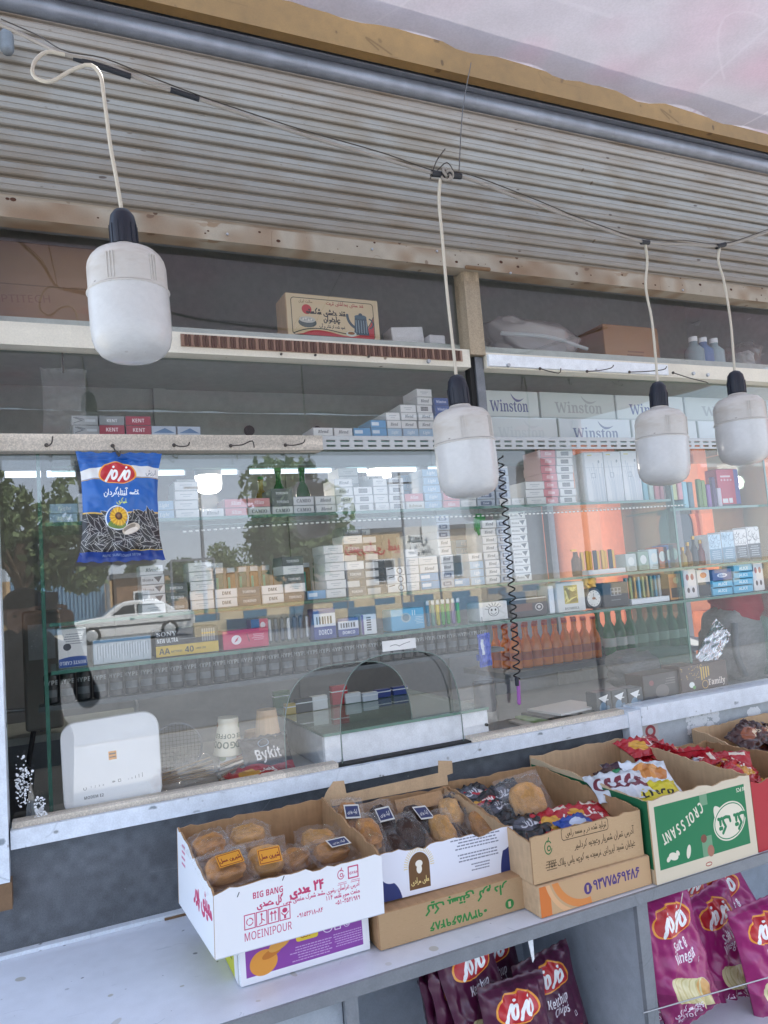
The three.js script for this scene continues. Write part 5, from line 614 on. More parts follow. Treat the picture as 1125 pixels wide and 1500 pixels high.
function stack(shelf, px0, px1, n, kinds, where, zf = -.105, h = .0225, depth = .088) {   // n packs high between two photo columns, front faces near zf
  kinds = [].concat(kinds); const y = SH[shelf]; const x0 = xAt(px0, y + .02, zf), x1 = xAt(px1, y + .02, zf), w = Math.min(.085, x1 - x0 - .0012);
  for (let i = 0; i < n; i++) { const k = kinds[Math.min(kinds.length - 1, i)] , m = solo('cigarette_pack', PK[k].geo, PK[k].mats, (DESC[k] + (n > 1 ? ', ' + names[n - 1] + ' high, ' : ' ') + where), 'cigarette pack', [(x0 + x1) / 2 + (rp() - .5) * .0025, y + .0004 + (i + .5) * (h + .0004), zf - depth / 2 + (rp() - .5) * .006], [0, (rp() - .5) * .05, 0], 'cigarette packs on the glass shelves'); m.scale.set(w, h, depth); }
}
const Z = (a) => 370 + a / 2.8125, Q = (a) => 725 + a / 2.8125, L6 = (a) => a / 2.8125;
// top shelf
stack('s0', 106, 146, 3, 'kgrey', 'at the seed bag end of the top shelf'); stack('s0', 146, 184, 3, ['red', 'red', 'usa'], 'second from the end of the top shelf'); stack('s0', 184, 222, 3, 'red', 'third from the end of the top shelf'); stack('s0', 222, 259, 2, 'bluewhite', 'beside crimson ones on the top shelf'); stack('s0', 259, 294, 2, 'bluewhite', 'second such stack on the top shelf'); stack('s0', 296, 330, 1, 'whiteplain', 'above the wooden rail'); stack('s0', 331, 364, 1, 'whiteplain', 'above the wooden rail'); stack('s0', 366, 398, 1, 'whiteplain', 'above the wooden rail');
for (const [a, b, n, k, w] of [[82, 168, 1, 'sky', 'where the steel angle starts'], [172, 246, 1, 'pink', 'where the steel angle starts'], [250, 333, 2, 'white', 'at the foot of the rising stacks'], [338, 416, 2, 'white', 'below the rising stacks beside sky blue ones'], [420, 491, 2, 'sky', 'among the rising stacks'], [490, 555, 3, ['pale', 'sky', 'sky'], 'among the rising stacks'], [557, 617, 4, ['pale', 'pale', 'white', 'whiteplain'], 'among the rising stacks'], [618, 684, 5, ['white', 'pale', 'white', 'white', 'whiteplain'], 'among the rising stacks'], [688, 752, 7, ['pale', 'pale', 'white', 'white', 'bar', 'white', 'whiteplain'], 'tallest of the rising stacks'], [762, 822, 6, 'navy', 'behind the lamp by the wooden mullion']]) stack('s0', Z(a), Z(b), n, k, w);
// second shelf
for (const [a, b, n, k, w] of [[203, 322, 2, 'pale', 'at the end of the second shelf'], [325, 375, 3, 'whiteplain', 'just behind the seed bag'], [636, 720, 2, 'pale', 'beside the seed bag on the second shelf'], [722, 822, 4, 'whiteplain', 'on the second shelf under the lit bulb'], [826, 922, 1, 'white', 'of single packs on the second shelf'], [925, 1020, 2, 'pink', 'on the second shelf'], [1022, 1116, 2, ['camio', 'pink'], 'before the brown bottle'], [1120, 1208, 3, ['camio', 'dark', 'dark'], 'before the green bottles']]) stack('s1', L6(a), L6(b), n, k, w);
for (const [a, b, n, k, w] of [[168, 254, 2, 'camio', 'before the second green bottle'], [258, 343, 2, 'white', 'left of the tall white stack', ], [344, 420, 4, 'white', 'that tops the green bottles'], [422, 500, 3, 'bar', 'with barcodes on the second shelf'], [503, 562, 4, 'whiteplain', 'beside the barcode stack'], [566, 628, 4, 'bar', 'with barcodes beside the pale blue stack'], [630, 706, 2, ['whitegold', 'pink'], 'at the foot of the pale blue stack'], [708, 780, 5, 'pale', 'half behind the lamp'], [784, 854, 3, 'pink', 'under the lamp'], [856, 922, 3, 'whiteplain', 'under the lamp'], [926, 1000, 3, 'label', 'beside the black window bar'], [1004, 1062, 5, 'label', 'right at the black window bar']]) stack('s1', Z(a), Z(b), n, k, w);
for (const [a, b, n, k, w] of [[18, 66, 5, 'white', 'just past the coiled cord'], [70, 122, 1, 'whiteplain', 'of single packs past the coiled cord'], [128, 208, 3, 'whiteplain', 'beside the pink slim ones past the cord'], [200, 264, 7, 'pink', 'past the coiled cord'], [267, 336, 8, 'bar', 'beside the tall pink stack']]) stack('s1', Q(a), Q(b), n, k, w, -.105, .0235);
// third shelf
for (const [a, b, n, k, w] of [[585, 684, 5, ['whiteplain', 'kite', 'kite', 'kite', 'white'], 'above the white car mirror image'], [686, 780, 3, 'dark', 'beside the kite ones on the third shelf'], [784, 884, 5, 'whiteplain', 'on the third shelf beside the dark ones'], [886, 980, 2, ['dunk', 'dunk'], 'at the foot of the lighters'], [982, 1076, 2, 'dark', 'at the foot of the lighters'], [1080, 1172, 2, 'dunk', 'before the green lighters']]) stack('s2', L6(a), L6(b), n, k, w);
for (const [a, b, n, k, w] of [[132, 220, 5, ['dark', 'whiteplain', 'dark', 'whiteplain', 'dark'], 'on the third shelf by the sky blue pack'], [222, 300, 1, 'sky', 'of one on the third shelf'], [302, 386, 6, 'whiteplain', 'beside the tall dark stack'], [388, 468, 8, ['dark', 'darkwhite', 'dark', 'whiteplain', 'darkwhite', 'dark', 'whiteplain', 'dark'], 'that stands tallest beside the black and white ones'], [470, 553, 7, 'darkwhite', 'beside the tall dark stack'], [556, 634, 3, 'circle', 'beside the black and white ones'], [636, 690, 5, 'whiteplain', 'beside the ringed ones'], [692, 770, 4, ['sky', 'sky', 'white', 'whiteplain'], 'on the third shelf with sky blue ends'], [776, 832, 9, ['label', 'label', 'white', 'white', 'white', 'white', 'label', 'label', 'label'], 'at the middle of the third shelf'], [834, 898, 1, 'sky', 'of one at the middle of the third shelf'], [900, 958, 4, ['pale', 'pale', 'pale', 'white'], 'before the green water gun'], [960, 1022, 8, 'white', 'beside the coiled cord'], [1024, 1072, 8, 'label', 'behind the coiled cord'], [1080, 1148, 9, 'kite', 'past the coiled cord']]) stack('s2', Z(a), Z(b), n, k, w);

// a second, higher row standing behind the front packs
for (const [sh4, px, n, k, w] of [['s1', 262, 5, 'white', 'behind the packs under the lit bulb'], ['s1', 500, 6, 'whiteplain', 'behind the barcoded packs'], ['s1', 535, 5, 'bar', 'behind the packs by the second bulb'], ['s1', 590, 5, 'pale', 'behind the pale blue stack'], ['s2', 300, 5, 'whiteplain', 'behind the black lettered packs'], ['s2', 520, 8, 'white', 'behind the ringed packs'], ['s2', 605, 7, 'white', 'behind the sky blue ended stack'], ['s2', 672, 6, 'pale', 'behind the pack by the coiled cord']]) stack(sh4, px, px + 29, n, k, w, -.215);
// ---------- cartons on the top shelf at the mullion ----------
const bird = (g, x, y, s, col) => { g.fillStyle = col; g.beginPath(); g.moveTo(x - s, y - s * .7); g.quadraticCurveTo(x - s * .4, y + s * .1, x + s * .1, y + s * .1); g.quadraticCurveTo(x + s * .6, y + s * .2, x + s * 1.2, y - s * .1); g.quadraticCurveTo(x + s * .5, y + s * .5, x - s * .1, y + s * .4); g.quadraticCurveTo(x - s * .8, y + s * .1, x - s, y - s * .7); g.fill(); };
const winston = (col, bg) => P2(512, 168, bg, (g, W, H) => { g.fillStyle = 'rgba(90,100,110,.25)'; g.fillRect(0, H - 6, W, 6); latin(g, 'Winston', W * .5, 132, 'bold 100px serif', col, 'center', .78); bird(g, W * .64, 46, 52, col); });
const WN = winston('#2b3f78', '#c6d0cc'), WG = winston('#97a09e', '#b9c4be'), WS = winston('#5b6a8c', '#cfd9dc'), WP = winston('#c9d3d4', '#d3dcdc'), cartonSide = flat('#c3cdc9', .5);
for (const [px0, px1, row, m, l] of [[700, 790, 1, WN, 'pale carton with navy lettering beside the mullion'], [791, 902, 1, WG, 'pale carton with faded grey lettering in the upper row'], [903, 1002, 1, WN, 'pale carton with navy lettering above the hanging lamp'], [1003, 1130, 1, WG, 'pale carton with grey lettering at the far end of the upper row'], [708, 818, 0, WP, 'pale carton with faint lettering in the lower row'], [819, 925, 0, WS, 'pale carton with slate lettering in the lower row'], [926, 1022, 0, WP, 'pale carton half behind the hanging lamp'], [1023, 1150, 0, WS, 'pale carton with slate lettering at the far end of the lower row']]) {
  const z = row ? -.11 : -.1, y = SH.s0 + .0005 + row * .0835, x0 = xAt(px0, y + .05, z), x1 = xAt(px1, y + .05, z); const g = thing('cigarette_carton', l, 'carton', [(x0 + x1) / 2, y, z - .03], 'cartons on the top shelf'); g.rotation.y = (rp() - .5) * .03; part(g, 'carton', new RoundedBoxGeometry(x1 - x0 - .003, .083, .055, 2, .002), cartonSide, [0, .0415, 0]); part(g, 'front_print', intoAtlas(new THREE.PlaneGeometry(x1 - x0 - .008, .079), m), m.mat, [0, .0415, .0279]);
}

// ---------- other goods on the shelves ----------
function boxAt(name, label, cat, px0, px1, pyTop, pyBot, z, depth, front, side, { group, y, turn = 0 } = {}) {   // a carton whose front spans photo columns and rows on plane z
  const pb = at((px0 + px1) / 2, pyBot, z), pt = at((px0 + px1) / 2, pyTop, z), yy = y ?? pb.y, x0 = xAt(px0, yy + .01, z), x1 = xAt(px1, yy + .01, z); return closedBox(name, label, cat, x0, x1, yy, yy + Math.max(.01, pt.y - pb.y), z - depth, z, front, side, group, turn);
}
const s3 = { y: SH.s3 + .0005 };
boxAt('white_carton', 'white carton with an upside down navy band on the lowest shelf', 'box', 86, 128, 918, 976, -.1, .09, P2(256, 320, '#dcdcd8', (g, W, H) => { fakeText(g, 40, 40, 170, 20, 5, '#6b6f74', 3); oval(g, 80, 150, 36, 30, '#4a4d52'); g.fillStyle = '#2b4f94'; g.beginPath(); g.moveTo(0, 250); g.quadraticCurveTo(120, 220, W, 240); g.lineTo(W, H); g.lineTo(0, H); g.fill(); g.save(); g.translate(W / 2, 282); g.rotate(Math.PI); latin(g, 'MONTE CARLO', 0, 12, 'bold 40px serif', '#e4e8ee', 'center', .8); g.restore(); }), M.white, s3);
boxAt('blister_pack', 'clear striped blister pack on the lowest shelf beside the battery box', 'blister pack', 137, 222, 938, 974, -.1, .06, P2(512, 220, '#bcc6cc', (g, W, H) => { for (let i = 0; i < 40; i++) { g.fillStyle = i % 2 ? '#8e989f' : '#dfe5e9'; g.fillRect(20 + i * 12, 40 + (i % 3) * 12, 5, 140 - (i % 5) * 12); } g.fillStyle = '#6d97b4'; g.fillRect(0, 0, W, 26); }), flat('#c2cbd0', .3), s3);
boxAt('battery_box', 'black and yellow box of forty batteries on the lowest shelf', 'box', 228, 321, 928, 968, -.1, .07, P2(640, 270, '#2a2d31', (g, W, H) => { latin(g, 'SONY', 10, 62, 'bold 62px serif', '#d9dcde', 'left', 1.15); latin(g, 'NEW ULTRA', 10, 130, 'bold 62px sans-serif', '#eceeee', 'left', .62); g.fillStyle = '#d8b53c'; g.fillRect(0, 160, W, 110); latin(g, 'AA', 30, 246, 'bold 84px sans-serif', '#23262a'); latin(g, '40', 290, 246, 'bold 84px sans-serif', '#23262a'); latin(g, 'BATTERIES', 150, 236, 'bold 28px sans-serif', '#23262a', 'left', .8); latin(g, 'LONG LIFE', 400, 226, 'bold 26px sans-serif', '#23262a', 'left', .8); for (let i = 0; i < 6; i++) { g.fillStyle = '#8f9296'; g.beginPath(); g.roundRect(470 + i * 24, 20, 16, 130, 6); g.fill(); g.fillStyle = '#d8b53c'; g.fillRect(470 + i * 24, 60, 16, 16); } g.fillStyle = '#777c80'; g.fillRect(230, 100, 180, 8); }), flat('#33363a', .5), s3);
boxAt('pink_box', 'pink box with a white round mark on the lowest shelf', 'box', 327, 394, 928, 956, -.1, .07, P2(420, 180, '#cf3a66', (g, W, H) => { oval(g, 120, 92, 46, 46, '#f2e6ea'); g.fillStyle = '#cf3a66'; g.beginPath(); g.moveTo(100, 118); g.lineTo(116, 86); g.lineTo(142, 64); g.lineTo(128, 100); g.fill(); fakeText(g, 260, 50, 110, 18, 4, '#f2dbe2', 5); g.strokeStyle = '#8f1f43'; g.lineWidth = 10; g.beginPath(); g.moveTo(220, 40); g.lineTo(240, 120); g.stroke(); }), flat('#c23a62', .5), s3);
boxAt('pink_box', 'small pink and blue box standing on the pink box', 'box', 368, 393, 906, 927, -.12, .05, P2(160, 130, '#4b6f9c', (g, W, H) => { g.fillStyle = '#d0436a'; g.fillRect(80, 0, 80, H); oval(g, 110, 60, 24, 30, '#e8dfe4'); }), flat('#c7aab6', .5), { y: SH.s3 + .033 });
{ const a = at(396, 950, -.1), g = thing('tube_case', 'clear plastic case of steel tubes on the lowest shelf', 'case', [xAt(428, 1.38, -.1), SH.s3, -.13]); part(g, 'case', new RoundedBoxGeometry(.125, .075, .05, 2, .004), M.film, [0, .039, 0]); for (let i = 0; i < 7; i++) part(g, 'tube', new THREE.CapsuleGeometry(.0062, .05, 4, 10), i % 3 ? M.pewter : M.steel, [-.05 + i * .0168, .036, 0]); }
const razor = P2(256, 220, '#dfe3ea', (g, W, H) => { g.fillStyle = '#2d4590'; g.fillRect(0, 0, W, 34); g.fillRect(0, 130, W, 90); g.fillStyle = '#22262b'; for (let i = 0; i < 6; i++) g.fillRect(30 + i * 32, 56, 14 + (i % 3) * 4, 56); latin(g, 'DORCO', W / 2, 190, 'bold 52px sans-serif', '#e8ecf4', 'center', .9); });
boxAt('blade_box', 'blue and white razor blade box with a window on the lowest shelf', 'box', 461, 493, 898, 944, -.1, .05, razor, flat('#2d4590', .5), s3); boxAt('blade_box', 'flat blue and white razor blade box beside the windowed one', 'box', 496, 526, 912, 940, -.1, .05, razor, flat('#31498f', .5), s3); boxAt('blade_box', 'narrow razor blade box standing on end with black bars', 'box', 530, 552, 906, 936, -.1, .05, P2(200, 240, '#dfe3e6', (g, W, H) => { g.fillStyle = '#20242a'; for (let i = 0; i < 6; i++) g.fillRect(70, 30 + i * 30, 60, 16); g.fillStyle = '#5b4a8a'; g.fillRect(0, 0, 30, H); }), flat('#cfd4da', .5), s3);
boxAt('light_blue_box', 'light blue box with a round medal on the lowest shelf', 'box', 574, 622, 902, 934, -.1, .06, P2(360, 240, '#5fb0d6', (g, W, H) => { oval(g, 160, 100, 54, 56, '#9fb9c2'); oval(g, 160, 100, 38, 40, '#6f8b96'); g.fillStyle = '#d9eef6'; g.fillRect(230, 20, 10, 60); g.fillRect(256, 20, 10, 60); fakeText(g, 250, 100, 90, 18, 5, '#dff0f7', 5); }), flat('#6fb5d4', .5), s3);
{ const cols = ['#4f8fae', '#7fb2a0', '#d3c23a', '#3fb04f', '#2fae3f', '#9a86b8', '#3fbf4a']; for (let i = 0; i < 7; i++) { const x = xAt(629 + i * 7.4, 1.39, -.11), g = thing('lighter', ['blue', 'teal', 'yellow', 'green', 'bright green', 'mauve', 'lime green'][i] + ' gas lighter standing on the lowest shelf by the light blue box', 'lighter', [x, SH.s3, -.12], 'lighters standing in a row'); part(g, 'body', new THREE.CapsuleGeometry(.0055, .05, 4, 10), phys({ color: cols[i], roughness: .15, transmission: .25, thickness: 0 }), [0, .032, 0]); part(g, 'cap', new RoundedBoxGeometry(.011, .014, .011, 2, .002), M.steel, [0, .067, 0]); } }
boxAt('sketch_box', 'white box with a black line drawing of a face on the lowest shelf', 'box', 703, 744, 888, 916, -.1, .07, P2(300, 220, '#e2e2df', (g, W, H) => { g.strokeStyle = '#2a2a2a'; g.lineWidth = 6; g.beginPath(); g.ellipse(150, 110, 56, 60, 0, 0, 7); g.stroke(); for (let i = 0; i < 7; i++) { const a = 3.4 + i * .4; g.beginPath(); g.moveTo(150 + Math.cos(a) * 60, 100 + Math.sin(a) * 60); g.lineTo(150 + Math.cos(a) * 96, 100 + Math.sin(a) * 92); g.stroke(); } oval(g, 130, 96, 10, 14, '#2a2a2a'); oval(g, 172, 96, 10, 14, '#2a2a2a'); g.beginPath(); g.arc(150, 120, 30, .2, 2.9); g.stroke(); }), M.white, s3);
boxAt('speaker_box', 'dark box with a round seal on the lowest shelf past the cord', 'box', 750, 802, 876, 904, -.1, .07, P2(360, 200, '#4a4649', (g, W, H) => { oval(g, 280, 110, 42, 42, '#c9c4c0'); oval(g, 280, 110, 32, 32, '#4a4649'); oval(g, 280, 110, 16, 16, '#c9c4c0'); g.fillStyle = '#6a4a44'; g.fillRect(30, 60, 180, 80); g.fillStyle = '#c3c0bb'; g.fillRect(0, 0, W, 14); }), flat('#55514f', .5), s3); boxAt('slim_white_box', 'slim white box standing on end beside the dark box', 'box', 806, 814, 862, 904, -.1, .06, null, M.white, s3);
boxAt('perfume_box', 'white framed box with crumpled gold foil on the lowest shelf', 'box', 818, 858, 855, 899, -.1, .05, P2(240, 300, '#d9dad6', (g, W, H) => { g.fillStyle = '#bba53c'; g.fillRect(60, 30, 120, 190); for (let i = 0; i < 40; i++) { g.fillStyle = i % 2 ? '#e6d77a' : '#8f7a22'; g.beginPath(); g.moveTo(60 + rp() * 120, 30 + rp() * 190); g.lineTo(60 + rp() * 120, 30 + rp() * 190); g.lineTo(60 + rp() * 120, 30 + rp() * 190); g.fill(); } latin(g, 'DUNHILL', 120, 280, 'bold 30px serif', '#2a2a2a', 'center', .9); }), M.white, s3);
{ const p = at(872, 881, -.1), g = thing('small_clock', 'small black alarm clock with a gold hood on the lowest shelf', 'clock', [p.x, SH.s3, -.12]); part(g, 'case', new THREE.CylinderGeometry(.032, .032, .03, 28).rotateX(Math.PI / 2), M.blackPlastic, [0, .033, 0]); { const dm = P2(128, 128, '#e3e2dc', (g2, W, H) => { oval(g2, 64, 64, 18, 10, '#b0764a'); g2.strokeStyle = '#222'; g2.lineWidth = 4; g2.beginPath(); g2.moveTo(64, 64); g2.lineTo(64, 26); g2.moveTo(64, 64); g2.lineTo(90, 76); g2.stroke(); for (let i = 0; i < 12; i++) oval(g2, 64 + Math.cos(i * .5236) * 52, 64 + Math.sin(i * .5236) * 52, 3, 3, '#333'); }); part(g, 'dial', intoAtlas(new THREE.CircleGeometry(.025, 28), dm), dm.mat, [0, .033, .0155]); } part(g, 'hood', lump(.045, .04, .03, 4, .3), M.gold, [.0, .083, 0]); }
boxAt('camera_box', 'black square box with a silver window on the lowest shelf', 'box', 885, 922, 856, 892, -.1, .06, P2(240, 240, '#25262a', (g, W, H) => { g.fillStyle = '#9a9ca0'; g.fillRect(70, 50, 100, 80); g.fillStyle = '#3a3b40'; for (let i = 0; i < 6; i++) g.fillRect(75 + (i % 3) * 34, 55 + ((i / 3) | 0) * 40, 24, 28); g.fillStyle = '#77797d'; g.fillRect(70, 170, 90, 8); }), M.blackPlastic, s3);
{ const x0 = xAt(925, 1.38, -.1), x1 = xAt(980, 1.38, -.1), g = thing('lighter_tray', 'white tray of slim coloured lighters on the lowest shelf', 'tray', [(x0 + x1) / 2, SH.s3, -.13]); part(g, 'tray', box(x1 - x0, .016, .06), M.white, [0, .009, 0]); const c = ['#6d8f8a', '#8d9a5a', '#b58a3a', '#7aa0b0', '#a3a060', '#b0925a', '#5d7f6a', '#3f7f9a', '#c3c6c8']; for (let i = 0; i < 9; i++) part(g, 'lighter', new RoundedBoxGeometry(.009, .07, .01, 2, .002), M['lt' + i] ??= flat(c[i], .25, .2), [-(x1 - x0) / 2 + .009 + i * (x1 - x0 - .018) / 8, .05, 0]); }
{ const orange = P2(200, 240, '#cf8a3a', (g, W, H) => { g.fillStyle = '#3a2a20'; g.fillRect(20, 130, 160, 90); oval(g, 100, 60, 40, 30, '#e6c07a'); }), lung = P2(200, 300, '#e2dedd', (g, W, H) => { oval(g, 60, 80, 26, 34, '#a85a52'); oval(g, 140, 80, 26, 34, '#a85a52'); oval(g, 60, 220, 22, 28, '#4a3a38'); oval(g, 140, 220, 22, 28, '#4a3a38'); }), fire = P2(200, 260, '#e5dfd8', (g, W, H) => { oval(g, 100, 50, 54, 28, '#d9822e'); g.fillStyle = '#2e3136'; g.fillRect(0, 120, W, 140); }), navy = P2(260, 160, '#2f4a8f', (g, W, H) => { oval(g, 130, 80, 70, 30, '#d5dcec'); latin(g, 'blue', 130, 96, 'bold 40px serif', '#2f4a8f', 'center'); }), sky = P2(260, 90, '#5fb8dc', (g, W, H) => { latin(g, 'ALICE', 130, 60, 'bold 44px sans-serif', '#e6f4fa', 'center'); });
  boxAt('tea_box', 'orange and black small box beside the tray of lighters', 'box', 982, 1003, 838, 877, -.1, .05, orange, M.cardDark, s3); boxAt('health_box', 'white box printed with lungs on the lowest shelf', 'box', 1004, 1022, 832, 875, -.1, .05, lung, M.white, s3); boxAt('fire_box', 'white and black box with an orange flame on the lowest shelf', 'box', 1024, 1042, 832, 872, -.1, .05, fire, M.white, s3); boxAt('navy_box', 'navy box with a pale oval on a sky blue one', 'box', 1044, 1072, 832, 850, -.1, .05, navy, flat('#2f4a8f', .5), { y: SH.s3 + .045 });
  for (let i = 0; i < 2; i++) boxAt('sky_box', 'sky blue flat box under the navy box', 'box', 1044, 1073, 850, 862, -.1, .05, sky, flat('#5fb8dc', .5), { y: SH.s3 + .0005 + i * .0222, group: 'sky blue flat boxes' }).scale.y = 1; for (let i = 0; i < 4; i++) boxAt('sky_box', 'sky blue flat box in the four high stack at the end of the lowest shelf', 'box', 1075, 1103, 850, 862, -.1, .05, sky, flat('#5fb8dc', .5), { y: SH.s3 + .0005 + i * .0226, group: 'sky blue flat boxes' }); boxAt('pale_tall_box', 'pale grey tall box at the very end of the lowest shelf', 'box', 1105, 1120, 820, 862, -.1, .05, lung, M.white, s3); }
// third shelf, far bay
const s2 = { y: SH.s2 + .0005 };
{ const x0 = xAt(862, 1.48, -.1), x1 = xAt(916, 1.48, -.1), g = thing('battery_tray', 'white tray of gold batteries on the third shelf', 'tray', [(x0 + x1) / 2, SH.s2, -.14]); part(g, 'tray', box(x1 - x0, .014, .08), M.white, [0, .008, 0]); for (let i = 0; i < 9; i++) part(g, 'battery', new THREE.CylinderGeometry(.0065, .0065, .055 + .006 * (i % 2), 12), i % 4 === 3 ? M.blackPlastic : M.gold, [-(x1 - x0) / 2 + .012 + i * (x1 - x0 - .024) / 8, .045, .006 * (i % 2)]); }
for (const [i, [px, c, l]] of [[926, '#b9c2bc', 'grey'], [944, '#7f9a86', 'green patterned'], [960, '#bcd0d4', 'pale'], [972, '#c0603a', 'orange'], [982, '#5a63a0', 'blue'], [990, '#b03a4a', 'red']].entries()) boxAt('small_tin', l + ' small tin standing on the third shelf in the far bay', 'tin', px - 8, px + 7, 806 - i * 2, 832, -.12, .05, P2(96, 160, c, (g, W, H) => { oval(g, 48, 70, 30, 40, '#d9dcd6'); fakeText(g, 16, 120, 60, 12, 3, '#444', i + 2); }), flat(c, .4), s2);
for (let i = 0; i < 4; i++) { const two = i < 2; boxAt('patterned_box', (two ? 'light blue sketched box' : 'white and black printed box') + (i % 2 ? ', outer' : ', inner') + ' one of a pair ending the third shelf', 'box', 1041 + i * 19, 1059 + i * 19, 778 - i * 4, 822 - i * 2, -.1, .06, P2(160, 300, two ? '#b5d2e2' : '#dfe1df', (g, W, H) => { g.strokeStyle = two ? '#5f86a0' : '#777'; g.lineWidth = 4; for (let k = 0; k < 14; k++) { g.beginPath(); g.arc(rp() * W, rp() * H * .5, 14 + 20 * rp(), 0, 4); g.stroke(); } g.fillStyle = two ? '#6d93ab' : '#3a3f44'; g.fillRect(0, 150, W, 150); fakeText(g, 20, 170, 110, 20, 5, '#dfe6ea', i + 3); }), M.white, s2); }
{ const p = at(842, 806, -.14); const g = thing('toy_shelf_stand', 'small brown pump bottle beside the gold batteries', 'bottle', [p.x, SH.s2, -.14]); part(g, 'bottle', lathe([[0, 0], [.014, 0], [.015, .01], [.015, .05], [.008, .062], [.007, .075], [0, .075]], 16), M.cardDark); part(g, 'pump', box(.02, .006, .006), M.gold, [-.006, .08, 0]); }
for (const [px, c, h, l] of [[1008, '#7d5a2a', .07, 'amber'], [1017, '#35363a', .09, 'black'], [1027, '#7a2f2a', .075, 'red'], [1000, '#a88a3a', .055, 'yellow capped']]) { const p = at(px, 810, -.13), g = thing('small_bottle', l + ' small bottle on the third shelf beside the sketched boxes', 'bottle', [p.x, SH.s2, -.13]); part(g, 'body', lathe([[0, 0], [.011, 0], [.012, .01], [.012, h * .6], [.005, h * .8], [.005, h], [0, h]], 16), flat(c, .25)); part(g, 'cap', new THREE.CylinderGeometry(.006, .006, .012, 12), M.gold, [0, h + .004, 0]); }
// second shelf, far bay: tall white cartons, coloured slim boxes, vapes and the red box
const s1 = { y: SH.s1 + .0005 };
for (const [px0, px1, l] of [[862, 889, 'tall white carton with pale grey plants beside the black barcode stack'], [890, 915, 'tall white carton with pale grey plants, middle one'], [916, 942, 'tall white carton with grey grass beside the coloured boxes']]) boxAt('tall_carton', l, 'carton', px0, px1, 668, 742, -.1, .06, P2(200, 500, '#e2e6e8', (g, W, H) => { g.strokeStyle = '#c2cbd2'; for (let i = 0; i < 16; i++) { g.lineWidth = 2 + 8 * rp(); g.beginPath(); g.moveTo(60 + i * 9, H); g.quadraticCurveTo(60 + i * 8, 300, 30 + i * 11, 80 + 180 * rp()); g.stroke(); } g.fillStyle = '#aeb9c1'; g.fillRect(0, 150, W, 3); g.fillStyle = '#d9cf5a'; g.fillRect(30, 18, 50, 10); g.strokeStyle = '#8d99a3'; g.lineWidth = 4; g.strokeRect(60, 210, 40, 46); oval(g, 150, 90, 10, 16, '#9aa5ad'); }), M.white, s1);
for (const [i, c] of ['#8fc3cf', '#b9cfc4', '#d99aa0', '#dba7ae', '#2f4a40', '#c3cf9a', '#d9a3ac', '#9fd0de', '#6f8a94'].entries()) boxAt('slim_box', ['aqua', 'sage', 'rose', 'blush', 'dark green', 'lime', 'pink', 'sky', 'slate'][i] + ' slim box standing in the row behind the hanging lamp', 'box', 944 + i * 8.4, 951 + i * 8.4, 692, 738 - i, -.11, .06, null, M['sl' + i] ??= flat(c, .45), { ...s1, y: i > 6 ? 1.6555 : SH.s1 + .0005, group: 'slim boxes in a row' });
for (const [i, [px, c, t]] of [[1028, '#6f8a4a', 690], [1034, '#7d9a52', 692], [1041, '#8a5aa0', 698], [1049, '#4a2f5a', 688], [1056, '#c9c3cf', 704]].entries()) boxAt('vape', ['olive', 'green', 'violet', 'dark plum', 'silver'][i] + ' slim vape standing before the red box', 'vape', px - 3, px + 3, t, 732, -.12, .012, null, M['vp' + i] ??= flat(c, .3), { y: 1.6555, group: 'vapes in a row' });
boxAt('red_box', 'crimson standing box with a white bar label at the end of the second shelf', 'box', 1054, 1086, 676, 732, -.15, .05, P2(240, 420, '#c2274a', (g, W, H) => { g.fillStyle = '#5a4a9a'; g.fillRect(190, 0, 50, H); g.fillStyle = '#efe6ea'; g.fillRect(40, 330, 60, 50); g.fillRect(110, 326, 40, 54); for (let i = 0; i < 4; i++) oval(g, 50 + i * 34, 120, 10, 12, '#e9b7c4'); g.fillStyle = '#f2d7de'; g.fillRect(40, 70, 110, 18); g.fillStyle = '#2a2d33'; g.fillRect(0, 396, W, 24); }), flat('#a8203f', .4), { y: 1.6555 });

// ---------- bottles behind the shelves ----------
const vHeight = (g) => { g.computeBoundingBox(); const { min, max } = g.boundingBox, p = g.attributes.position, uv = g.attributes.uv; for (let i = 0; i < p.count; i++) uv.setY(i, (p.getY(i) - min.y) / (max.y - min.y)); return g; };
const bottleG = lathe([[0, 0], [.028, 0], [.03, .01], [.03, .1], [.024, .125], [.012, .15], [.0115, .19], [.014, .192], [.014, .2], [0, .2]], 20);
const greenB = phys({ color: '#2f8a4e', roughness: .08, transmission: .35, thickness: 0 }), orangeB = phys({ color: '#f5872f', roughness: .12, transmission: .15, thickness: 0 }), capM = flat('#b03a2a', .4), capG = flat('#2f8a4a', .4);
function bottle(x, y, z, m, cap, label, group, s = 1, cat = 'bottle') { const g = thing('soda_bottle', label, cat, [x, y, z], group); g.scale.setScalar(s); part(g, 'body', bottleG, m); part(g, 'cap', new THREE.CylinderGeometry(.0145, .0145, .014, 14), cap, [0, .206, 0]); part(g, 'label', new THREE.CylinderGeometry(.0304, .0304, .04, 20, 1, true), cap === capM ? M.lbO ??= flat('#b5532a', .5) : M.lbG ??= flat('#d8ddd6', .5), [0, .06, 0]); }
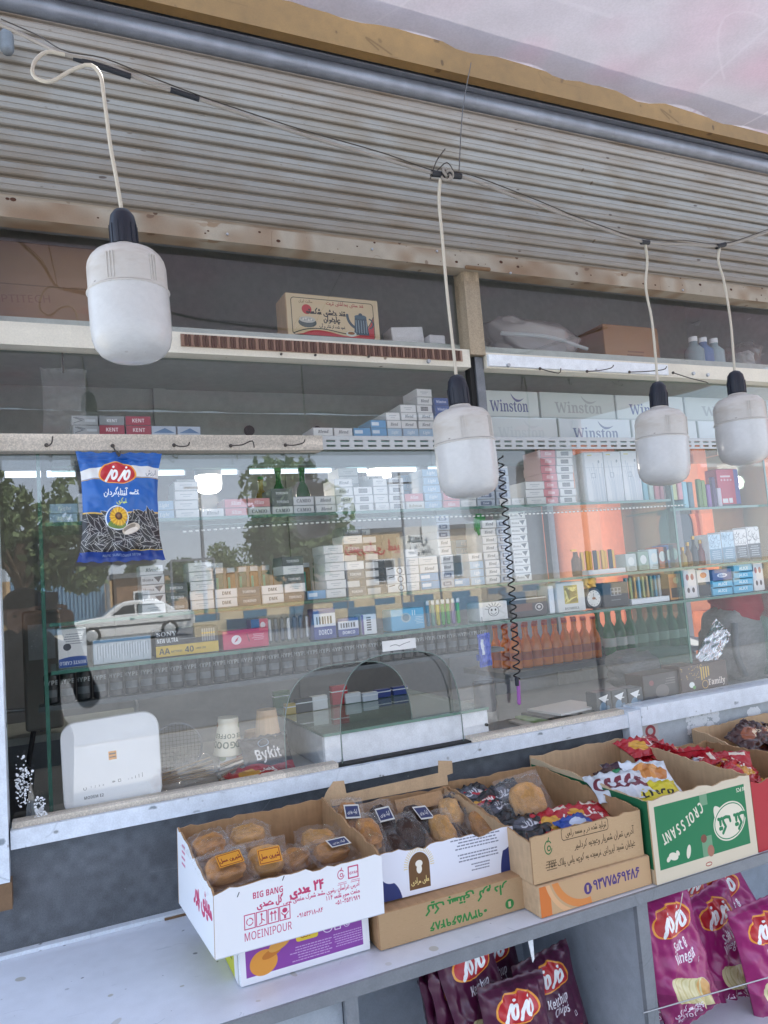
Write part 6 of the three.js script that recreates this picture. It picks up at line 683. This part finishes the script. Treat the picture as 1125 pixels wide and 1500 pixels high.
{ const yb = 1.125, sh3 = thing('bottle_ledge', 'grey ledge carrying the orange and green bottles', 'ledge', [2.1, yb, -.76]); part(sh3, 'board', mbox(1.2, .02, .3), M.greyDark, [0, -.011, 0]);
  for (let r = 0; r < 3; r++) for (let i = 0; i < 9; i++) bottle(1.6 + i * .047 - r * .01, yb, -.68 - r * .05, orangeB, capM, 'orange soda bottle with a red cap in the packed rows beside the green bottles', 'orange soda bottles in rows', .76);
  for (let r = 0; r < 2; r++) for (let i = 0; i < 8; i++) bottle(2.05 + i * .056, yb, -.68 - r * .06, greenB, capG, 'green glass soda bottle in the rows beside the orange bottles', 'green soda bottles in rows', .86); }
for (const [px, z, m, l, s] of [[383, -.22, M.amber ??= flat('#8d6a1f', .15), 'amber bottle top rising behind the second shelf packs', .55], [409, -.22, greenB, 'dark green bottle behind the pale capitals packs', .66], [444, -.22, greenB, 'dark green bottle beside the tall white stack', .66]]) { const x = xAt(px, 1.75, z); bottle(x, SH.s1 + .0005, z, m, capG, l, undefined, s); }
// bottles with teal caps behind the third shelf: a row of tall lighters
for (let i = 0; i < 11; i++) { const x = xAt(322 + i * 17 + (i > 6 ? 8 : 0), 1.5, -.2), g = thing('tall_lighter', 'tall clear lighter with a teal stripe in the row behind the third shelf packs', 'lighter', [x, SH.s2, -.2], 'tall lighters in a row'); part(g, 'body', new RoundedBoxGeometry(.022, .085, .014, 2, .004), i % 2 ? M.tl1 ??= phys({ color: '#9a7a5a', roughness: .2 }) : M.tl2 ??= phys({ color: '#5d7f78', roughness: .2 }), [0, .044, 0]); part(g, 'stripe', box(.006, .07, .015), M.tls ??= flat('#3fb09a', .3), [-.006, .04, 0]); part(g, 'cap', box(.02, .012, .012), M.steel, [0, .093, 0]); }
// row of dark cans under the lowest shelf
{ const led = thing('can_ledge', 'dark ledge under the lowest glass shelf carrying small black cans', 'ledge', [.62, 1.265, -.27]); part(led, 'board', mbox(1.3, .012, .06), M.greyDark, [0, -.007, 0]);
  const cm2 = P2(128, 128, '#16181c', (g, W, H) => { for (const x of [32, 96]) { latin(g, 'HYPE', x, 50, 'bold 26px sans-serif', '#c9ced2', 'center', .7); g.fillStyle = '#5f666c'; g.fillRect(x - 18, 70, 36, 30); } }), cg = intoAtlas(vHeight(lathe([[0, 0], [.016, 0], [.018, .004], [.018, .066], [.014, .074], [0, .074]], 18)), cm2);
  for (let i = 0; i < 34; i++) solo('energy_can', cg, cm2.mat, 'small black can with grey lettering in the row under the lowest shelf', 'can', [.0 + i * .0368, 1.2655, -.27], [0, -1.85 + .2 * rp(), 0], 'small black cans in a row'); }
// ---------- goods on the inner counter and in the attic ----------
{ // white router leaning in the window
  const p = at(163, 1116, -.03), g = thing('router', 'white rounded square router leaning inside the window above the sill', 'router', [p.x + .004, 1.0535, -.045]); g.rotation.set(-.06, -.05, .015);
  const s = new THREE.Shape(), w = .098, h = .186, r = .032; s.moveTo(-w + r, 0); s.lineTo(w - r, 0); s.quadraticCurveTo(w, 0, w, r); s.lineTo(w + .002, h - r); s.quadraticCurveTo(w, h, w - r, h + .002); s.lineTo(-w + r, h); s.quadraticCurveTo(-w, h, -w, h - r); s.lineTo(-w, r); s.quadraticCurveTo(-w, 0, -w + r, 0);
  part(g, 'case', new THREE.ExtrudeGeometry(s, { depth: .02, bevelEnabled: true, bevelSize: .003, bevelThickness: .004, bevelSegments: 4, curveSegments: 16 }), M.whitePlastic, [0, .003, -.01]);
  const m = P2(420, 400, '#e6e7e6', (c, W, H) => { c.fillStyle = '#d9912e'; c.fillRect(195, 150, 40, 44); c.fillStyle = '#4a3a2a'; c.fillRect(199, 160, 32, 7); c.fillRect(199, 178, 32, 5); c.strokeStyle = '#555'; c.lineWidth = 2.5; c.beginPath(); c.arc(70, 318, 7, -1, 4); c.stroke(); latin(c, '1   2   3   4', 96, 320, '15px sans-serif', '#666'); c.beginPath(); c.arc(212, 312, 8, 3.6, 5.8); c.arc(212, 312, 4, 3.6, 5.8); c.stroke(); for (let i = 0; i < 5; i++) { c.fillStyle = '#777'; c.fillRect(285 + i * 18, 306 - i * 5, 3, 4 + i * 5); } c.strokeRect(236, 300, 12, 12); latin(c, 'MODEM E2', 62, 372, 'bold 22px sans-serif', '#444', 'left', .85); });
  part(g, 'print', intoAtlas(new THREE.PlaneGeometry(.172, .164), m), m.mat, [0, .1, .0145]);
}
// pass-through display case with a glass top
{
  const g = thing('display_case', 'low white display case with a glass top inside the serving hatch', 'display case', [.86, 1.053, -.28]);
  span(g, 'front_board', -.262, .2, .0, .078, .24, .256, M.white); span(g, 'side_board', -.262, -.25, 0, .078, -.24, .239, M.palePanel); span(g, 'side_board', .19, .2, 0, .078, -.24, .239, M.palePanel); span(g, 'back_board', -.262, .2, 0, .078, -.256, -.241, M.cab); span(g, 'base', -.249, .189, .0, .006, -.24, .239, M.cab);
  part(g, 'glass_top', box(.466, .006, .52), M.shelfGlass, [-.031, .0825, 0]); part(g, 'glass_edge', box(.466, .007, .003), M.glassEdge, [-.031, .0825, .2616]); part(g, 'glass_edge', box(.003, .007, .52), M.glassEdge, [-.2655, .0825, 0]); part(g, 'knob', new THREE.CylinderGeometry(.004, .004, .008, 10).rotateX(Math.PI / 2), M.blackRubber, [.193, .04, .259]);
  for (const [dx, dz] of [[-.05, -.238], [.02, -.238], [.1, -.238]]) part(g, 'bolt', new THREE.CylinderGeometry(.004, .004, .006, 8).rotateX(Math.PI / 2), M.blackRubber, [dx, .05, dz]);
}
for (const [px, py, c, l, h] of [[410, 1022, '#3f6a3a', 'green', .05], [430, 1032, '#b9a04a', 'yellow', .03], [445, 1030, '#3a3d40', 'black', .04], [467, 1026, '#e2e3e1', 'white', .04], [497, 1018, '#b8303c', 'red', .055], [516, 1016, '#dfe2e4', 'pale', .03], [541, 1013, '#cfd6e0', 'grey', .025], [560, 1008, '#2a3f86', 'navy', .025], [585, 1004, '#2a3f86', 'blue', .025]]) {
  const p = atY(px, py + 12, 1.142), g = thing('counter_pack', l + ' pack standing on the back of the display case glass', 'pack', [p.x, 1.1395, Math.max(-.5, p.z)]); part(g, 'box', new RoundedBoxGeometry(.05, h, .022, 2, .002), M['cp' + l] ??= flat(c, .4), [0, h / 2, 0]); part(g, 'lid', box(.0505, .003, .0225), M.white, [0, h * .7, 0]); }
// cups, packets, strainer left of the hatch
const inner = (px, py, z) => { const p = at(px, py, z); return [p.x, 1.0525, z]; };
const cupG = lathe([[0, 0], [.024, 0], [.0245, .002], [.034, .085], [.036, .087], [.034, .089], [.031, .086], [.022, .004], [0, .004]], 28);
const cupM = P2(256, 128, '#d9d3bc', (g, W, H) => { for (let k = 0; k < 3; k++) { latin(g, 'GOOD', 10 + k * 84, 50, 'bold 30px sans-serif', '#3f4a2a'); latin(g, 'COFFEE', 10 + k * 84, 76, 'bold 22px sans-serif', '#3f4a2a'); } oval(g, 60, 100, 16, 10, '#7f8f5a'); oval(g, 180, 104, 16, 10, '#9a6a4a'); }), cupW = P2(256, 128, '#e1e2df', (g, W, H) => { oval(g, 60, 60, 20, 16, '#b0564a'); oval(g, 130, 70, 18, 12, '#8fa37a'); oval(g, 200, 60, 20, 14, '#b0564a'); });
{ const g = thing('paper_cups', 'two printed paper cups stacked upside down behind the window', 'paper cups', inner(338, 1108, -.14)); const a = part(g, 'cup', intoAtlas(vHeight(cupG.clone()), cupW), cupW.mat, [0, .09, 0], [Math.PI, 1, 0]); part(g, 'cup', intoAtlas(vHeight(cupG.clone()), cupM), cupM.mat, [-.002, .142, .004], [Math.PI, .4, .06]); }
{ const g = thing('plain_cups', 'stack of plain white cups upside down beside the printed ones', 'paper cups', inner(394, 1100, -.15)); for (let i = 0; i < 6; i++) part(g, 'cup', cupG, i === 5 ? M.cardPale : M.whitePlastic, [0, .09 + i * .011, 0], [Math.PI, i, 0]); part(g, 'base_cup', cupG, M.cardPale, [-.018, .086, -.07], [Math.PI, 0, 0]); }
{ const p = inner(398, 1128, -.07), g = thing('coffee_packet', 'dark coffee packet with white lettering leaning by the window', 'packet', p); g.rotation.set(-.5, .12, .06); const m = foilPrint(420, 300, (c, W, H) => { c.fillStyle = '#3a3531'; c.fillRect(0, 0, W, H); c.fillStyle = '#a3202c'; c.beginPath(); c.moveTo(0, 210); c.quadraticCurveTo(100, 180, 200, 240); c.lineTo(W, 220); c.lineTo(W, H); c.lineTo(0, H); c.fill(); latin(c, 'Bykit', 210, 180, 'bold 110px sans-serif', '#efece8', 'center', .85); c.strokeStyle = '#8fa0b0'; c.lineWidth = 8; c.beginPath(); c.ellipse(190, 62, 46, 26, 0, 0, 7); c.stroke(); latin(c, 'smart house food', 30, 284, 'bold 26px serif', '#eadfd8'); }); part(g, 'packet', pillow(.13, .1, .03, { seed: 8, wr: .005 }), m, [0, .05, 0]); }
{ const g = thing('red_packet', 'flat red packet lying before the cups', 'packet', inner(375, 1132, -.05)); part(g, 'packet', packG[1], packArt.red, [0, .012, 0], [.15, .2, 0]); }
{ const g = thing('sweet_sticks', 'bundle of brown and white striped sweet sticks behind the window', 'sweets', inner(343, 1122, -.1)); const a = flat('#8a6a4a', .6), b = flat('#ddd2c0', .6); for (let i = 0; i < 14; i++) part(g, 'stick', new THREE.CylinderGeometry(.0035, .0035, .08, 8).rotateZ(Math.PI / 2), i % 2 ? a : b, [.004 * (i % 3), .006 + i * .0032, .012 * Math.sin(i * 2.1)], [0, .2 * Math.sin(i), .25 + .1 * Math.cos(i * 1.7)]); }
{ const g = thing('mesh_strainer', 'round dark mesh strainer standing behind the router', 'strainer', inner(258, 1080, -.2)); part(g, 'rim', new THREE.TorusGeometry(.06, .0022, 8, 40), M.trim, [0, .075, 0], [0, -.2, 0]); const w = M.wire; for (let i = -6; i <= 6; i++) { const l = Math.sqrt(.06 ** 2 - (i * .009) ** 2); part(g, 'mesh_wire', new THREE.CylinderGeometry(.0004, .0004, 2 * l, 4), w, [i * .009, .075, i * -.0018], [0, 0, 0]); part(g, 'mesh_wire', new THREE.CylinderGeometry(.0004, .0004, 2 * l, 4).rotateZ(Math.PI / 2), w, [0, .075 + i * .009, 0], [0, -.2, 0]); } }
{ const g = thing('clear_bag', 'crumpled clear plastic bag of skewers behind the router', 'plastic bag', inner(275, 1118, -.1)); part(g, 'bag', wrapG[1], M.film, [0, .035, 0], [.3, .3, .1]).scale.set(.15, .1, .1); for (let i = 0; i < 7; i++) part(g, 'skewer', new THREE.CylinderGeometry(.0018, .0018, .12, 5).rotateZ(Math.PI / 2), M.woodV, [0, .02 + i * .005, .01 * Math.sin(i * 3)], [0, .1 * i - .3, .1]); }
{ const g = thing('crumpled_bag', 'small clear bag pressed at the corner of the display case', 'plastic bag', inner(478, 1112, -.02)); part(g, 'bag', wrapG[2], M.film, [.004, .03, 0], [1.3, .2, .1]).scale.set(.04, .03, .06); }
{ const p = at(582, 944, -.015), g = thing('notice', 'small white paper notice stuck on the glass above the hatch', 'notice', [p.x, p.y, -.004]); const m = P2(180, 60, '#e8e8e6', (c, W, H) => { c.strokeStyle = '#444'; c.lineWidth = 3; c.beginPath(); c.moveTo(40, 34); c.quadraticCurveTo(70, 20, 90, 38); c.quadraticCurveTo(110, 26, 150, 20); c.stroke(); }); part(g, 'paper', intoAtlas(box(.094, .026, .001), m), m.mat, [0, 0, 0], [0, 0, .0]); }
// pen on a coiled cord
{ const g = thing('pen_cord', 'black coiled plastic cord with a purple pen hanging by the window bar', 'cord'); const a = at(732, 668, .028), b = at(757, 995, .024), pts = []; for (let i = 0; i <= 420; i++) { const t = i / 420, an = t * Math.PI * 2 * 25; pts.push(a.clone().lerp(b, t).add(V3(Math.cos(an) * .0085 + .006 * Math.sin(t * 3), 0, Math.sin(an) * .0085))); } part(g, 'coil', new THREE.TubeGeometry(new THREE.CatmullRomCurve3(pts), 900, .0021, 5), M.blackRubber); part(g, 'pen', new THREE.CapsuleGeometry(.005, .055, 4, 12), flat('#a05aa8', .35), b.clone().add(V3(.002, -.035, 0)), [0, 0, -.06]); part(g, 'pen_cap', new THREE.CylinderGeometry(.0056, .0056, .022, 12), M.blackPlastic, b.clone().add(V3(0, -.006, 0))); }
// far bay counter: bottle, blue bag, papers, coffee cartons, foil bag and sacks
{ const p = at(712, 1042, -.1), g = thing('plastic_bottle', 'tall crushed clear bottle with a dark label behind the window bar', 'bottle', [p.x, 1.0525, -.1]); part(g, 'body', lathe([[0, 0], [.03, .002], [.031, .04], [.027, .06], [.031, .08], [.028, .11], [.03, .15], [.012, .18], [.012, .2], [0, .2]], 20), M.film); part(g, 'label', lathe([[.0285, .06], [.0325, .08], [.03, .11], [.0315, .14]], 20), M.blackPlastic); part(g, 'cap', new THREE.CylinderGeometry(.014, .014, .016, 14), flat('#3a5ac0', .4), [0, .208, 0]); }
{ const p = at(710, 952, -.07), g = thing('blue_bag', 'narrow bright blue bag hanging below the lowest shelf', 'snack bag', [p.x, p.y, -.07]); part(g, 'bag', pillow(.04, .09, .02, { seed: 4, wr: .005 }), foilPrint(64, 128, (c, W, H) => { c.fillStyle = '#3a58c2'; c.fillRect(0, 0, W, H); c.fillStyle = '#dfe6f4'; c.fillRect(10, 20, 12, 60); })); part(g, 'hang_string', new THREE.CylinderGeometry(.0008, .0008, .05, 4), M.wire, [0, .066, 0]); }
{ const g = thing('newspaper_pile', 'pile of flat magazines lying on the far bay counter', 'magazines', inner(815, 1052, -.1)); for (const [i, c] of ['#d5d4cf', '#b9bdb4', '#3a3d3c', '#cfcfca'].entries()) part(g, 'magazine', box(.24 - i * .02, .006, .14), i === 1 ? M.mg1 ??= flat('#7f9a6a', .4) : flat(c, .35), [.02 * i, .004 + i * .0066, -.01 * i], [0, .06 * i - .05, 0]); }
const cof = P2(160, 190, '#2e363b', (g, W, H) => { g.fillStyle = '#e2e4e2'; g.beginPath(); g.moveTo(20, 40); g.lineTo(130, 20); g.lineTo(90, 90); g.fill(); g.fillStyle = '#5f7f96'; g.beginPath(); g.ellipse(60, 120, 34, 46, .5, 0, 7); g.fill(); oval(g, 110, 140, 26, 34, '#4a6578', .5); g.fillStyle = '#e2e4e2'; g.fillRect(90, 60, 40, 8); });
for (const [i, l] of ['nearest the magazines', 'in the middle of three', 'nearest the brown cartons'].entries()) boxAt('capsule_box', 'dark box with a pale fish-like mark, ' + l, 'box', 876 + i * 23, 897 + i * 23, 1000 - i * 3, 1036 - i * 4, -.04, .05, cof, flat('#3a4146', .4), { y: 1.0525 });
const fam = P2(420, 220, '#3f2b24', (g, W, H) => { g.fillStyle = '#d9b23a'; for (let i = 0; i < 4; i++) g.fillRect(180 + i * 22, 20, 10, 90 - i * 8); latin(g, 'Family', 240, 150, 'bold 56px serif', '#e6d9cc', 'left', .8); oval(g, 90, 130, 24, 20, '#e8ede6'); oval(g, 110, 150, 14, 12, '#5f9a4a'); for (let i = 0; i < 40; i++) oval(g, rp() * 200, rp() * 100, 3, 3, '#c9a050'); g.strokeStyle = '#c9a050'; g.lineWidth = 5; g.beginPath(); g.arc(210, 140, 26, 0, 7); g.stroke(); }), fam2 = P2(320, 220, '#36302e', (g, W, H) => { oval(g, 160, 130, 60, 50, '#6a625e'); oval(g, 70, 60, 20, 20, '#8a4a4a'); fakeText(g, 180, 40, 100, 18, 3, '#8d8580', 4); });
boxAt('coffee_carton', 'dark brown carton with a grey cup beside the fish mark boxes', 'carton', 945, 998, 982, 1028, -.06, .08, fam2, flat('#4a3a33', .5), { y: 1.0525 }); boxAt('coffee_carton', 'brown carton with gold stripes and white lettering at the far end', 'carton', 1000, 1068, 970, 1020, -.05, .08, fam, flat('#4a352c', .5), { y: 1.0525 });
{ const p = at(1045, 945, -.1), g = thing('foil_bag', 'shiny silver foil bag lying aslant on the brown carton', 'foil bag', [p.x, p.y, -.1]); part(g, 'bag', pillow(.075, .2, .04, { seed: 13, wr: .012, waist: .02 }), std({ color: '#d5dadd', metalness: .9, roughness: .22 }), [0, 0, 0], [-.3, .1, -.95]); }
{ const g = thing('grey_sack', 'rounded grey cloth sack slumped behind the brown cartons', 'sack', [at(940, 990, -.3).x, 1.0525, -.3]); part(g, 'sack', lump(.34, .12, .18, 5, .25), M.sackM ??= std({ map: surface(80, '#8b8a89', { size: 256, blotch: .1, grain: .1 }), roughness: .9 }), [.05, .075, 0]); }
{ const g = thing('red_grey_backpack', 'red and grey backpack leaning at the far end of the counter', 'backpack', [at(1090, 985, -.25).x, 1.0525, -.25]); part(g, 'body', lump(.36, .3, .18, 9, .18), M.sackM, [.02, .12, 0], [0, 0, .2]); part(g, 'flap', lump(.26, .16, .16, 3, .2), flat('#a3303c', .8), [.02, .26, .02], [0, 0, -.5]); part(g, 'strap', tube([[-.12, .2, .09], [-.14, .1, .1], [-.1, .02, .09]], .012, 12, 6), M.greyDark); }
// things left of the shelves, deep inside
{ const g = thing('metal_rack', 'low grey metal cabinet with a chrome rail deep inside the kiosk', 'cabinet', [at(75, 1100, -.75).x, .05, -.85]); part(g, 'body', mbox(.5, 1.06, .3), M.greyDark, [0, .53, 0]); part(g, 'top', mbox(.52, .02, .32), M.cab, [0, 1.072, 0]); part(g, 'rail', tube([[-.24, 1.09, .14], [-.235, 1.15, .15], [0, 1.155, .15], [.235, 1.15, .15], [.24, 1.09, .14]], .006, 30, 6), M.steel); for (const x of [-.12, .12]) part(g, 'door', box(.22, .9, .012), M.trim, [x, .52, .157]); }
{ const g = thing('vertical_stand', 'beige upright electrical box on the wall deep inside the kiosk', 'electrical box', [at(62, 970, -.6).x, 1.12, -.7]); part(g, 'case', new RoundedBoxGeometry(.1, .34, .1, 2, .01), flat('#8d8c86', .6), [0, .2, 0]); part(g, 'cable', tube([[-.03, .03, .04], [-.05, -.1, .05], [-.04, -.3, .04]], .008, 14, 6), M.blackRubber); part(g, 'bracket', box(.03, .62, .03), M.trim, [0, .3, -.066]); part(g, 'cover', box(.07, .1, .006), M.palePanel, [0, .28, .053]); }
// attic goods
const sugarP = print(768, 380, (g, W, H) => {
  g.fillStyle = '#cdbb98'; g.fillRect(0, 0, W, H); g.fillStyle = '#b3353a'; g.beginPath(); g.moveTo(40, 330); g.lineTo(120, 318); g.bezierCurveTo(260, 240, 380, 320, 520, 318); g.bezierCurveTo(620, 310, 680, 250, 720, 150); g.lineTo(720, 330); g.fill(); g.strokeStyle = '#2c3a30'; g.lineWidth = 7; g.beginPath(); g.moveTo(40, 322); g.bezierCurveTo(240, 220, 380, 300, 520, 300); g.bezierCurveTo(620, 300, 680, 240, 722, 140); g.stroke();
  g.strokeStyle = '#4a463c'; g.lineWidth = 6; g.beginPath(); g.roundRect(36, 30, W - 80, H - 80, 26); g.stroke(); oval(g, 160, 120, 40, 40, '#b8343a'); fa(g, 'سلامت ایران', 210, 64, 24, { w: .14, col: '#8f7f60' }); fa(g, 'قند سنتی بهداشتی تربت', 640, 66, 34, { w: .13, col: '#a3443f' }); fa(g, 'قند بخشی شکسته', 480, 150, 50, { w: .17, col: '#2a2a28' }); fa(g, 'چایخوان', 430, 206, 46, { w: .18, col: '#2a2a28' }); fa(g, 'تهیه شده از شکر و آب', 470, 258, 26, { w: .14, col: '#2a2a28' });
  oval(g, 160, 228, 74, 40, '#4f5a58'); oval(g, 160, 204, 66, 26, '#b9b8b0'); for (let i = 0; i < 9; i++) { g.fillStyle = i % 2 ? '#d8d5cc' : '#9aa09c'; g.fillRect(110 + i * 11, 190 + (i % 3) * 6, 12, 12); } g.fillStyle = '#2f4a58'; g.beginPath(); g.moveTo(560, 150); g.lineTo(660, 150); g.lineTo(676, 300); g.lineTo(546, 300); g.fill(); oval(g, 610, 148, 52, 18, '#3d5d6d'); oval(g, 610, 128, 16, 12, '#2f4a58'); g.strokeStyle = '#2f4a58'; g.lineWidth = 22; g.beginPath(); g.moveTo(556, 240); g.quadraticCurveTo(500, 210, 496, 140); g.stroke(); g.lineWidth = 12; g.beginPath(); g.arc(676, 200, 40, -1.3, 1.3); g.stroke(); g.fillStyle = '#8fa9b0'; for (let i = 0; i < 5; i++) g.fillRect(566 + i * 22, 176, 5, 110); oval(g, 520, 296, 44, 22, '#cfd6cf'); oval(g, 520, 290, 30, 12, '#8a5a2a'); }, .7);
{ const a = at(418, 502, -.07), x0 = xAt(418, 2.2, -.08), x1 = xAt(555, 2.2, -.08); const g = closedBox('sugar_box', 'tan sugar box with a teapot print standing behind the upper pane', 'box', x0, x1, 2.1355, 2.268, -.16, -.075, sugarP, M.cardPale, undefined, .02); }
const attic = (px, z) => [xAt(px, 2.18, z), 2.1355, z];
closedBox('large_carton', 'big brown carton with red print at the seed bag end of the attic', 'carton', -.35, .18, 2.1355, 2.345, -.4, -.1, P2(500, 240, '#8a6a4c', (g, W, H) => { g.save(); g.translate(300, 150); g.rotate(-.08); latin(g, 'OPTITECH', 0, 20, '30px sans-serif', '#79503a', 'center', .9); g.restore(); g.fillStyle = '#6d5238'; g.fillRect(0, 118, W, 3); }), M.cardDark);
for (const [px0, px1, h, z, l] of [[578, 625, .05, -.12, 'white small box tilted on a dark one in the attic'], [632, 655, .055, -.1, 'white small box standing beside the mullion in the attic'], [385, 470, .09, -.35, 'pale paper packet behind the sugar box']]) { const g = closedBox('small_carton', l, 'carton', xAt(px0, 2.12, z), xAt(px1, 2.12, z), px0 === 578 ? 2.1655 : 2.1355, (px0 === 578 ? 2.1655 : 2.1355) + h, z - .06, z, null, M.white); if (px0 === 578) g.rotation.z = .08; }
closedBox('dark_carton', 'dark navy small box under the tilted white box', 'carton', xAt(596, 2.1, -.13), xAt(628, 2.1, -.13), 2.1355, 2.162, -.2, -.13, null, flat('#2c3148', .6)); closedBox('wrapped_loaf', 'greyish wrapped bundle in the attic before the sugar box', 'bundle', xAt(305, 2.1, -.25), xAt(375, 2.1, -.25), 2.1355, 2.2, -.32, -.2, null, M.sackM);
closedBox('tan_carton', 'square tan carton behind the upper far pane', 'carton', xAt(875, 2.2, -.22), xAt(955, 2.2, -.22), 2.1355, 2.3, -.4, -.18, P2(220, 200, '#a3764a', (g, W, H) => { fakeText(g, 70, 110, 80, 16, 4, '#6d4a2a', 4); }), flat('#94683f', .85));
{ const g = thing('plastic_sheet', 'rolled translucent plastic sheet lying in the attic past the mullion', 'plastic sheet', attic(775, -.13)); part(g, 'roll', lump(.3, .12, .14, 7, .3), M.sheetPl ??= phys({ color: '#a7a5a3', roughness: .3, clearcoat: .6, transmission: .3, thickness: 0 }), [0, .062, 0], [0, 0, -.12]); part(g, 'fold', tube([[-.16, .05, .09], [0, .045, .1], [.15, .02, .09]], .006, 16, 6), M.milky); }
for (const [px, c, l] of [[1018, '#8aa0a8', 'pale bottle'], [1032, '#5f7fae', 'blue bottle'], [1048, '#9ab2ba', 'grey bottle']]) { const g = thing('cleaner_bottle', l + ' standing in the attic above the hooked white board', 'bottle', attic(px, -.12)); part(g, 'body', lathe([[0, 0], [.03, 0], [.032, .01], [.032, .07], [.014, .09], [.014, .105], [0, .105]], 18), flat(c, .4)); part(g, 'cap', new THREE.CylinderGeometry(.015, .015, .016, 14), M.white, [0, .108, 0]); }
{ const g = thing('clear_ball_bag', 'round crumpled clear bag in the attic at the far end', 'plastic bag', attic(1090, -.12)); part(g, 'bag', lump(.11, .1, .1, 6, .35), M.film, [0, .055, 0]); part(g, 'contents', lump(.07, .06, .06, 3, .3), M.milky, [0, .045, 0]); }
// plastic sleeve hanging at the end of the upper pane
{ const p = at(95, 600, -.06), g = thing('hanging_sleeve', 'crumpled clear plastic sleeve hanging at the end of the top shelf', 'plastic bag', [p.x, p.y, -.06]); part(g, 'sleeve', pillow(.1, .17, .02, { seed: 6, wr: .012, waist: .1 }), M.film, [0, .01, 0]); part(g, 'rod', new THREE.CylinderGeometry(.002, .002, .06, 6), M.wire, [0, .115, 0]); }
// green and orange water toy on the far side of the third shelf
{ const p = at(703, 768, -.12), g = thing('hanging_toy', 'green and orange plastic toy pack hanging under the second shelf', 'toy', [p.x, p.y, -.12]); part(g, 'body', lump(.035, .06, .02, 4, .4), flat('#2f9a4a', .4), [0, .0, 0]); part(g, 'tip', lump(.014, .04, .012, 8, .3), flat('#d5822e', .4), [.012, -.035, .004]); part(g, 'string', new THREE.CylinderGeometry(.0008, .0008, .05, 4), M.wire, [0, .05, 0]); part(g, 'card', box(.04, .1, .001), M.film, [0, -.005, -.012]); }
// worn white paint on the glass at the corner and the red figure on the pale panel
{ const c = document.createElement('canvas'); }
{ const s = (cx, cy, sc, seed) => { const r = rng(seed), out = []; for (let i = 0; i < 110; i++) { const q = new THREE.CircleGeometry(.0008 + .003 * r() * r() * sc, 7); q.scale(1 + r(), .6 + r(), 1); q.rotateZ(r() * 3); q.translate(cx + (r() + r() - 1) * .02 * sc, cy + (r() + r() - 1) * .055 * sc, .0008); out.push(q); } return mergeGeometries(out); }; solo('paint_smear', s(-.06, 1.15, 1, 5), M.white, 'spots of white paint smeared on the glass by the corner post', 'paint'); solo('paint_smear', s(-.03, 1.085, .6, 9), M.white, 'small spots of white paint low on the glass above the sill', 'paint'); }
{ const p = at(954, 1080, .006), g = thing('painted_figure', 'red stencilled figure on a pale tag below the sill', 'painted mark', [p.x, p.y, .0055]); const m = P2(80, 120, '#c9c6c4', (c, W, H) => { c.strokeStyle = '#a8424a'; c.lineWidth = 12; c.beginPath(); c.arc(40, 34, 20, 0, 7); c.stroke(); c.beginPath(); c.arc(40, 80, 24, 0, 7); c.stroke(); }); part(g, 'tag', intoAtlas(new THREE.PlaneGeometry(.06, .08), m), m.mat); part(g, 'backing', box(.061, .081, .0015), M.palePanel, [0, 0, -.001]); }
{ const r = rng(3); for (const [px, py, w, h, l] of [[1030, 1060, .13, .06, 'rough white paint patch on the pale panel below the sill'], [1105, 1048, .05, .04, 'smaller white paint patch on the pale panel']]) { const p = at(px, py, .006), out = []; for (let i = 0; i < 160; i++) { const q = new THREE.CircleGeometry(.002 + .007 * r(), 6); q.translate((r() - .5) * w, (r() - .5) * h, i * 1e-6); out.push(q); } solo('paint_patch', mergeGeometries(out), M.white, l, 'paint', [p.x, p.y, .0052]); } }
scene.traverse((o) => { if (o.isMesh) { o.castShadow = o.receiveShadow = true; } });
renderer.render(scene, camera);
